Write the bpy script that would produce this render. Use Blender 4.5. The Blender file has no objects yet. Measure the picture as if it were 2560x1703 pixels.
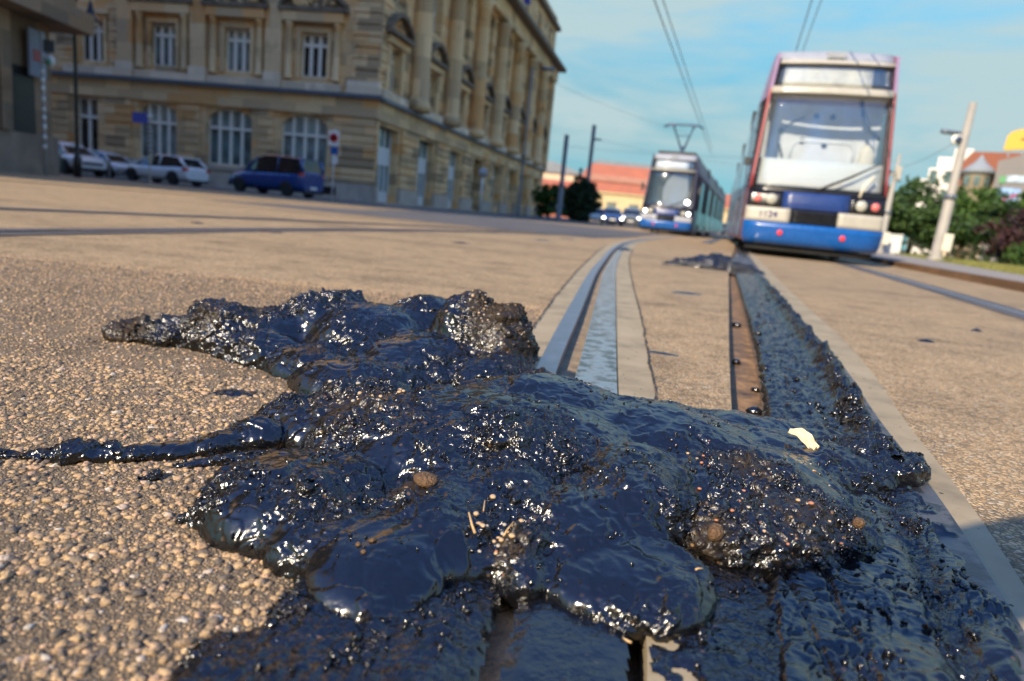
import bpy, bmesh, math, random
import numpy as np
from mathutils import Vector, Matrix, Euler

R = math.radians
SC = bpy.context.scene
COL = SC.collection

# ------------------------------------------------------------------ camera
CAM_H = 0.33
PITCH, ROLL = R(10.66), R(5.6)
cam_d = bpy.data.cameras.new('camera')
cam = bpy.data.objects.new('camera', cam_d)
COL.objects.link(cam)
cam.matrix_world = (Matrix.Translation((0, 0, CAM_H)) @ Matrix.Rotation(R(90) - PITCH, 4, 'X')
                    @ Matrix.Rotation(ROLL, 4, 'Z'))
cam_d.sensor_width = 36
cam_d.lens = 24
cam_d.clip_start = 0.02
cam_d.clip_end = 3000
cam_d.dof.use_dof = True
cam_d.dof.focus_distance = 0.86
cam_d.dof.aperture_fstop = 4.2
SC.camera = cam
SC.view_settings.view_transform = 'Standard'
SC.view_settings.look = 'None'
SC.view_settings.gamma = 1
SC.view_settings.exposure = 1.32

# ------------------------------------------------------------------ sky and sun
SUN_EL = R(34)
SUN_DIR = Vector((-0.6 * math.cos(SUN_EL), -0.8 * math.cos(SUN_EL), math.sin(SUN_EL)))
wd = bpy.data.worlds.new('World')
SC.world = wd
wd.use_nodes = True
nt = wd.node_tree
nt.nodes.clear()
wo = nt.nodes.new('ShaderNodeOutputWorld')
bg = nt.nodes.new('ShaderNodeBackground')
bg.inputs['Strength'].default_value = 0.14
sk = nt.nodes.new('ShaderNodeTexSky')
sk.sky_type = 'NISHITA'
sk.sun_disc = False
sk.sun_elevation = SUN_EL
sk.sun_rotation = math.atan2(-0.6, -0.8) % (2 * math.pi)
sk.air_density = 1.3
sk.dust_density = 0.2
sk.ozone_density = 3.0
tc = nt.nodes.new('ShaderNodeTexCoord')
# thin streaky cloud veil: noise stretched along the horizon
mp = nt.nodes.new('ShaderNodeMapping')
mp.inputs['Scale'].default_value = (1.2, 1.2, 7.0)
mp.inputs['Rotation'].default_value = (0.10, -0.06, 0.3)
nz = nt.nodes.new('ShaderNodeTexNoise')
nz.inputs['Scale'].default_value = 2.3
nz.inputs['Detail'].default_value = 5
nz.inputs['Roughness'].default_value = 0.55
nz.inputs['Distortion'].default_value = 0.25
rmp = nt.nodes.new('ShaderNodeValToRGB')
rmp.color_ramp.elements[0].position = 0.31
rmp.color_ramp.elements[1].position = 0.53
sep = nt.nodes.new('ShaderNodeSeparateXYZ')
# the veil is thickest between 4 and 25 degrees and thins out overhead
elev = nt.nodes.new('ShaderNodeValToRGB')
cr = elev.color_ramp
cr.elements[0].position = 0.045; cr.elements[0].color = (0.04, 0.04, 0.04, 1)
cr.elements[1].position = 0.13; cr.elements[1].color = (0.95, 0.95, 0.95, 1)
e = cr.elements.new(0.42); e.color = (0.9, 0.9, 0.9, 1)
e = cr.elements.new(0.66); e.color = (0.0, 0.0, 0.0, 1)
mul = nt.nodes.new('ShaderNodeMath'); mul.operation = 'MULTIPLY'
mx = nt.nodes.new('ShaderNodeMixRGB')
mx.inputs[2].default_value = (1.45, 1.90, 1.98, 1)
tint = nt.nodes.new('ShaderNodeMixRGB'); tint.blend_type = 'MULTIPLY'
tint.inputs[0].default_value = 1.0
tint.inputs[2].default_value = (0.82, 1.06, 1.0, 1)
L = nt.links.new
L(tc.outputs['Generated'], mp.inputs['Vector'])
L(mp.outputs[0], nz.inputs['Vector'])
L(nz.outputs['Fac'], rmp.inputs[0])
L(tc.outputs['Generated'], sep.inputs[0])
L(sep.outputs['Z'], elev.inputs[0])
L(rmp.outputs[0], mul.inputs[0]); L(elev.outputs[0], mul.inputs[1])
hi = nt.nodes.new('ShaderNodeValToRGB')
hi.color_ramp.elements[0].position = 0.03; hi.color_ramp.elements[0].color = (0.022, 0.060, 0.100, 1)
hi.color_ramp.elements[1].position = 0.12; hi.color_ramp.elements[1].color = (0.033, 0.066, 0.073, 1)
e = hi.color_ramp.elements.new(0.30); e.color = (0.105, 0.155, 0.145, 1)
e = hi.color_ramp.elements.new(0.50); e.color = (0.18, 0.265, 0.35, 1)
e = hi.color_ramp.elements.new(0.72); e.color = (0.155, 0.215, 0.33, 1)
hi3 = nt.nodes.new('ShaderNodeVectorMath'); hi3.operation = 'SCALE'; hi3.inputs['Scale'].default_value = 3.0
L(sep.outputs['Z'], hi.inputs[0]); L(hi.outputs[0], hi3.inputs[0]); L(hi3.outputs[0], tint.inputs[2])
L(sk.outputs[0], tint.inputs[1])
L(mul.outputs[0], mx.inputs[0]); L(tint.outputs[0], mx.inputs[1])
L(mx.outputs[0], bg.inputs['Color'])
L(bg.outputs[0], wo.inputs[0])

sl = bpy.data.lights.new('sun', 'SUN')
sl.energy = 3.05
sl.angle = R(0.53)
sl.color = (1.0, 0.83, 0.60)
sun = bpy.data.objects.new('sun', sl)
COL.objects.link(sun)
sun.rotation_euler = SUN_DIR.to_track_quat('Z', 'Y').to_euler()

# ------------------------------------------------------------------ helpers
rng = np.random.default_rng(7)
random.seed(7)


class MB:
    """collects shapes, then links them as one mesh object"""
    def __init__(s):
        s.v = []; s.f = []; s.mi = []; s.m = 0; s.sm = []
    def add(s, vs, fs, smooth=False):
        o = len(s.v)
        s.v.extend([tuple(p) for p in vs])
        for q in fs:
            s.f.append([i + o for i in q]); s.mi.append(s.m); s.sm.append(smooth)
        return s
    def box(s, c, d, rz=0, taper=1.0):
        x, y, z = d[0] / 2, d[1] / 2, d[2] / 2
        vs = []
        for sz in (-1, 1):
            k = taper if sz > 0 else 1
            for sx, sy in ((-1, -1), (1, -1), (1, 1), (-1, 1)):
                px, py = sx * x * k, sy * y * k
                vs.append((c[0] + px * math.cos(rz) - py * math.sin(rz), c[1] + px * math.sin(rz) + py * math.cos(rz), c[2] + sz * z))
        return s.add(vs, [(3, 2, 1, 0), (4, 5, 6, 7), (0, 1, 5, 4), (1, 2, 6, 5), (2, 3, 7, 6), (3, 0, 4, 7)])
    def bx(s, x0, x1, y0, y1, z0, z1):
        return s.box(((x0 + x1) / 2, (y0 + y1) / 2, (z0 + z1) / 2), (abs(x1 - x0), abs(y1 - y0), abs(z1 - z0)))
    def tube(s, pts, r, n=8, cap=True, smooth=True):
        pts = [Vector(p) for p in pts]
        rs = r if isinstance(r, (list, tuple)) else [r] * len(pts)
        vs = []
        prev = None
        for i, p in enumerate(pts):
            t = (pts[min(i + 1, len(pts) - 1)] - pts[max(i - 1, 0)]).normalized()
            a = prev if prev is not None else (Vector((0, 0, 1)) if abs(t.z) < 0.9 else Vector((1, 0, 0)))
            b = t.cross(a)
            if b.length < 1e-6:
                b = t.orthogonal()
            b.normalize()
            a = b.cross(t).normalized(); prev = a
            for k in range(n):
                w = 2 * math.pi * k / n
                vs.append(p + (a * math.cos(w) + b * math.sin(w)) * rs[i])
        fs = []
        for i in range(len(pts) - 1):
            for k in range(n):
                k2 = (k + 1) % n
                fs.append((i * n + k, i * n + k2, (i + 1) * n + k2, (i + 1) * n + k))
        s.add(vs, fs, smooth)
        if cap:
            o = len(s.v) - len(vs)
            s.f.append([o + k for k in range(n)][::-1]); s.mi.append(s.m); s.sm.append(False)
            s.f.append([o + (len(pts) - 1) * n + k for k in range(n)]); s.mi.append(s.m); s.sm.append(False)
        return s
    def lathe(s, prof, c=(0, 0, 0), n=20, axis='Z', smooth=True):
        vs = []
        for r_, h_ in prof:
            for k in range(n):
                w = 2 * math.pi * k / n
                a, b = r_ * math.cos(w), r_ * math.sin(w)
                p = (a, b, h_) if axis == 'Z' else ((h_, a, b) if axis == 'X' else (b, h_, a))
                vs.append((c[0] + p[0], c[1] + p[1], c[2] + p[2]))
        fs = []
        for i in range(len(prof) - 1):
            for k in range(n):
                k2 = (k + 1) % n
                fs.append((i * n + k, i * n + k2, (i + 1) * n + k2, (i + 1) * n + k))
        s.add(vs, fs, smooth)
        o = len(s.v) - len(vs)
        if prof[0][0] > 1e-5:
            s.f.append([o + k for k in range(n)][::-1]); s.mi.append(s.m); s.sm.append(False)
        if prof[-1][0] > 1e-5:
            s.f.append([o + (len(prof) - 1) * n + k for k in range(n)]); s.mi.append(s.m); s.sm.append(False)
        return s
    def prism(s, poly, y0, y1):
        """poly in (x,z), extruded along y"""
        n = len(poly)
        vs = [(p[0], y0, p[1]) for p in poly] + [(p[0], y1, p[1]) for p in poly]
        fs = [tuple(range(n)), tuple(range(2 * n - 1, n - 1, -1))]
        for i in range(n):
            j = (i + 1) % n
            fs.append((i, i + n, j + n, j))
        return s.add(vs, fs)
    def loft(s, rings, closed=True, caps=True, smooth=True):
        n = len(rings[0])
        vs = [p for r_ in rings for p in r_]
        fs = []
        for i in range(len(rings) - 1):
            for k in range(n if closed else n - 1):
                k2 = (k + 1) % n
                fs.append((i * n + k, i * n + k2, (i + 1) * n + k2, (i + 1) * n + k))
        s.add(vs, fs, smooth)
        if caps:
            o = len(s.v) - len(vs)
            s.f.append([o + k for k in range(n)][::-1]); s.mi.append(s.m); s.sm.append(False)
            s.f.append([o + (len(rings) - 1) * n + k for k in range(n)]); s.mi.append(s.m); s.sm.append(False)
        return s
    def build(s, name, mats, parent=None, bevel=0, fix=True):
        me = bpy.data.meshes.new(name)
        me.from_pydata(s.v, [], s.f)
        if not isinstance(mats, (list, tuple)):
            mats = [mats]
        for m_ in mats:
            me.materials.append(m_)
        me.polygons.foreach_set('material_index', s.mi)
        me.polygons.foreach_set('use_smooth', s.sm)
        if fix:
            bm = bmesh.new(); bm.from_mesh(me)
            bmesh.ops.recalc_face_normals(bm, faces=bm.faces)
            bm.to_mesh(me); bm.free()
        me.update()
        o = bpy.data.objects.new(name, me)
        COL.objects.link(o)
        if parent is not None:
            o.parent = parent
        if bevel:
            b = o.modifiers.new('bevel', 'BEVEL'); b.width = bevel; b.segments = 2; b.limit_method = 'ANGLE'
        return o


def np_mesh(name, V, F, mats, parent=None, smooth=True, attrs=None):
    """mesh from numpy arrays; F is (n,3) or (n,4)"""
    me = bpy.data.meshes.new(name)
    V = np.asarray(V, np.float32); F = np.asarray(F, np.int32)
    k = F.shape[1]
    me.vertices.add(len(V)); me.vertices.foreach_set('co', V.ravel())
    me.loops.add(F.size); me.loops.foreach_set('vertex_index', F.ravel())
    me.polygons.add(len(F))
    me.polygons.foreach_set('loop_start', np.arange(0, F.size, k, dtype=np.int32))
    me.polygons.foreach_set('use_smooth', np.full(len(F), smooth, dtype=bool))
    for m_ in (mats if isinstance(mats, (list, tuple)) else [mats]):
        me.materials.append(m_)
    me.update(calc_edges=True)
    for an, arr in (attrs or {}).items():
        arr = np.asarray(arr, np.float32)
        if arr.ndim == 1:
            a = me.attributes.new(an, 'FLOAT', 'POINT'); a.data.foreach_set('value', arr)
        else:
            a = me.attributes.new(an, 'FLOAT_VECTOR', 'POINT'); a.data.foreach_set('vector', arr.ravel())
    o = bpy.data.objects.new(name, me)
    COL.objects.link(o)
    if parent is not None:
        o.parent = parent
    return o


def tag(o, label=None, cat=None, group=None, kind=None):
    if label: o['label'] = label
    if cat: o['category'] = cat
    if group: o['group'] = group
    if kind: o['kind'] = kind
    return o


def empty(name, loc=(0, 0, 0), rz=0, label=None, cat=None, group=None):
    o = bpy.data.objects.new(name, None)
    o.empty_display_size = 0.2
    COL.objects.link(o)
    o.location = loc; o.rotation_euler = (0, 0, rz)
    return tag(o, label, cat, group)


def copy_tree(o, parent=None):
    c = o.copy(); COL.objects.link(c)
    c.parent = parent
    for ch in list(o.children):
        copy_tree(ch, c)
    return c


def _hash(ix, iy, iz, seed):
    h_ = (ix.astype(np.int64) * 374761393 + iy.astype(np.int64) * 668265263 + iz.astype(np.int64) * 2147483647 + seed * 974634777)
    h_ = (h_ ^ (h_ >> 13)) * 1274126177
    h_ = h_ ^ (h_ >> 16)
    return h_ & 0xFFFFFF


def noise(P, freq=1.0, seed=0):
    """gradient noise in about -1..1 for an (n,3) array"""
    P = np.asarray(P, float) * freq
    i = np.floor(P).astype(np.int64); f_ = P - i
    w = f_ * f_ * f_ * (f_ * (f_ * 6 - 15) + 10)
    out = np.zeros(len(P))
    for dx in (0, 1):
        for dy in (0, 1):
            for dz in (0, 1):
                h_ = _hash(i[:, 0] + dx, i[:, 1] + dy, i[:, 2] + dz, seed)
                gx = ((h_ & 255) / 127.5 - 1); gy = (((h_ >> 8) & 255) / 127.5 - 1); gz = (((h_ >> 16) & 255) / 127.5 - 1)
                d = gx * (f_[:, 0] - dx) + gy * (f_[:, 1] - dy) + gz * (f_[:, 2] - dz)
                wt = (w[:, 0] if dx else 1 - w[:, 0]) * (w[:, 1] if dy else 1 - w[:, 1]) * (w[:, 2] if dz else 1 - w[:, 2])
                out += wt * d
    return out * 1.25


def fbm(P, freq, oct=4, seed=0, gain=0.5):
    a, s_, t = 1.0, 0, 0
    for k in range(oct):
        s_ = s_ + a * noise(P, freq * 2 ** k, seed + 17 * k); t += a; a *= gain
    return s_ / t


def ridged(P, freq, oct=3, seed=0):
    a, s_, t = 1.0, 0, 0
    for k in range(oct):
        s_ = s_ + a * (1 - np.abs(noise(P, freq * 2 ** k, seed + 31 * k)) * 2); t += a; a *= 0.5
    return s_ / t


# ------------------------------------------------------------------ materials
def new_mat(name):
    m_ = bpy.data.materials.new(name); m_.use_nodes = True
    n_ = m_.node_tree
    return m_, n_, n_.nodes['Principled BSDF'], n_.links.new


def nnode(n_, typ, **kw):
    x = n_.nodes.new(typ)
    for k, v_ in kw.items():
        if k in x.inputs: x.inputs[k].default_value = v_
        else: setattr(x, k, v_)
    return x


def ramp(n_, stops):
    r_ = n_.nodes.new('ShaderNodeValToRGB')
    els = r_.color_ramp.elements
    while len(els) < len(stops): els.new(0.5)
    for el, (p, c) in zip(els, stops):
        el.position = p
        el.color = (c, c, c, 1) if not isinstance(c, (tuple, list)) else (*c, 1)
    return r_


def basic(name, col, rough=0.5, metal=0.0, var=0.12, scale=6.0, bump=0.0, bscale=40.0, spec=0.5, coat=0.0, emit=None, estr=0):
    """plain surface with uneven tone, dirt and a little relief"""
    m_, n_, p, l_ = new_mat(name)
    t = nnode(n_, 'ShaderNodeTexCoord')
    z = nnode(n_, 'ShaderNodeTexNoise', Scale=scale, Detail=5.0, Roughness=0.6)
    l_(t.outputs['Object'], z.inputs['Vector'])
    lo = tuple(c * (1 - var) for c in col); hi = tuple(min(1, c * (1 + var)) for c in col)
    r_ = ramp(n_, [(0.3, lo), (0.7, hi)])
    l_(z.outputs['Fac'], r_.inputs[0]); l_(r_.outputs[0], p.inputs['Base Color'])
    p.inputs['Metallic'].default_value = metal
    p.inputs['Specular IOR Level'].default_value = spec
    p.inputs['Coat Weight'].default_value = coat
    rr = ramp(n_, [(0.25, max(0.02, rough * 0.75)), (0.75, min(1, rough * 1.25))])
    l_(z.outputs['Fac'], rr.inputs[0]); l_(rr.outputs[0], p.inputs['Roughness'])
    if bump:
        z2 = nnode(n_, 'ShaderNodeTexNoise', Scale=bscale, Detail=4.0)
        l_(t.outputs['Object'], z2.inputs['Vector'])
        b = nnode(n_, 'ShaderNodeBump', Strength=bump, Distance=0.01)
        l_(z2.outputs['Fac'], b.inputs['Height']); l_(b.outputs[0], p.inputs['Normal'])
    if emit:
        p.inputs['Emission Color'].default_value = (*emit, 1); p.inputs['Emission Strength'].default_value = estr
    return m_


def paving_mat(name, cell, relief, dark, light, binder=(0.20, 0.155, 0.095), tone_mul=1.0):
    """exposed-aggregate paving: small stones in grey binder, with broad grey bands"""
    m_, n_, p, l_ = new_mat(name)
    t = nnode(n_, 'ShaderNodeTexCoord')
    vo = nnode(n_, 'ShaderNodeTexVoronoi', Scale=cell, Randomness=1.0)
    ve = nnode(n_, 'ShaderNodeTexVoronoi', Scale=cell, Randomness=1.0, feature='DISTANCE_TO_EDGE')
    wz = nnode(n_, 'ShaderNodeTexNoise', Scale=cell * 0.5, Detail=3.0)
    ad = nnode(n_, 'ShaderNodeMixRGB', blend_type='ADD'); ad.inputs[0].default_value = 0.6 / cell
    l_(t.outputs['Object'], wz.inputs['Vector'])
    l_(t.outputs['Object'], ad.inputs[1]); l_(wz.outputs['Color'], ad.inputs[2])
    l_(ad.outputs[0], vo.inputs['Vector']); l_(ad.outputs[0], ve.inputs['Vector'])
    sp = nnode(n_, 'ShaderNodeSeparateColor'); l_(vo.outputs['Color'], sp.inputs[0])
    stone = ramp(n_, [(0.0, (0.17, 0.135, 0.09)), (0.25, (0.41, 0.27, 0.135)), (0.55, (0.55, 0.37, 0.19)), (0.8, (0.62, 0.435, 0.24)), (1.0, (0.53, 0.44, 0.31))])
    l_(sp.outputs[0], stone.inputs[0])
    edge = ramp(n_, [(dark, 0.0), (light, 1.0)]); l_(ve.outputs['Distance'], edge.inputs[0])
    mxx = nnode(n_, 'ShaderNodeMixRGB'); mxx.inputs[1].default_value = (*binder, 1)
    l_(edge.outputs[0], mxx.inputs[0]); l_(stone.outputs[0], mxx.inputs[2])
    # broad greyer bands, stretched across the street, and blotches
    mp_ = nnode(n_, 'ShaderNodeMapping'); mp_.inputs['Scale'].default_value = (0.16, 0.75, 1)
    l_(t.outputs['Object'], mp_.inputs['Vector'])
    bz = nnode(n_, 'ShaderNodeTexNoise', Scale=1.0, Detail=5.0, Roughness=0.6); l_(mp_.outputs[0], bz.inputs['Vector'])
    br = ramp(n_, [(0.34, tuple(tone_mul * c for c in (0.60, 0.60, 0.61))), (0.47, (tone_mul, tone_mul, tone_mul)), (0.75, (1.08 * tone_mul, 1.05 * tone_mul, tone_mul))]); l_(bz.outputs['Fac'], br.inputs[0])
    m0 = nnode(n_, 'ShaderNodeMixRGB', blend_type='MULTIPLY'); m0.inputs[0].default_value = 0.85
    l_(mxx.outputs[0], m0.inputs[1]); l_(br.outputs[0], m0.inputs[2])
    # blotchy mid-scale wear
    mz_ = nnode(n_, 'ShaderNodeTexNoise', Scale=4.5, Detail=8.0, Roughness=0.72); l_(t.outputs['Object'], mz_.inputs['Vector'])
    mr_ = ramp(n_, [(0.34, (0.58, 0.58, 0.58)), (0.5, (0.98, 0.98, 0.98)), (0.68, (1.14, 1.12, 1.08))]); l_(mz_.outputs['Fac'], mr_.inputs[0])
    m1 = nnode(n_, 'ShaderNodeMixRGB', blend_type='MULTIPLY'); m1.inputs[0].default_value = 0.9
    l_(m0.outputs[0], m1.inputs[1]); l_(mr_.outputs[0], m1.inputs[2])
    # small dark drips
    mpd = nnode(n_, 'ShaderNodeMapping'); mpd.inputs['Scale'].default_value = (0.35, 1.6, 1); mpd.inputs['Rotation'].default_value = (0, 0, 0.12)
    l_(t.outputs['Object'], mpd.inputs['Vector'])
    dz = nnode(n_, 'ShaderNodeTexNoise', Scale=5.0, Detail=6.0, Roughness=0.66); l_(mpd.outputs[0], dz.inputs['Vector'])
    dr = ramp(n_, [(0.29, 0.15), (0.35, 0.8), (0.42, 1.0)]); l_(dz.outputs['Fac'], dr.inputs[0])
    m2 = nnode(n_, 'ShaderNodeMixRGB'); m2.inputs[1].default_value = (0.09, 0.075, 0.06, 1)
    l_(dr.outputs[0], m2.inputs[0]); l_(m1.outputs[0], m2.inputs[2])
    l_(m2.outputs[0], p.inputs['Base Color'])
    p.inputs['Roughness'].default_value = 0.8
    p.inputs['Specular IOR Level'].default_value = 0.3
    hr = ramp(n_, [(0.0, 0.0), (0.3, 1.0)]); l_(ve.outputs['Distance'], hr.inputs[0])
    b = nnode(n_, 'ShaderNodeBump', Strength=relief, Distance=0.004)
    l_(hr.outputs[0], b.inputs['Height']); l_(b.outputs[0], p.inputs['Normal'])
    return m_


M = {}
M['pave_rough'] = paving_mat('pave_rough', 260, 0.5, 0.0, 0.45, (0.15, 0.12, 0.085), tone_mul=0.80)
M['pave_shadow'] = paving_mat('pave_shadow', 150, 0.5, 0.02, 0.16, tone_mul=0.52)  # unused darker paving with a cast shadow put into its colour
M['pave_worn'] = paving_mat('pave_worn', 135, 0.6, 0.02, 0.16)
def concrete_mat():
    m_, n_, p, l_ = new_mat('concrete')
    t = nnode(n_, 'ShaderNodeTexCoord')
    a = nnode(n_, 'ShaderNodeTexNoise', Scale=7.0, Detail=6.0, Roughness=0.6); l_(t.outputs['Object'], a.inputs['Vector'])
    r_ = ramp(n_, [(0.3, (0.19, 0.155, 0.10)), (0.5, (0.31, 0.25, 0.155)), (0.75, (0.38, 0.31, 0.20))]); l_(a.outputs['Fac'], r_.inputs[0])
    v = nnode(n_, 'ShaderNodeTexVoronoi', Scale=55.0); l_(t.outputs['Object'], v.inputs['Vector'])
    s_ = nnode(n_, 'ShaderNodeSeparateColor'); l_(v.outputs['Color'], s_.inputs[0])
    m_a = nnode(n_, 'ShaderNodeMath', operation='MULTIPLY_ADD'); l_(s_.outputs[0], m_a.inputs[0]); m_a.inputs[1].default_value = 0.5; m_a.inputs[2].default_value = -0.28
    g = nnode(n_, 'ShaderNodeMath', operation='LESS_THAN'); l_(v.outputs['Distance'], g.inputs[0]); l_(m_a.outputs[0], g.inputs[1])
    mx_ = nnode(n_, 'ShaderNodeMixRGB'); mx_.inputs[2].default_value = (0.045, 0.035, 0.026, 1)
    l_(g.outputs[0], mx_.inputs[0]); l_(r_.outputs[0], mx_.inputs[1]); l_(mx_.outputs[0], p.inputs['Base Color'])
    p.inputs['Roughness'].default_value = 0.7; p.inputs['Specular IOR Level'].default_value = 0.35
    z = nnode(n_, 'ShaderNodeTexNoise', Scale=170.0, Detail=4.0); l_(t.outputs['Object'], z.inputs['Vector'])
    b = nnode(n_, 'ShaderNodeBump', Strength=0.3, Distance=0.002); l_(z.outputs['Fac'], b.inputs['Height']); l_(b.outputs[0], p.inputs['Normal'])
    return m_
M['concrete'] = concrete_mat()
M['joint'] = basic('joint', (0.035, 0.03, 0.025), 0.8)
M['dirt'] = basic('dirt', (0.24, 0.18, 0.11), 0.9, var=0.45, scale=30, bump=0.5, bscale=220)
M['rust_dirt'] = basic('rust_dirt', (0.19, 0.11, 0.05), 0.7, var=0.75, scale=18, bump=0.6, bscale=90)
M['steel'] = basic('steel', (0.34, 0.32, 0.36), 0.36, metal=1.0, var=0.3, scale=18, bump=0.05, bscale=80)
M['asphalt'] = basic('asphalt', (0.085, 0.083, 0.085), 0.85, var=0.3, scale=1.2, bump=0.3, bscale=150)
M['grass'] = basic('grass', (0.19, 0.19, 0.05), 0.9, var=0.4, scale=1.5, bump=0.6, bscale=60)
M['kerb'] = basic('kerb', (0.25, 0.22, 0.19), 0.8, var=0.2, scale=5)
M['brown_kerb'] = basic('brown_kerb', (0.17, 0.095, 0.045), 0.8, var=0.3, scale=5)
M['white_paint'] = basic('white_paint', (0.72, 0.72, 0.70), 0.4, var=0.08)
M['black_paint'] = basic('black_paint', (0.012, 0.012, 0.013), 0.4)
M['grey_metal'] = basic('grey_metal', (0.34, 0.34, 0.34), 0.45, var=0.15)
M['pole_grey'] = basic('pole_grey', (0.31, 0.29, 0.25), 0.55, var=0.15, scale=2)
M['wire'] = basic('wire', (0.15, 0.155, 0.16), 0.5)
M['rubber'] = basic('rubber', (0.018, 0.018, 0.018), 0.75)
M['bark'] = basic('bark', (0.10, 0.07, 0.045), 0.9, var=0.4, scale=8, bump=0.8)
# ------------------------------------------------------------------ ground, tracks
def line(*pts):
    a = np.array(sorted(pts)); return lambda Y: np.interp(Y, a[:, 0], a[:, 1])


def smooth_line(*pts):
    """(Y, X) points, lightly smoothed piecewise line, extended along its end slopes"""
    a = np.array(sorted(pts), float)
    s0 = 0.25 if a[0, 0] < 0.6 else (a[1, 1] - a[0, 1]) / (a[1, 0] - a[0, 0]); s1 = (a[-1, 1] - a[-2, 1]) / (a[-1, 0] - a[-2, 0])
    ext = np.vstack([[a[0, 0] - 12, a[0, 1] - 12 * s0], a, [a[-1, 0] + 60, a[-1, 1] + 60 * s1]])
    def f_(Y):
        Y = np.asarray(Y, float); w = 0.12 * np.maximum(Y, 0.3)
        return sum(np.interp(Y + k * w, ext[:, 0], ext[:, 1]) for k in (-1, -0.5, 0, 0.5, 1)) / 5
    return f_


b0 = smooth_line((0.40, -0.13), (1.87, 0.044), (2.76, 0.152), (4.41, 0.377), (6.3, 0.66), (8.43, 0.98), (11.7, 1.60), (16, 2.72), (26, 5.6))
b1 = smooth_line((0.43, -0.055), (1.583, 0.074), (2.21, 0.156), (4.25, 0.43), (6.35, 0.76), (8.5, 1.10), (11.7, 1.70), (16, 2.80), (26, 5.68))
b2 = smooth_line((0.43, -0.013), (1.586, 0.119), (2.24, 0.210), (4.32, 0.487), (7.1, 0.92), (8.5, 1.15), (11.7, 1.75), (16, 2.85), (26, 5.73))
b3 = smooth_line((0.436, 0.018), (0.9, 0.072), (1.686, 0.179), (2.35, 0.268), (4.51, 0.553), (7.1, 0.962), (8.5, 1.19), (11.7, 1.79), (16, 2.89), (26, 5.77))
b4 = smooth_line((0.45, 0.110), (1.425, 0.231), (2.487, 0.369), (4.94, 0.692), (8.6, 1.27), (11.7, 1.86), (16, 2.95), (26, 5.83))
b5 = smooth_line((0.45, 0.18), (1.40, 0.304), (2.40, 0.45), (3.82, 0.636), (6.04, 0.95), (8.6, 1.38), (11.7, 1.95), (16, 3.04), (26, 5.9))
b6 = smooth_line((0.4, 0.185), (1.39, 0.466), (2.06, 0.660), (4.55, 1.395), (8.2, 2.47), (12, 3.68), (26, 8.0))
b7 = smooth_line((0.4, 0.24), (1.34, 0.520), (1.72, 0.644), (2.445, 0.855), (4.68, 1.50), (8.4, 2.57), (12, 3.72), (26, 8.04))
b9 = smooth_line((0.40, 0.372), (0.492, 0.407), (0.643, 0.464), (0.876, 0.548), (1.353, 0.690), (1.746, 0.83), (3.06, 1.20), (4.89, 1.73), (8.0, 2.66), (12, 3.86), (26, 8.2))
b10 = lambda Y: b9(Y) + 0.048 + 0.002 * np.asarray(Y)
b11 = lambda Y: b10(Y) + 0.028 + 0.035 * np.clip(np.asarray(Y) - 0.5, 0, 2)

YS = np.concatenate([[-8, -4, -2, -1, 0], np.arange(0.3, 3, 0.06), np.arange(3, 8, 0.25), np.arange(8, 26.1, 0.75)])


def strip_mesh(mb, fl, fr, z, y0=-8, y1=26, mat=0, wallL=None, wallR=None, ys=None):
    ys = YS if ys is None else ys
    ys = ys[(ys >= y0 - 1e-6) & (ys <= y1 + 1e-6)]
    zf = z if callable(z) else (lambda Y: np.full_like(Y, z))
    xl, xr, zz = fl(ys), fr(ys), zf(ys)
    n = len(ys)
    mb.m = mat
    vs = [(xl[i], ys[i], zz[i]) for i in range(n)] + [(xr[i], ys[i], zz[i]) for i in range(n)]
    mb.add(vs, [(i, n + i, n + i + 1, i + 1) for i in range(n - 1)])
    for wl, xs in ((wallL, xl), (wallR, xr)):
        if wl is not None:
            vs = [(xs[i], ys[i], zz[i]) for i in range(n)] + [(xs[i], ys[i], wl) for i in range(n)]
            mb.add(vs, [(i, i + 1, n + i + 1, n + i) for i in range(n - 1)])


cst = lambda x: (lambda Y: np.full_like(np.asarray(Y, float), x))
GD = -0.045
# paving, one sheet in pieces around the rail slots, and one far sheet out to the horizon
mb = MB()
strip_mesh(mb, cst(-26), b0, 0.0, wallR=GD, y1=2.40)
mb.m = 0
pv = mb.build('pavement', M['pave_rough'], fix=False); tag(pv, kind='structure')
mb = MB()
strip_mesh(mb, cst(-26), b0, 0.0, y0=2.40, wallR=GD)
strip_mesh(mb, b5, b6, 0.0, wallL=GD, wallR=GD)
strip_mesh(mb, b11, cst(30), 0.0, wallL=GD)
pw = mb.build('pavement', M['pave_worn'], fix=False); tag(pw, kind='structure')
mb = MB()
# roadway asphalt beyond and around (slightly below the paving)
for (x0, x1, y0, y1) in ((-2000, 2000, 26, 2500), (-2000, -26, -400, 26), (30, 2000, -400, 26), (-26, 30, -400, -8)):
    mb.add([(x0, y0, -0.006), (x1, y0, -0.006), (x1, y1, -0.006), (x0, y1, -0.006)], [(0, 1, 2, 3)])
tag(mb.build('ground', M['asphalt'], fix=False), kind='structure')
# tan tram paving continuing past the junction
mb = MB()
mb.add([(-16, 26, 0.0), (20, 26, 0.0), (32, 70, 0.0), (-3, 42, 0.0)], [(0, 1, 2, 3)])
mb.add([(-26, 26, 0.0), (-16, 26, 0.0), (-3, 42, 0.0), (-9, 33, 0)], [(0, 1, 2, 3)])
tag(mb.build('tramway', M['pave_worn'], fix=False), kind='structure')
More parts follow.
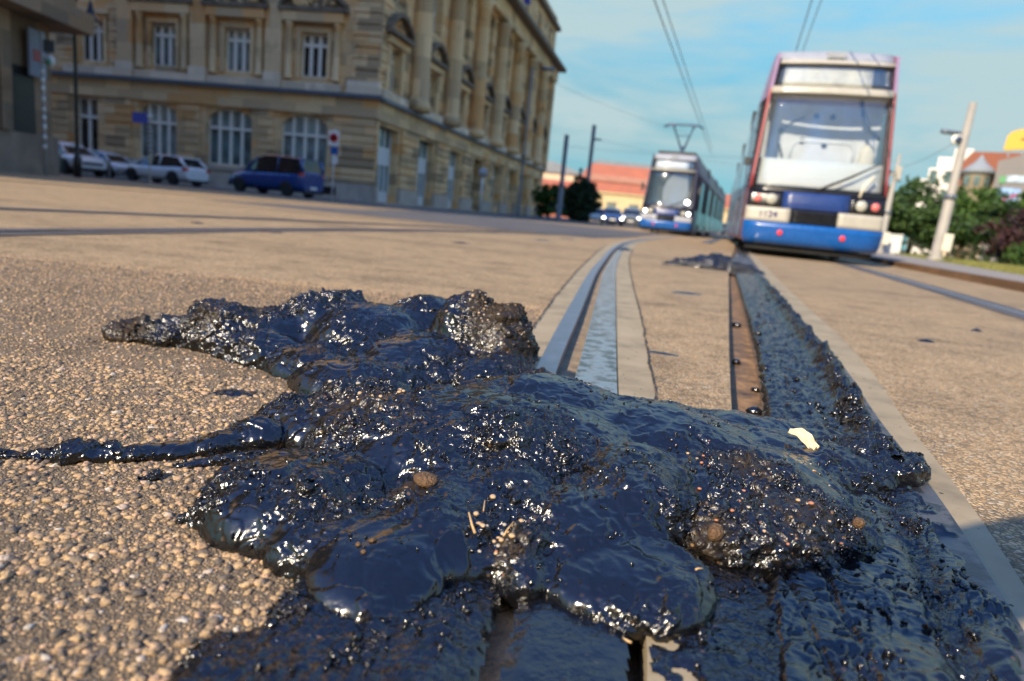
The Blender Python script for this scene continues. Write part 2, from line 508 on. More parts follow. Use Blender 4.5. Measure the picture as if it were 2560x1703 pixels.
# grey asphalt lane in front of the big stone building
mb = MB()
mb.add([(-26, 29.5, 0.004), (-8, 29.5, 0.004), (0.5, 38, 0.004), (14, 80, 0.004), (-2, 84, 0.004), (-9, 46, 0.004), (-40, 46, 0.004), (-40, 29.5, 0.004)], [tuple(range(8))])
mb.add([(-6, 12.5, 0.004), (1.25, 12.3, 0.004), (2.1, 14.6, 0.004), (4.6, 24, 0.004), (6, 29, 0.004), (-4, 29.5, 0.004), (-4.2, 18, 0.004)], [tuple(range(7))])
tag(mb.build('road', M['asphalt'], fix=False), kind='structure')

# concrete bands beside the rails
mb = MB()
strip_mesh(mb, b0, b1, 0.001, wallL=GD, wallR=GD)
strip_mesh(mb, lambda Y: b4(Y) + 0.003 + 0.013 * np.clip((1.25 - Y) / 0.5, 0, 1), b5, 0.002, wallL=GD, wallR=GD)
strip_mesh(mb, b10, b11, 0.003, wallL=GD, wallR=GD)
tag(mb.build('concrete_band', M['concrete'], fix=False), kind='structure')

# dark open joints between concrete and paving, ragged
def joint(f_, w, seed, name='expansion_joint'):
    ys = np.arange(0.3, 9, 0.012)
    q = np.c_[f_(ys), ys, 0 * ys]
    k = 0.004 * noise(q, 30, seed) + 0.006 * noise(q, 9, seed + 1)
    ww = w * (0.35 + np.clip(0.8 + 1.5 * noise(q, 14, seed + 2), 0, 2)) * np.minimum(1 + 0.25 * ys, 2)
    mb = MB(); n = len(ys)
    vs = [(f_(y) + k[i] - ww[i] / 2, y, 0.0055) for i, y in enumerate(ys)] + [(f_(y) + k[i] + ww[i] / 2, y, 0.0055) for i, y in enumerate(ys)]
    mb.add(vs, [(i, n + i, n + i + 1, i + 1) for i in range(n - 1)])
    return tag(mb.build(name, M['joint'], fix=False), kind='structure')
joint(b0, 0.0028, 5); joint(b5, 0.0024, 15)

# steel parts partly smeared with tar
def smeared_steel(name, amount, light=(0.42, 0.43, 0.47), rough=0.24):
    m_, n_, p, l_ = new_mat(name)
    t = nnode(n_, 'ShaderNodeTexCoord')
    z = nnode(n_, 'ShaderNodeTexNoise', Scale=22.0, Detail=7.0, Roughness=0.65)
    l_(t.outputs['Object'], z.inputs['Vector'])
    r_ = ramp(n_, [(amount - 0.05, (0.005, 0.005, 0.006)), (amount + 0.05, light)])
    l_(z.outputs['Fac'], r_.inputs[0]); l_(r_.outputs[0], p.inputs['Base Color'])
    mt = ramp(n_, [(amount - 0.05, 0.0), (amount + 0.05, 0.9)]); l_(z.outputs['Fac'], mt.inputs[0]); l_(mt.outputs[0], p.inputs['Metallic'])
    p.inputs['Roughness'].default_value = rough
    p.inputs['IOR'].default_value = 1.9
    b = nnode(n_, 'ShaderNodeBump', Strength=0.35, Distance=0.004)
    z2 = nnode(n_, 'ShaderNodeTexNoise', Scale=60.0, Detail=5.0); l_(t.outputs['Object'], z2.inputs['Vector'])
    l_(z2.outputs['Fac'], b.inputs['Height']); l_(b.outputs[0], p.inputs['Normal'])
    return m_
M['plate'] = smeared_steel('plate', 0.50)
M['edge_steel'] = smeared_steel('edge_steel', 0.52, (0.20, 0.185, 0.18), 0.5)

kr = empty('tram_rail', (0, 0, 0), label='curved grooved tram rail running from under the tar to the far tram', cat='tram rail')
mb = MB(); strip_mesh(mb, b1, b2, 0.004, wallL=GD, wallR=GD); mb.build('rail_head', M['steel'], kr, fix=False)
mb = MB(); strip_mesh(mb, b2, b3, GD + 0.024); mb.build('groove_floor', M['dirt'], kr, fix=False)
mb = MB(); strip_mesh(mb, b3, b4, 0.003, wallL=GD, wallR=GD); mb.build('guard_plate', M['plate'], kr, fix=False)
mb = MB(); strip_mesh(mb, b4, lambda Y: b4(Y) + 0.03, GD, y1=1.5); mb.build('expansion_gap', M['dirt'], kr, fix=False)

tr = empty('tram_rail', (0, 0, 0), label='tar-covered tram rail with open rusty slot leading to the near tram', cat='tram rail')
mb = MB(); strip_mesh(mb, b6, b7, GD + 0.003); mb.build('slot_floor', M['rust_dirt'], tr, fix=False)
mb = MB(); strip_mesh(mb, b7, lambda Y: b9(Y) - 0.028, -0.002, wallL=GD, wallR=GD); mb.build('rail_bed', M['plate'], tr, fix=False)
mb = MB(); strip_mesh(mb, lambda Y: b9(Y) - 0.028, b9, GD + 0.01); mb.build('groove_floor', M['joint'], tr, fix=False)
mb = MB(); strip_mesh(mb, b9, b10, 0.006, wallL=GD, wallR=GD); mb.build('rail_head', M['edge_steel'], tr, fix=False)


def far_rail(pts, label, w=0.06, gap=0.035):
    f_ = smooth_line(*pts)
    ys = np.linspace(min(p[0] for p in pts), max(p[0] for p in pts), 70)
    e_ = empty('tram_rail', (0, 0, 0), label=label, cat='tram rail')
    # widen by the local slant so the true width stays even
    sl_ = np.gradient(f_(ys), ys); k = np.sqrt(1 + sl_ ** 2)
    kk = lambda Y: np.interp(Y, ys, k)
    mb = MB(); strip_mesh(mb, lambda Y: f_(Y) - w / 2 * kk(Y), lambda Y: f_(Y) + w / 2 * kk(Y), 0.010, ys=ys, y0=-99, y1=999, wallL=0, wallR=0)
    mb.build('rail_head', M['steel'], e_, fix=False)
    mb = MB(); strip_mesh(mb, lambda Y: f_(Y) + w / 2 * kk(Y), lambda Y: f_(Y) + (w / 2 + gap) * kk(Y), 0.006, ys=ys, y0=-99, y1=999)
    mb.build('groove_floor', M['joint'], e_, fix=False)
    mb = MB(); strip_mesh(mb, lambda Y: f_(Y) - (w / 2 + 0.10) * kk(Y), lambda Y: f_(Y) - (w / 2) * kk(Y), 0.005, ys=ys, y0=-99, y1=999)
    strip_mesh(mb, lambda Y: f_(Y) + (w / 2 + gap) * kk(Y), lambda Y: f_(Y) + (w / 2 + gap + 0.10) * kk(Y), 0.005, ys=ys, y0=-99, y1=999)
    mb.build('bedding_band', M['asphalt'], e_, fix=False)
    return e_
far_rail([(1.5, 2.30), (3.0, 2.76), (4.34, 3.17), (5.57, 3.57), (7.35, 4.13), (10.6, 5.1), (26, 9.6), (40, 13.8)], 'bright straight rail right of the near tram track beside the kerb')
far_rail([(3.0, -4.5), (4.77, -3.75), (6.1, -3.2), (7.86, -2.45), (10.2, -1.28), (12.4, 0.0), (14.8, 1.40), (18, 2.9)], 'dark far curved rail sweeping across the left paving')
far_rail([(2.0, -2.70), (3.23, -2.47), (4.27, -2.28), (6.06, -1.90), (9.1, -1.0), (11.5, 0.1), (14.3, 1.7)], 'bluish nearer curved rail joining the track on the left paving')
far_rail([(9.5, -11.0), (11.7, -9.6), (15, -7.7), (17.6, -6.5), (21.2, -4.7), (30, -1.2), (40, 2.5)], 'thin rail in the left paving nearest the parked cars')
far_rail([(18, 4.75), (26, 7.2), (40, 11.4)], 'right hand rail under the far tram')

# kerb, path and grass verge on the right
kl = smooth_line((2.0, 4.25), (4.0, 4.72), (7.69, 5.6), (10.8, 6.45), (15.1, 7.75), (30, 12.2), (70, 24.0))
gl = smooth_line((2.0, 4.75), (5.2, 5.9), (9.5, 7.6), (22, 13.0), (34, 17.9), (70, 31.0))
ysk = np.concatenate([np.arange(1, 15, 0.5), np.arange(15, 71, 2.5)])
mb = MB()
strip_mesh(mb, lambda Y: kl(Y) - 0.02, lambda Y: kl(Y) + 0.13, 0.10, ys=ysk, y0=0, y1=99, wallL=0.0)
tag(mb.build('kerb', M['brown_kerb'], fix=False), kind='structure')
mb = MB()
strip_mesh(mb, lambda Y: kl(Y) + 0.13, gl, 0.096, ys=ysk, y0=0, y1=99)
tag(mb.build('path', M['kerb'], fix=False), kind='structure')
mb = MB()
strip_mesh(mb, gl, cst(120), 0.092, ys=ysk, y0=0, y1=99)
tag(mb.build('grass_ground', M['grass'], fix=False), kind='structure')
# blades of the verge
nb = 16000
yy = rng.uniform(4, 34, nb) ** 1.0
xx = gl(yy) + np.abs(rng.normal(0, 1, nb)) * (1.0 + yy * 0.1)
hh = rng.uniform(0.04, 0.10, nb); an = rng.uniform(0, 6.28, nb); ww = 0.012
V = np.empty((nb, 3, 3))
V[:, 0] = np.c_[xx - ww * np.cos(an), yy - ww * np.sin(an), np.full(nb, 0.09)]
V[:, 1] = np.c_[xx + ww * np.cos(an), yy + ww * np.sin(an), np.full(nb, 0.09)]
V[:, 2] = np.c_[xx + rng.normal(0, 0.03, nb), yy + rng.normal(0, 0.03, nb), 0.09 + hh]
tag(np_mesh('grass', V.reshape(-1, 3), np.arange(nb * 3).reshape(-1, 3), M['grass'], smooth=False), 'short yellowish grass of the verge under the trees', 'grass', kind='stuff')

# stones standing proud of the paving in the foreground (exposed aggregate)
def stone_mat():
    m_, n_, p, l_ = new_mat('aggregate')
    a = nnode(n_, 'ShaderNodeAttribute', attribute_name='tone')
    t = nnode(n_, 'ShaderNodeTexCoord')
    z = nnode(n_, 'ShaderNodeTexNoise', Scale=420.0, Detail=4.0, Roughness=0.7); l_(t.outputs['Object'], z.inputs['Vector'])
    r_ = ramp(n_, [(0.0, (0.07, 0.065, 0.06)), (0.2, (0.19, 0.15, 0.11)), (0.40, (0.41, 0.275, 0.145)), (0.72, (0.54, 0.37, 0.195)), (0.9, (0.50, 0.32, 0.20)), (1.0, (0.58, 0.53, 0.44))])
    l_(a.outputs['Fac'], r_.inputs[0])
    d = ramp(n_, [(0.36, (0.22, 0.21, 0.20)), (0.54, (1.0, 1.0, 1.0))]); l_(z.outputs['Fac'], d.inputs[0])
    m1 = nnode(n_, 'ShaderNodeMixRGB', blend_type='MULTIPLY'); m1.inputs[0].default_value = 0.9
    l_(r_.outputs[0], m1.inputs[1]); l_(d.outputs[0], m1.inputs[2])
    ta = nnode(n_, 'ShaderNodeAttribute', attribute_name='tar')
    m2 = nnode(n_, 'ShaderNodeMixRGB'); m2.inputs[2].default_value = (0.006, 0.006, 0.007, 1)
    l_(ta.outputs['Fac'], m2.inputs[0]); l_(m1.outputs[0], m2.inputs[1]); l_(m2.outputs[0], p.inputs['Base Color'])
    ro = nnode(n_, 'ShaderNodeMapRange'); ro.inputs['To Min'].default_value = 0.72; ro.inputs['To Max'].default_value = 0.22
    l_(ta.outputs['Fac'], ro.inputs['Value']); l_(ro.outputs[0], p.inputs['Roughness'])
    b = nnode(n_, 'ShaderNodeBump', Strength=0.5, Distance=0.0012); l_(z.outputs['Fac'], b.inputs['Height']); l_(b.outputs[0], p.inputs['Normal'])
    return m_
M['aggregate'] = stone_mat()


def ico(sub):
    bm = bmesh.new(); bmesh.ops.create_icosphere(bm, subdivisions=sub, radius=1.0)
    bm.verts.ensure_lookup_table()
    V_ = np.array([v_.co[:] for v_ in bm.verts]); F_ = np.array([[v_.index for v_ in f_.verts] for f_ in bm.faces])
    bm.free(); return V_, F_


def tar_edge(x, y):
    """>0 where the paving at the bottom left is coated with tar"""
    P = np.c_[x, y, np.zeros_like(x)]
    d = (x + 0.185) * 0.8 - (y - 0.47) * 0.30
    return d + 0.045 * fbm(P, 18, 3, 5)


def stones(region, pitch, sub, rmin, rmax):
    x0, x1, y0, y1 = region
    gx, gy = np.meshgrid(np.arange(x0, x1, pitch), np.arange(y0, y1, pitch))
    x = gx.ravel() + rng.uniform(-.5, .5, gx.size) * pitch * 1.1
    y = gy.ravel() + rng.uniform(-.5, .5, gx.size) * pitch * 1.1
    P = np.c_[x, y, np.zeros_like(x)]
    keep = (x < b0(y) - 0.004) & (x > -0.86 * y - 0.12) & (rng.uniform(0, 1, len(x)) < 0.62 + 1.0 * fbm(P, 22, 3, 2))
    x, y = x[keep], y[keep]; n = len(x)
    V0, F0 = ico(sub)
    r_ = rng.uniform(0, 1, n) ** 2.2 * (rmax - rmin) + rmin
    sx = r_ * rng.uniform(0.85, 1.5, n); sy = r_ * rng.uniform(0.75, 1.1, n); sz = r_ * rng.uniform(0.40, 0.75, n)
    a = rng.uniform(0, 6.28, n)
    jit = 1 + rng.uniform(-0.27, 0.27, (n, len(V0)))
    q = V0[None] * jit[..., None] * np.stack([sx, sy, sz], 1)[:, None, :]
    V = np.empty_like(q)
    V[..., 0] = q[..., 0] * np.cos(a)[:, None] - q[..., 1] * np.sin(a)[:, None] + x[:, None]
    V[..., 1] = q[..., 0] * np.sin(a)[:, None] + q[..., 1] * np.cos(a)[:, None] + y[:, None]
    V[..., 2] = q[..., 2] + (sz * rng.uniform(-0.45, 0.35, n))[:, None]
    F = (F0[None] + (np.arange(n) * len(V0))[:, None, None]).reshape(-1, 3)
    tone = np.repeat(np.clip(rng.beta(1.35, 1.2, n), 0, 1), len(V0))
    te = np.repeat(np.clip(tar_edge(x, y) * 40 + rng.normal(0, 0.35, n), 0, 1), len(V0))
    return V.reshape(-1, 3), F, tone, te


parts_ = [stones((-1.0, 0.0, 0.34, 1.15), 0.0051, 2, 0.0011, 0.0050), stones((-2.2, 0.18, 1.15, 2.5), 0.0080, 1, 0.0018, 0.0048)]
Vs = np.vstack([p[0] for p in parts_]); off = len(parts_[0][0])
Fs = np.vstack([parts_[0][1], parts_[1][1] + off])
tag(np_mesh('paving_aggregate', Vs, Fs, M['aggregate'], smooth=True, attrs={'tone': np.concatenate([p[2] for p in parts_]), 'tar': np.concatenate([p[3] for p in parts_])}),
    'small tan and grey stones bedded in the rough paving on the left', 'paving stones', kind='stuff')
# ------------------------------------------------------------------ the tar
def tar_mat():
    m_, n_, p, l_ = new_mat('tar')
    t = nnode(n_, 'ShaderNodeTexCoord')
    ra = nnode(n_, 'ShaderNodeAttribute', attribute_name='crumb')
    da = nnode(n_, 'ShaderNodeAttribute', attribute_name='dust')
    z = nnode(n_, 'ShaderNodeTexNoise', Scale=150.0, Detail=2.5, Roughness=0.5, Distortion=0.5); l_(t.outputs['Object'], z.inputs['Vector'])
    zl = nnode(n_, 'ShaderNodeTexNoise', Scale=42.0, Detail=2.0, Roughness=0.5); l_(t.outputs['Object'], zl.inputs['Vector'])
    # dust where the mask and the fine noise agree
    dz1 = nnode(n_, 'ShaderNodeMath', operation='MULTIPLY_ADD'); l_(z.outputs['Fac'], dz1.inputs[0]); dz1.inputs[1].default_value = 2.6; dz1.inputs[2].default_value = -1.95
    ds = nnode(n_, 'ShaderNodeMath', operation='MULTIPLY_ADD', use_clamp=True); l_(da.outputs['Fac'], ds.inputs[0]); ds.inputs[1].default_value = 1.75; l_(dz1.outputs[0], ds.inputs[2])
    mc = nnode(n_, 'ShaderNodeMixRGB'); mc.inputs[1].default_value = (0.0045, 0.0045, 0.005, 1); mc.inputs[2].default_value = (0.036, 0.025, 0.015, 1)
    l_(ds.outputs[0], mc.inputs[0])
    # a few embedded grains
    vg = nnode(n_, 'ShaderNodeTexVoronoi', Scale=150.0); l_(t.outputs['Object'], vg.inputs['Vector'])
    sg = nnode(n_, 'ShaderNodeSeparateColor'); l_(vg.outputs['Color'], sg.inputs[0])
    g1 = nnode(n_, 'ShaderNodeMath', operation='GREATER_THAN'); g1.inputs[1].default_value = 0.93; l_(sg.outputs[0], g1.inputs[0])
    g2 = nnode(n_, 'ShaderNodeMath', operation='LESS_THAN'); g2.inputs[1].default_value = 0.30; l_(vg.outputs['Distance'], g2.inputs[0])
    g3 = nnode(n_, 'ShaderNodeMath', operation='MULTIPLY'); l_(g1.outputs[0], g3.inputs[0]); l_(g2.outputs[0], g3.inputs[1])
    g4 = nnode(n_, 'ShaderNodeMath', operation='MULTIPLY'); l_(g3.outputs[0], g4.inputs[0]); l_(da.outputs['Fac'], g4.inputs[1])
    mg = nnode(n_, 'ShaderNodeMixRGB'); mg.inputs[2].default_value = (0.36, 0.21, 0.10, 1)
    l_(g4.outputs[0], mg.inputs[0]); l_(mc.outputs[0], mg.inputs[1]); l_(mg.outputs[0], p.inputs['Base Color'])
    rr = nnode(n_, 'ShaderNodeMath', operation='MULTIPLY_ADD'); l_(ra.outputs['Fac'], rr.inputs[0]); rr.inputs[1].default_value = -0.02; rr.inputs[2].default_value = 0.19
    rd = nnode(n_, 'ShaderNodeMath', operation='MULTIPLY_ADD'); l_(ds.outputs[0], rd.inputs[0]); rd.inputs[1].default_value = 0.42; l_(rr.outputs[0], rd.inputs[2])
    l_(rd.outputs[0], p.inputs['Roughness'])
    p.inputs['IOR'].default_value = 1.65
    sm_ = nnode(n_, 'ShaderNodeMath', operation='MULTIPLY_ADD'); l_(ds.outputs[0], sm_.inputs[0]); sm_.inputs[1].default_value = -0.44; sm_.inputs[2].default_value = 0.58
    l_(sm_.outputs[0], p.inputs['Specular IOR Level'])
    bs = nnode(n_, 'ShaderNodeMath', operation='MULTIPLY_ADD'); l_(ra.outputs['Fac'], bs.inputs[0]); bs.inputs[1].default_value = 0.8; bs.inputs[2].default_value = 0.07
    bp = nnode(n_, 'ShaderNodeBump', Distance=0.005); l_(bs.outputs[0], bp.inputs['Strength']); l_(z.outputs['Fac'], bp.inputs['Height'])
    bp2 = nnode(n_, 'ShaderNodeBump', Distance=0.007); b2s = nnode(n_, 'ShaderNodeMath', operation='MULTIPLY_ADD'); l_(ra.outputs['Fac'], b2s.inputs[0]); b2s.inputs[1].default_value = 0.5; b2s.inputs[2].default_value = 0.14; l_(b2s.outputs[0], bp2.inputs['Strength']); l_(zl.outputs['Fac'], bp2.inputs['Height']); l_(bp.outputs[0], bp2.inputs['Normal'])
    zr = nnode(n_, 'ShaderNodeTexNoise', noise_type='RIDGED_MULTIFRACTAL', Scale=75.0, Detail=1.5, Roughness=0.5, Distortion=0.8)
    l_(t.outputs['Object'], zr.inputs['Vector'])
    bp3 = nnode(n_, 'ShaderNodeBump', Distance=0.0035, invert=True); b3s = nnode(n_, 'ShaderNodeMath', operation='MULTIPLY_ADD'); l_(ra.outputs['Fac'], b3s.inputs[0]); b3s.inputs[1].default_value = 0.6; b3s.inputs[2].default_value = 0.01
    l_(b3s.outputs[0], bp3.inputs['Strength']); l_(zr.outputs['Fac'], bp3.inputs['Height']); l_(bp2.outputs[0], bp3.inputs['Normal'])
    l_(bp3.outputs[0], p.inputs['Normal'])
    return m_
M['tar'] = tar_mat()


def spots(P, lst, base):
    """blend list of (x, y, radius, value) into a mask"""
    m_ = base.copy()
    for (x, y, r_, val) in lst:
        d2 = ((P[:, 0] - x) ** 2 + (P[:, 1] - y) ** 2) / r_ ** 2
        w = np.exp(-d2 * 1.4)
        m_ = m_ * (1 - w) + val * w
    return np.clip(m_, 0, 1)


def blob_mesh(blobs, voxel=0.006, smooth=9):
    """union of tilted ellipsoids, remeshed to one skin"""
    V0, F0 = ico(4)
    Vl, Fl, o_ = [], [], 0
    for (x, y, z, rx, ry, rz, a, *tl) in blobs:
        q = V0 * np.array([rx, ry, rz])
        Rm = np.array(Euler((tl[0] if tl else 0, tl[1] if len(tl) > 1 else 0, a)).to_matrix())
        Vl.append(q @ Rm.T + [x, y, z]); Fl.append(F0 + o_); o_ += len(V0)
    o = np_mesh('blob_source', np.vstack(Vl), np.vstack(Fl), M['tar'])
    md = o.modifiers.new('r', 'REMESH'); md.mode = 'VOXEL'; md.voxel_size = voxel
    ms = o.modifiers.new('s', 'SMOOTH'); ms.factor = 0.5; ms.iterations = smooth
    sb = o.modifiers.new('d', 'SUBSURF'); sb.subdivision_type = 'CATMULL_CLARK'; sb.levels = 1; sb.render_levels = 1
    dg = bpy.context.evaluated_depsgraph_get(); dg.update()
    ev = o.evaluated_get(dg); me = ev.to_mesh()
    n = len(me.vertices)
    V = np.empty(n * 3, np.float32); me.vertices.foreach_get('co', V); V = V.reshape(-1, 3).astype(float)
    N = np.empty(n * 3, np.float32); me.vertices.foreach_get('normal', N); N = N.reshape(-1, 3).astype(float)
    ls = np.empty(len(me.polygons), np.int32); me.polygons.foreach_get('loop_total', ls)
    lv = np.empty(len(me.loops), np.int32); me.loops.foreach_get('vertex_index', lv)
    F = lv.reshape(-1, 4) if (ls == 4).all() else None
    ev.to_mesh_clear()
    src = o.data
    bpy.data.objects.remove(o); bpy.data.meshes.remove(src)
    return V, N, F


QV, QF = None, None
def _qsphere():
    bm = bmesh.new(); bmesh.ops.create_cube(bm, size=1.0)
    bmesh.ops.subdivide_edges(bm, edges=bm.edges[:], cuts=1, use_grid_fill=True)
    V_ = np.array([v_.co.normalized()[:] for v_ in bm.verts]); bm.verts.index_update()
    F_ = np.array([[v_.index for v_ in f_.verts] for f_ in bm.faces]); bm.free()
    return V_, F_
QV, QF = _qsphere()


def nodules(V, N, F, cr_, du, n, rmin, rmax, seed, freq=15):
    """small bits of tar standing on the skin, in clusters, joined into the same mesh"""
    rg = np.random.default_rng(seed)
    w = np.clip(fbm(V, freq, 3, seed + 300) * 3.0 - 0.1, 0.015, 1) * np.clip(N[:, 2] + 0.35, 0, 1) * (0.16 + cr_ ** 1.5)
    id_ = rg.choice(len(V), n, p=w / w.sum())
    r_ = rmin + (rmax - rmin) * rg.uniform(0, 1, n) ** 2.6
    q = QV[None] * (1 + rg.uniform(-.55, .55, (n, len(QV))))[..., None] * (r_[:, None] * rg.uniform(0.6, 1.5, (n, 3)))[:, None, :]
    P = q + (V[id_] + N[id_] * (r_ * 0.25)[:, None])[:, None, :]
    F2 = (QF[None] + (np.arange(n) * len(QV))[:, None, None]).reshape(-1, 4) + len(V)
    k = len(QV)
    return (np.vstack([V, P.reshape(-1, 3)]), np.vstack([F, F2]), np.concatenate([cr_, np.full(n * k, 0.25)]), np.concatenate([du, np.repeat(du[id_] * 0.6, k)]))


def tar_lump(name, blobs, crumb_spots, dust_spots, seed, amp=1.0, voxel=0.006, smooth=9, crumb_base=0.36, dirs=(1.0, 1.0, 1.0), nod=0, flow=None):
    V, N, F = blob_mesh(blobs, voxel, smooth)
    # keep only what stands above the groove floors
    W = V * np.array(dirs)
    wv = np.c_[fbm(W, 9, 2, seed + 90), fbm(W, 9, 2, seed + 91), fbm(W, 9, 2, seed + 92)] * 0.03
    Q = W + wv
    cr_ = spots(V, crumb_spots, np.clip(crumb_base + 1.3 * fbm(W, 9, 4, seed + 3, 0.6), 0, 1))
    cr_ = np.clip((cr_ - 0.28) / 0.42, 0, 1)
    du = spots(V, dust_spots, np.clip(0.05 + 0.7 * fbm(W, 8, 3, seed + 8), 0, 1))
    d = 0.009 * fbm(Q, 9, 2, seed) + (0.25 + 0.75 * cr_) * (0.007 * fbm(Q, 24, 2, seed + 2) + 0.0050 * (ridged(Q, 26, 2, seed + 5) - 0.5))
    d += cr_ * (0.0060 * fbm(Q, 55, 2, seed + 11) + 0.0036 * np.clip(noise(Q, 120, seed + 12), -0.3, 1) + 0.0017 * noise(Q, 210, seed + 13))
    d += (1 - cr_) * (0.0016 * noise(Q, 34, seed + 14) + 0.0004 * noise(Q, 120, seed + 15))
    lump = noise(Q, 75, seed + 16); d += 0.010 * np.clip(lump - 0.42, 0, 1) * np.clip(fbm(W, 14, 2, seed + 17) * 2 + 0.4, 0, 1)
    # torn creases
    cz2 = np.abs(noise(Q * [1, 0.5, 1], 34, seed + 25)); d -= 0.004 * (0.25 + 0.75 * cr_) * np.exp(-(cz2 / 0.035) ** 2) * np.clip(noise(Q, 9, seed + 26) * 2.2, 0, 1)
    cz = np.abs(noise(Q, 16, seed + 20)); d -= 0.007 * (0.3 + 0.7 * cr_) * np.exp(-(cz / 0.03) ** 2) * np.clip(0.3 + noise(Q, 6, seed + 21) * 2, 0, 1)
    # strings and folds running down from the crest
    if flow is not None:
        rx_, ry_ = V[:, 0] - flow[0], V[:, 1] - flow[1]
        rr_ = np.hypot(rx_, ry_) + 1e-4; th0 = np.arctan2(ry_, rx_)
        wq = fbm(V, 10, 3, seed + 70); wq2 = fbm(V, 26, 2, seed + 71)
        for ka, kr, am, sd, lo in ((9, 5, 0.0045, 72, 0.35), (24, 11, 0.0034, 73, 0.18), (52, 22, 0.0022, 74, 0.12)):
            A_ = np.c_[np.cos(th0) * ka + wq * 2.2 + wq2 * 0.7, np.sin(th0) * ka + wq2 * 0.9, rr_ * kr + wq * 1.2]
            d += am * (np.clip(1 - np.abs(noise(A_, 1.0, seed + sd)) * 2.6, 0, 1) - 0.4) * (lo + (1 - lo) * cr_) * np.clip(0.35 + 1.5 * fbm(V, 7, 2, seed + sd + 20), 0.15, 1.2)
    # torn layers: sheets with ragged edges lying over each other
    Q2 = V + np.c_[fbm(V, 40, 2, seed + 50), fbm(V, 40, 2, seed + 51), fbm(V, 40, 2, seed + 52)] * 0.012
    for fq, th_, am in ((11, 0.10, 0.0065), (17, 0.16, 0.0050), (29, 0.20, 0.0035)):
        s_ = fbm(Q2, fq, 2, seed + int(fq))
        e_ = np.clip((s_ - th_) / 0.035 + 0.5, 0, 1); d += (am * e_ * e_ * (3 - 2 * e_) - am * 0.3) * (0.3 + 0.7 * cr_)
    V = V + N * (d * amp)[:, None]
    if nod:
        V, F, cr_, du = nodules(V, N, F, cr_, du, nod, 0.0005, 0.0022, seed + 5)
    du = np.clip(du + 0.22 * np.clip(cr_ - 0.3, 0, 1), 0, 1)
    return np_mesh(name, V, F, M['tar'], attrs={'crumb': cr_, 'dust': du})


# front lump lying over both rails
B_ = [
    # x, y, z, rx, ry, rz, rot, tiltx, tilty
    (-0.02, 0.86, 0.010, 0.235, 0.175, 0.078, 0.1),
    (0.05, 0.98, 0.02, 0.17, 0.11, 0.075, 0.15),
    (-0.19, 0.93, 0.02, 0.10, 0.10, 0.052, 0.3),
    (-0.15, 0.83, 0.03, 0.08, 0.10, 0.046, 0.5),
    (-0.285, 0.945, 0.00, 0.075, 0.055, 0.040, 0.5),
    (-0.25, 0.90, 0.00, 0.07, 0.07, 0.046, 0.2),
    (-0.24, 0.99, 0.00, 0.09, 0.06, 0.045, 0.2),
    # left front bulge
    (-0.20, 0.68, 0.00, 0.115, 0.115, 0.052, 0.5),
    (-0.255, 0.66, -0.005, 0.05, 0.09, 0.036, 0.35),
    (-0.145, 0.60, 0.00, 0.085, 0.07, 0.040, -0.3),
    # left tongue
    (-0.098, 0.545, 0.016, 0.064, 0.072, 0.022, 0.15, 0.14),
    (-0.045, 0.63, 0.012, 0.07, 0.09, 0.040, 0.2, 0.1),
    # middle slope
    (0.00, 0.72, 0.01, 0.12, 0.12, 0.050, 0.0),
    (0.025, 0.615, 0.008, 0.035, 0.085, 0.036, 0.1),
    # right tongue
    (0.125, 0.572, 0.012, 0.082, 0.074, 0.024, -0.35, 0.12),
    (0.09, 0.66, 0.015, 0.085, 0.10, 0.040, -0.3, 0.1),
    (0.155, 0.74, 0.020, 0.075, 0.12, 0.052, -0.35),
    # right body
    (0.20, 0.95, 0.01, 0.20, 0.15, 0.066, -0.2),
    (0.31, 0.84, 0.00, 0.15, 0.16, 0.058, -0.3),
    (0.33, 0.715, 0.00, 0.115, 0.075, 0.050, 0.25),
    (0.26, 0.68, 0.002, 0.07, 0.055, 0.044, 0.2),
    (0.40, 0.96, 0.00, 0.17, 0.11, 0.050, -0.15),
    (0.40, 1.09, -0.004, 0.17, 0.09, 0.040, -0.1),
    (0.245, 1.10, -0.006, 0.14, 0.07, 0.052, -0.2),
    # right end knob
    (0.545, 0.985, 0.012, 0.085, 0.075, 0.036, -0.7),
    (0.60, 0.97, 0.016, 0.035, 0.05, 0.026, -0.5),
    (0.50, 1.10, -0.004, 0.10, 0.10, 0.034, 0.3),
    (0.12, 1.12, -0.006, 0.13, 0.07, 0.035, 0.2),
]
cs_B = [(-0.10, 0.53, 0.06, 0.02), (0.12, 0.575, 0.075, 0.18), (0.07, 0.68, 0.05, 0.25), (0.18, 0.80, 0.07, 0.05), (0.10, 0.98, 0.10, 0.12), (0.30, 1.00, 0.12, 0.10), (0.36, 0.90, 0.06, 0.25), (0.42, 1.06, 0.09, 0.12),
        (-0.06, 0.86, 0.08, 0.25), (0.33, 0.70, 0.10, 1.0), (0.24, 0.66, 0.05, 1.0), (-0.155, 0.62, 0.05, 1.0), (-0.25, 0.95, 0.07, 0.9), (0.02, 0.76, 0.09, 0.95), (0.02, 0.60, 0.04, 0.8), (0.30, 0.80, 0.045, 1.0), (0.56, 1.0, 0.09, 0.7), (-0.04, 0.66, 0.05, 0.4)]
ds_B = [(0.32, 0.70, 0.09, 0.45), (0.22, 0.645, 0.03, 0.7), (-0.20, 0.85, 0.07, 0.62), (0.02, 0.575, 0.03, 0.95), (-0.10, 0.53, 0.08, 0.0), (0.12, 0.57, 0.10, 0.02), (0.1, 0.95, 0.2, 0.03), (-0.09, 0.66, 0.03, 0.8), (0.30, 0.81, 0.05, 0.6), (0.2, 0.8, 0.06, 0.0), (-0.22, 0.62, 0.09, 0.15)]
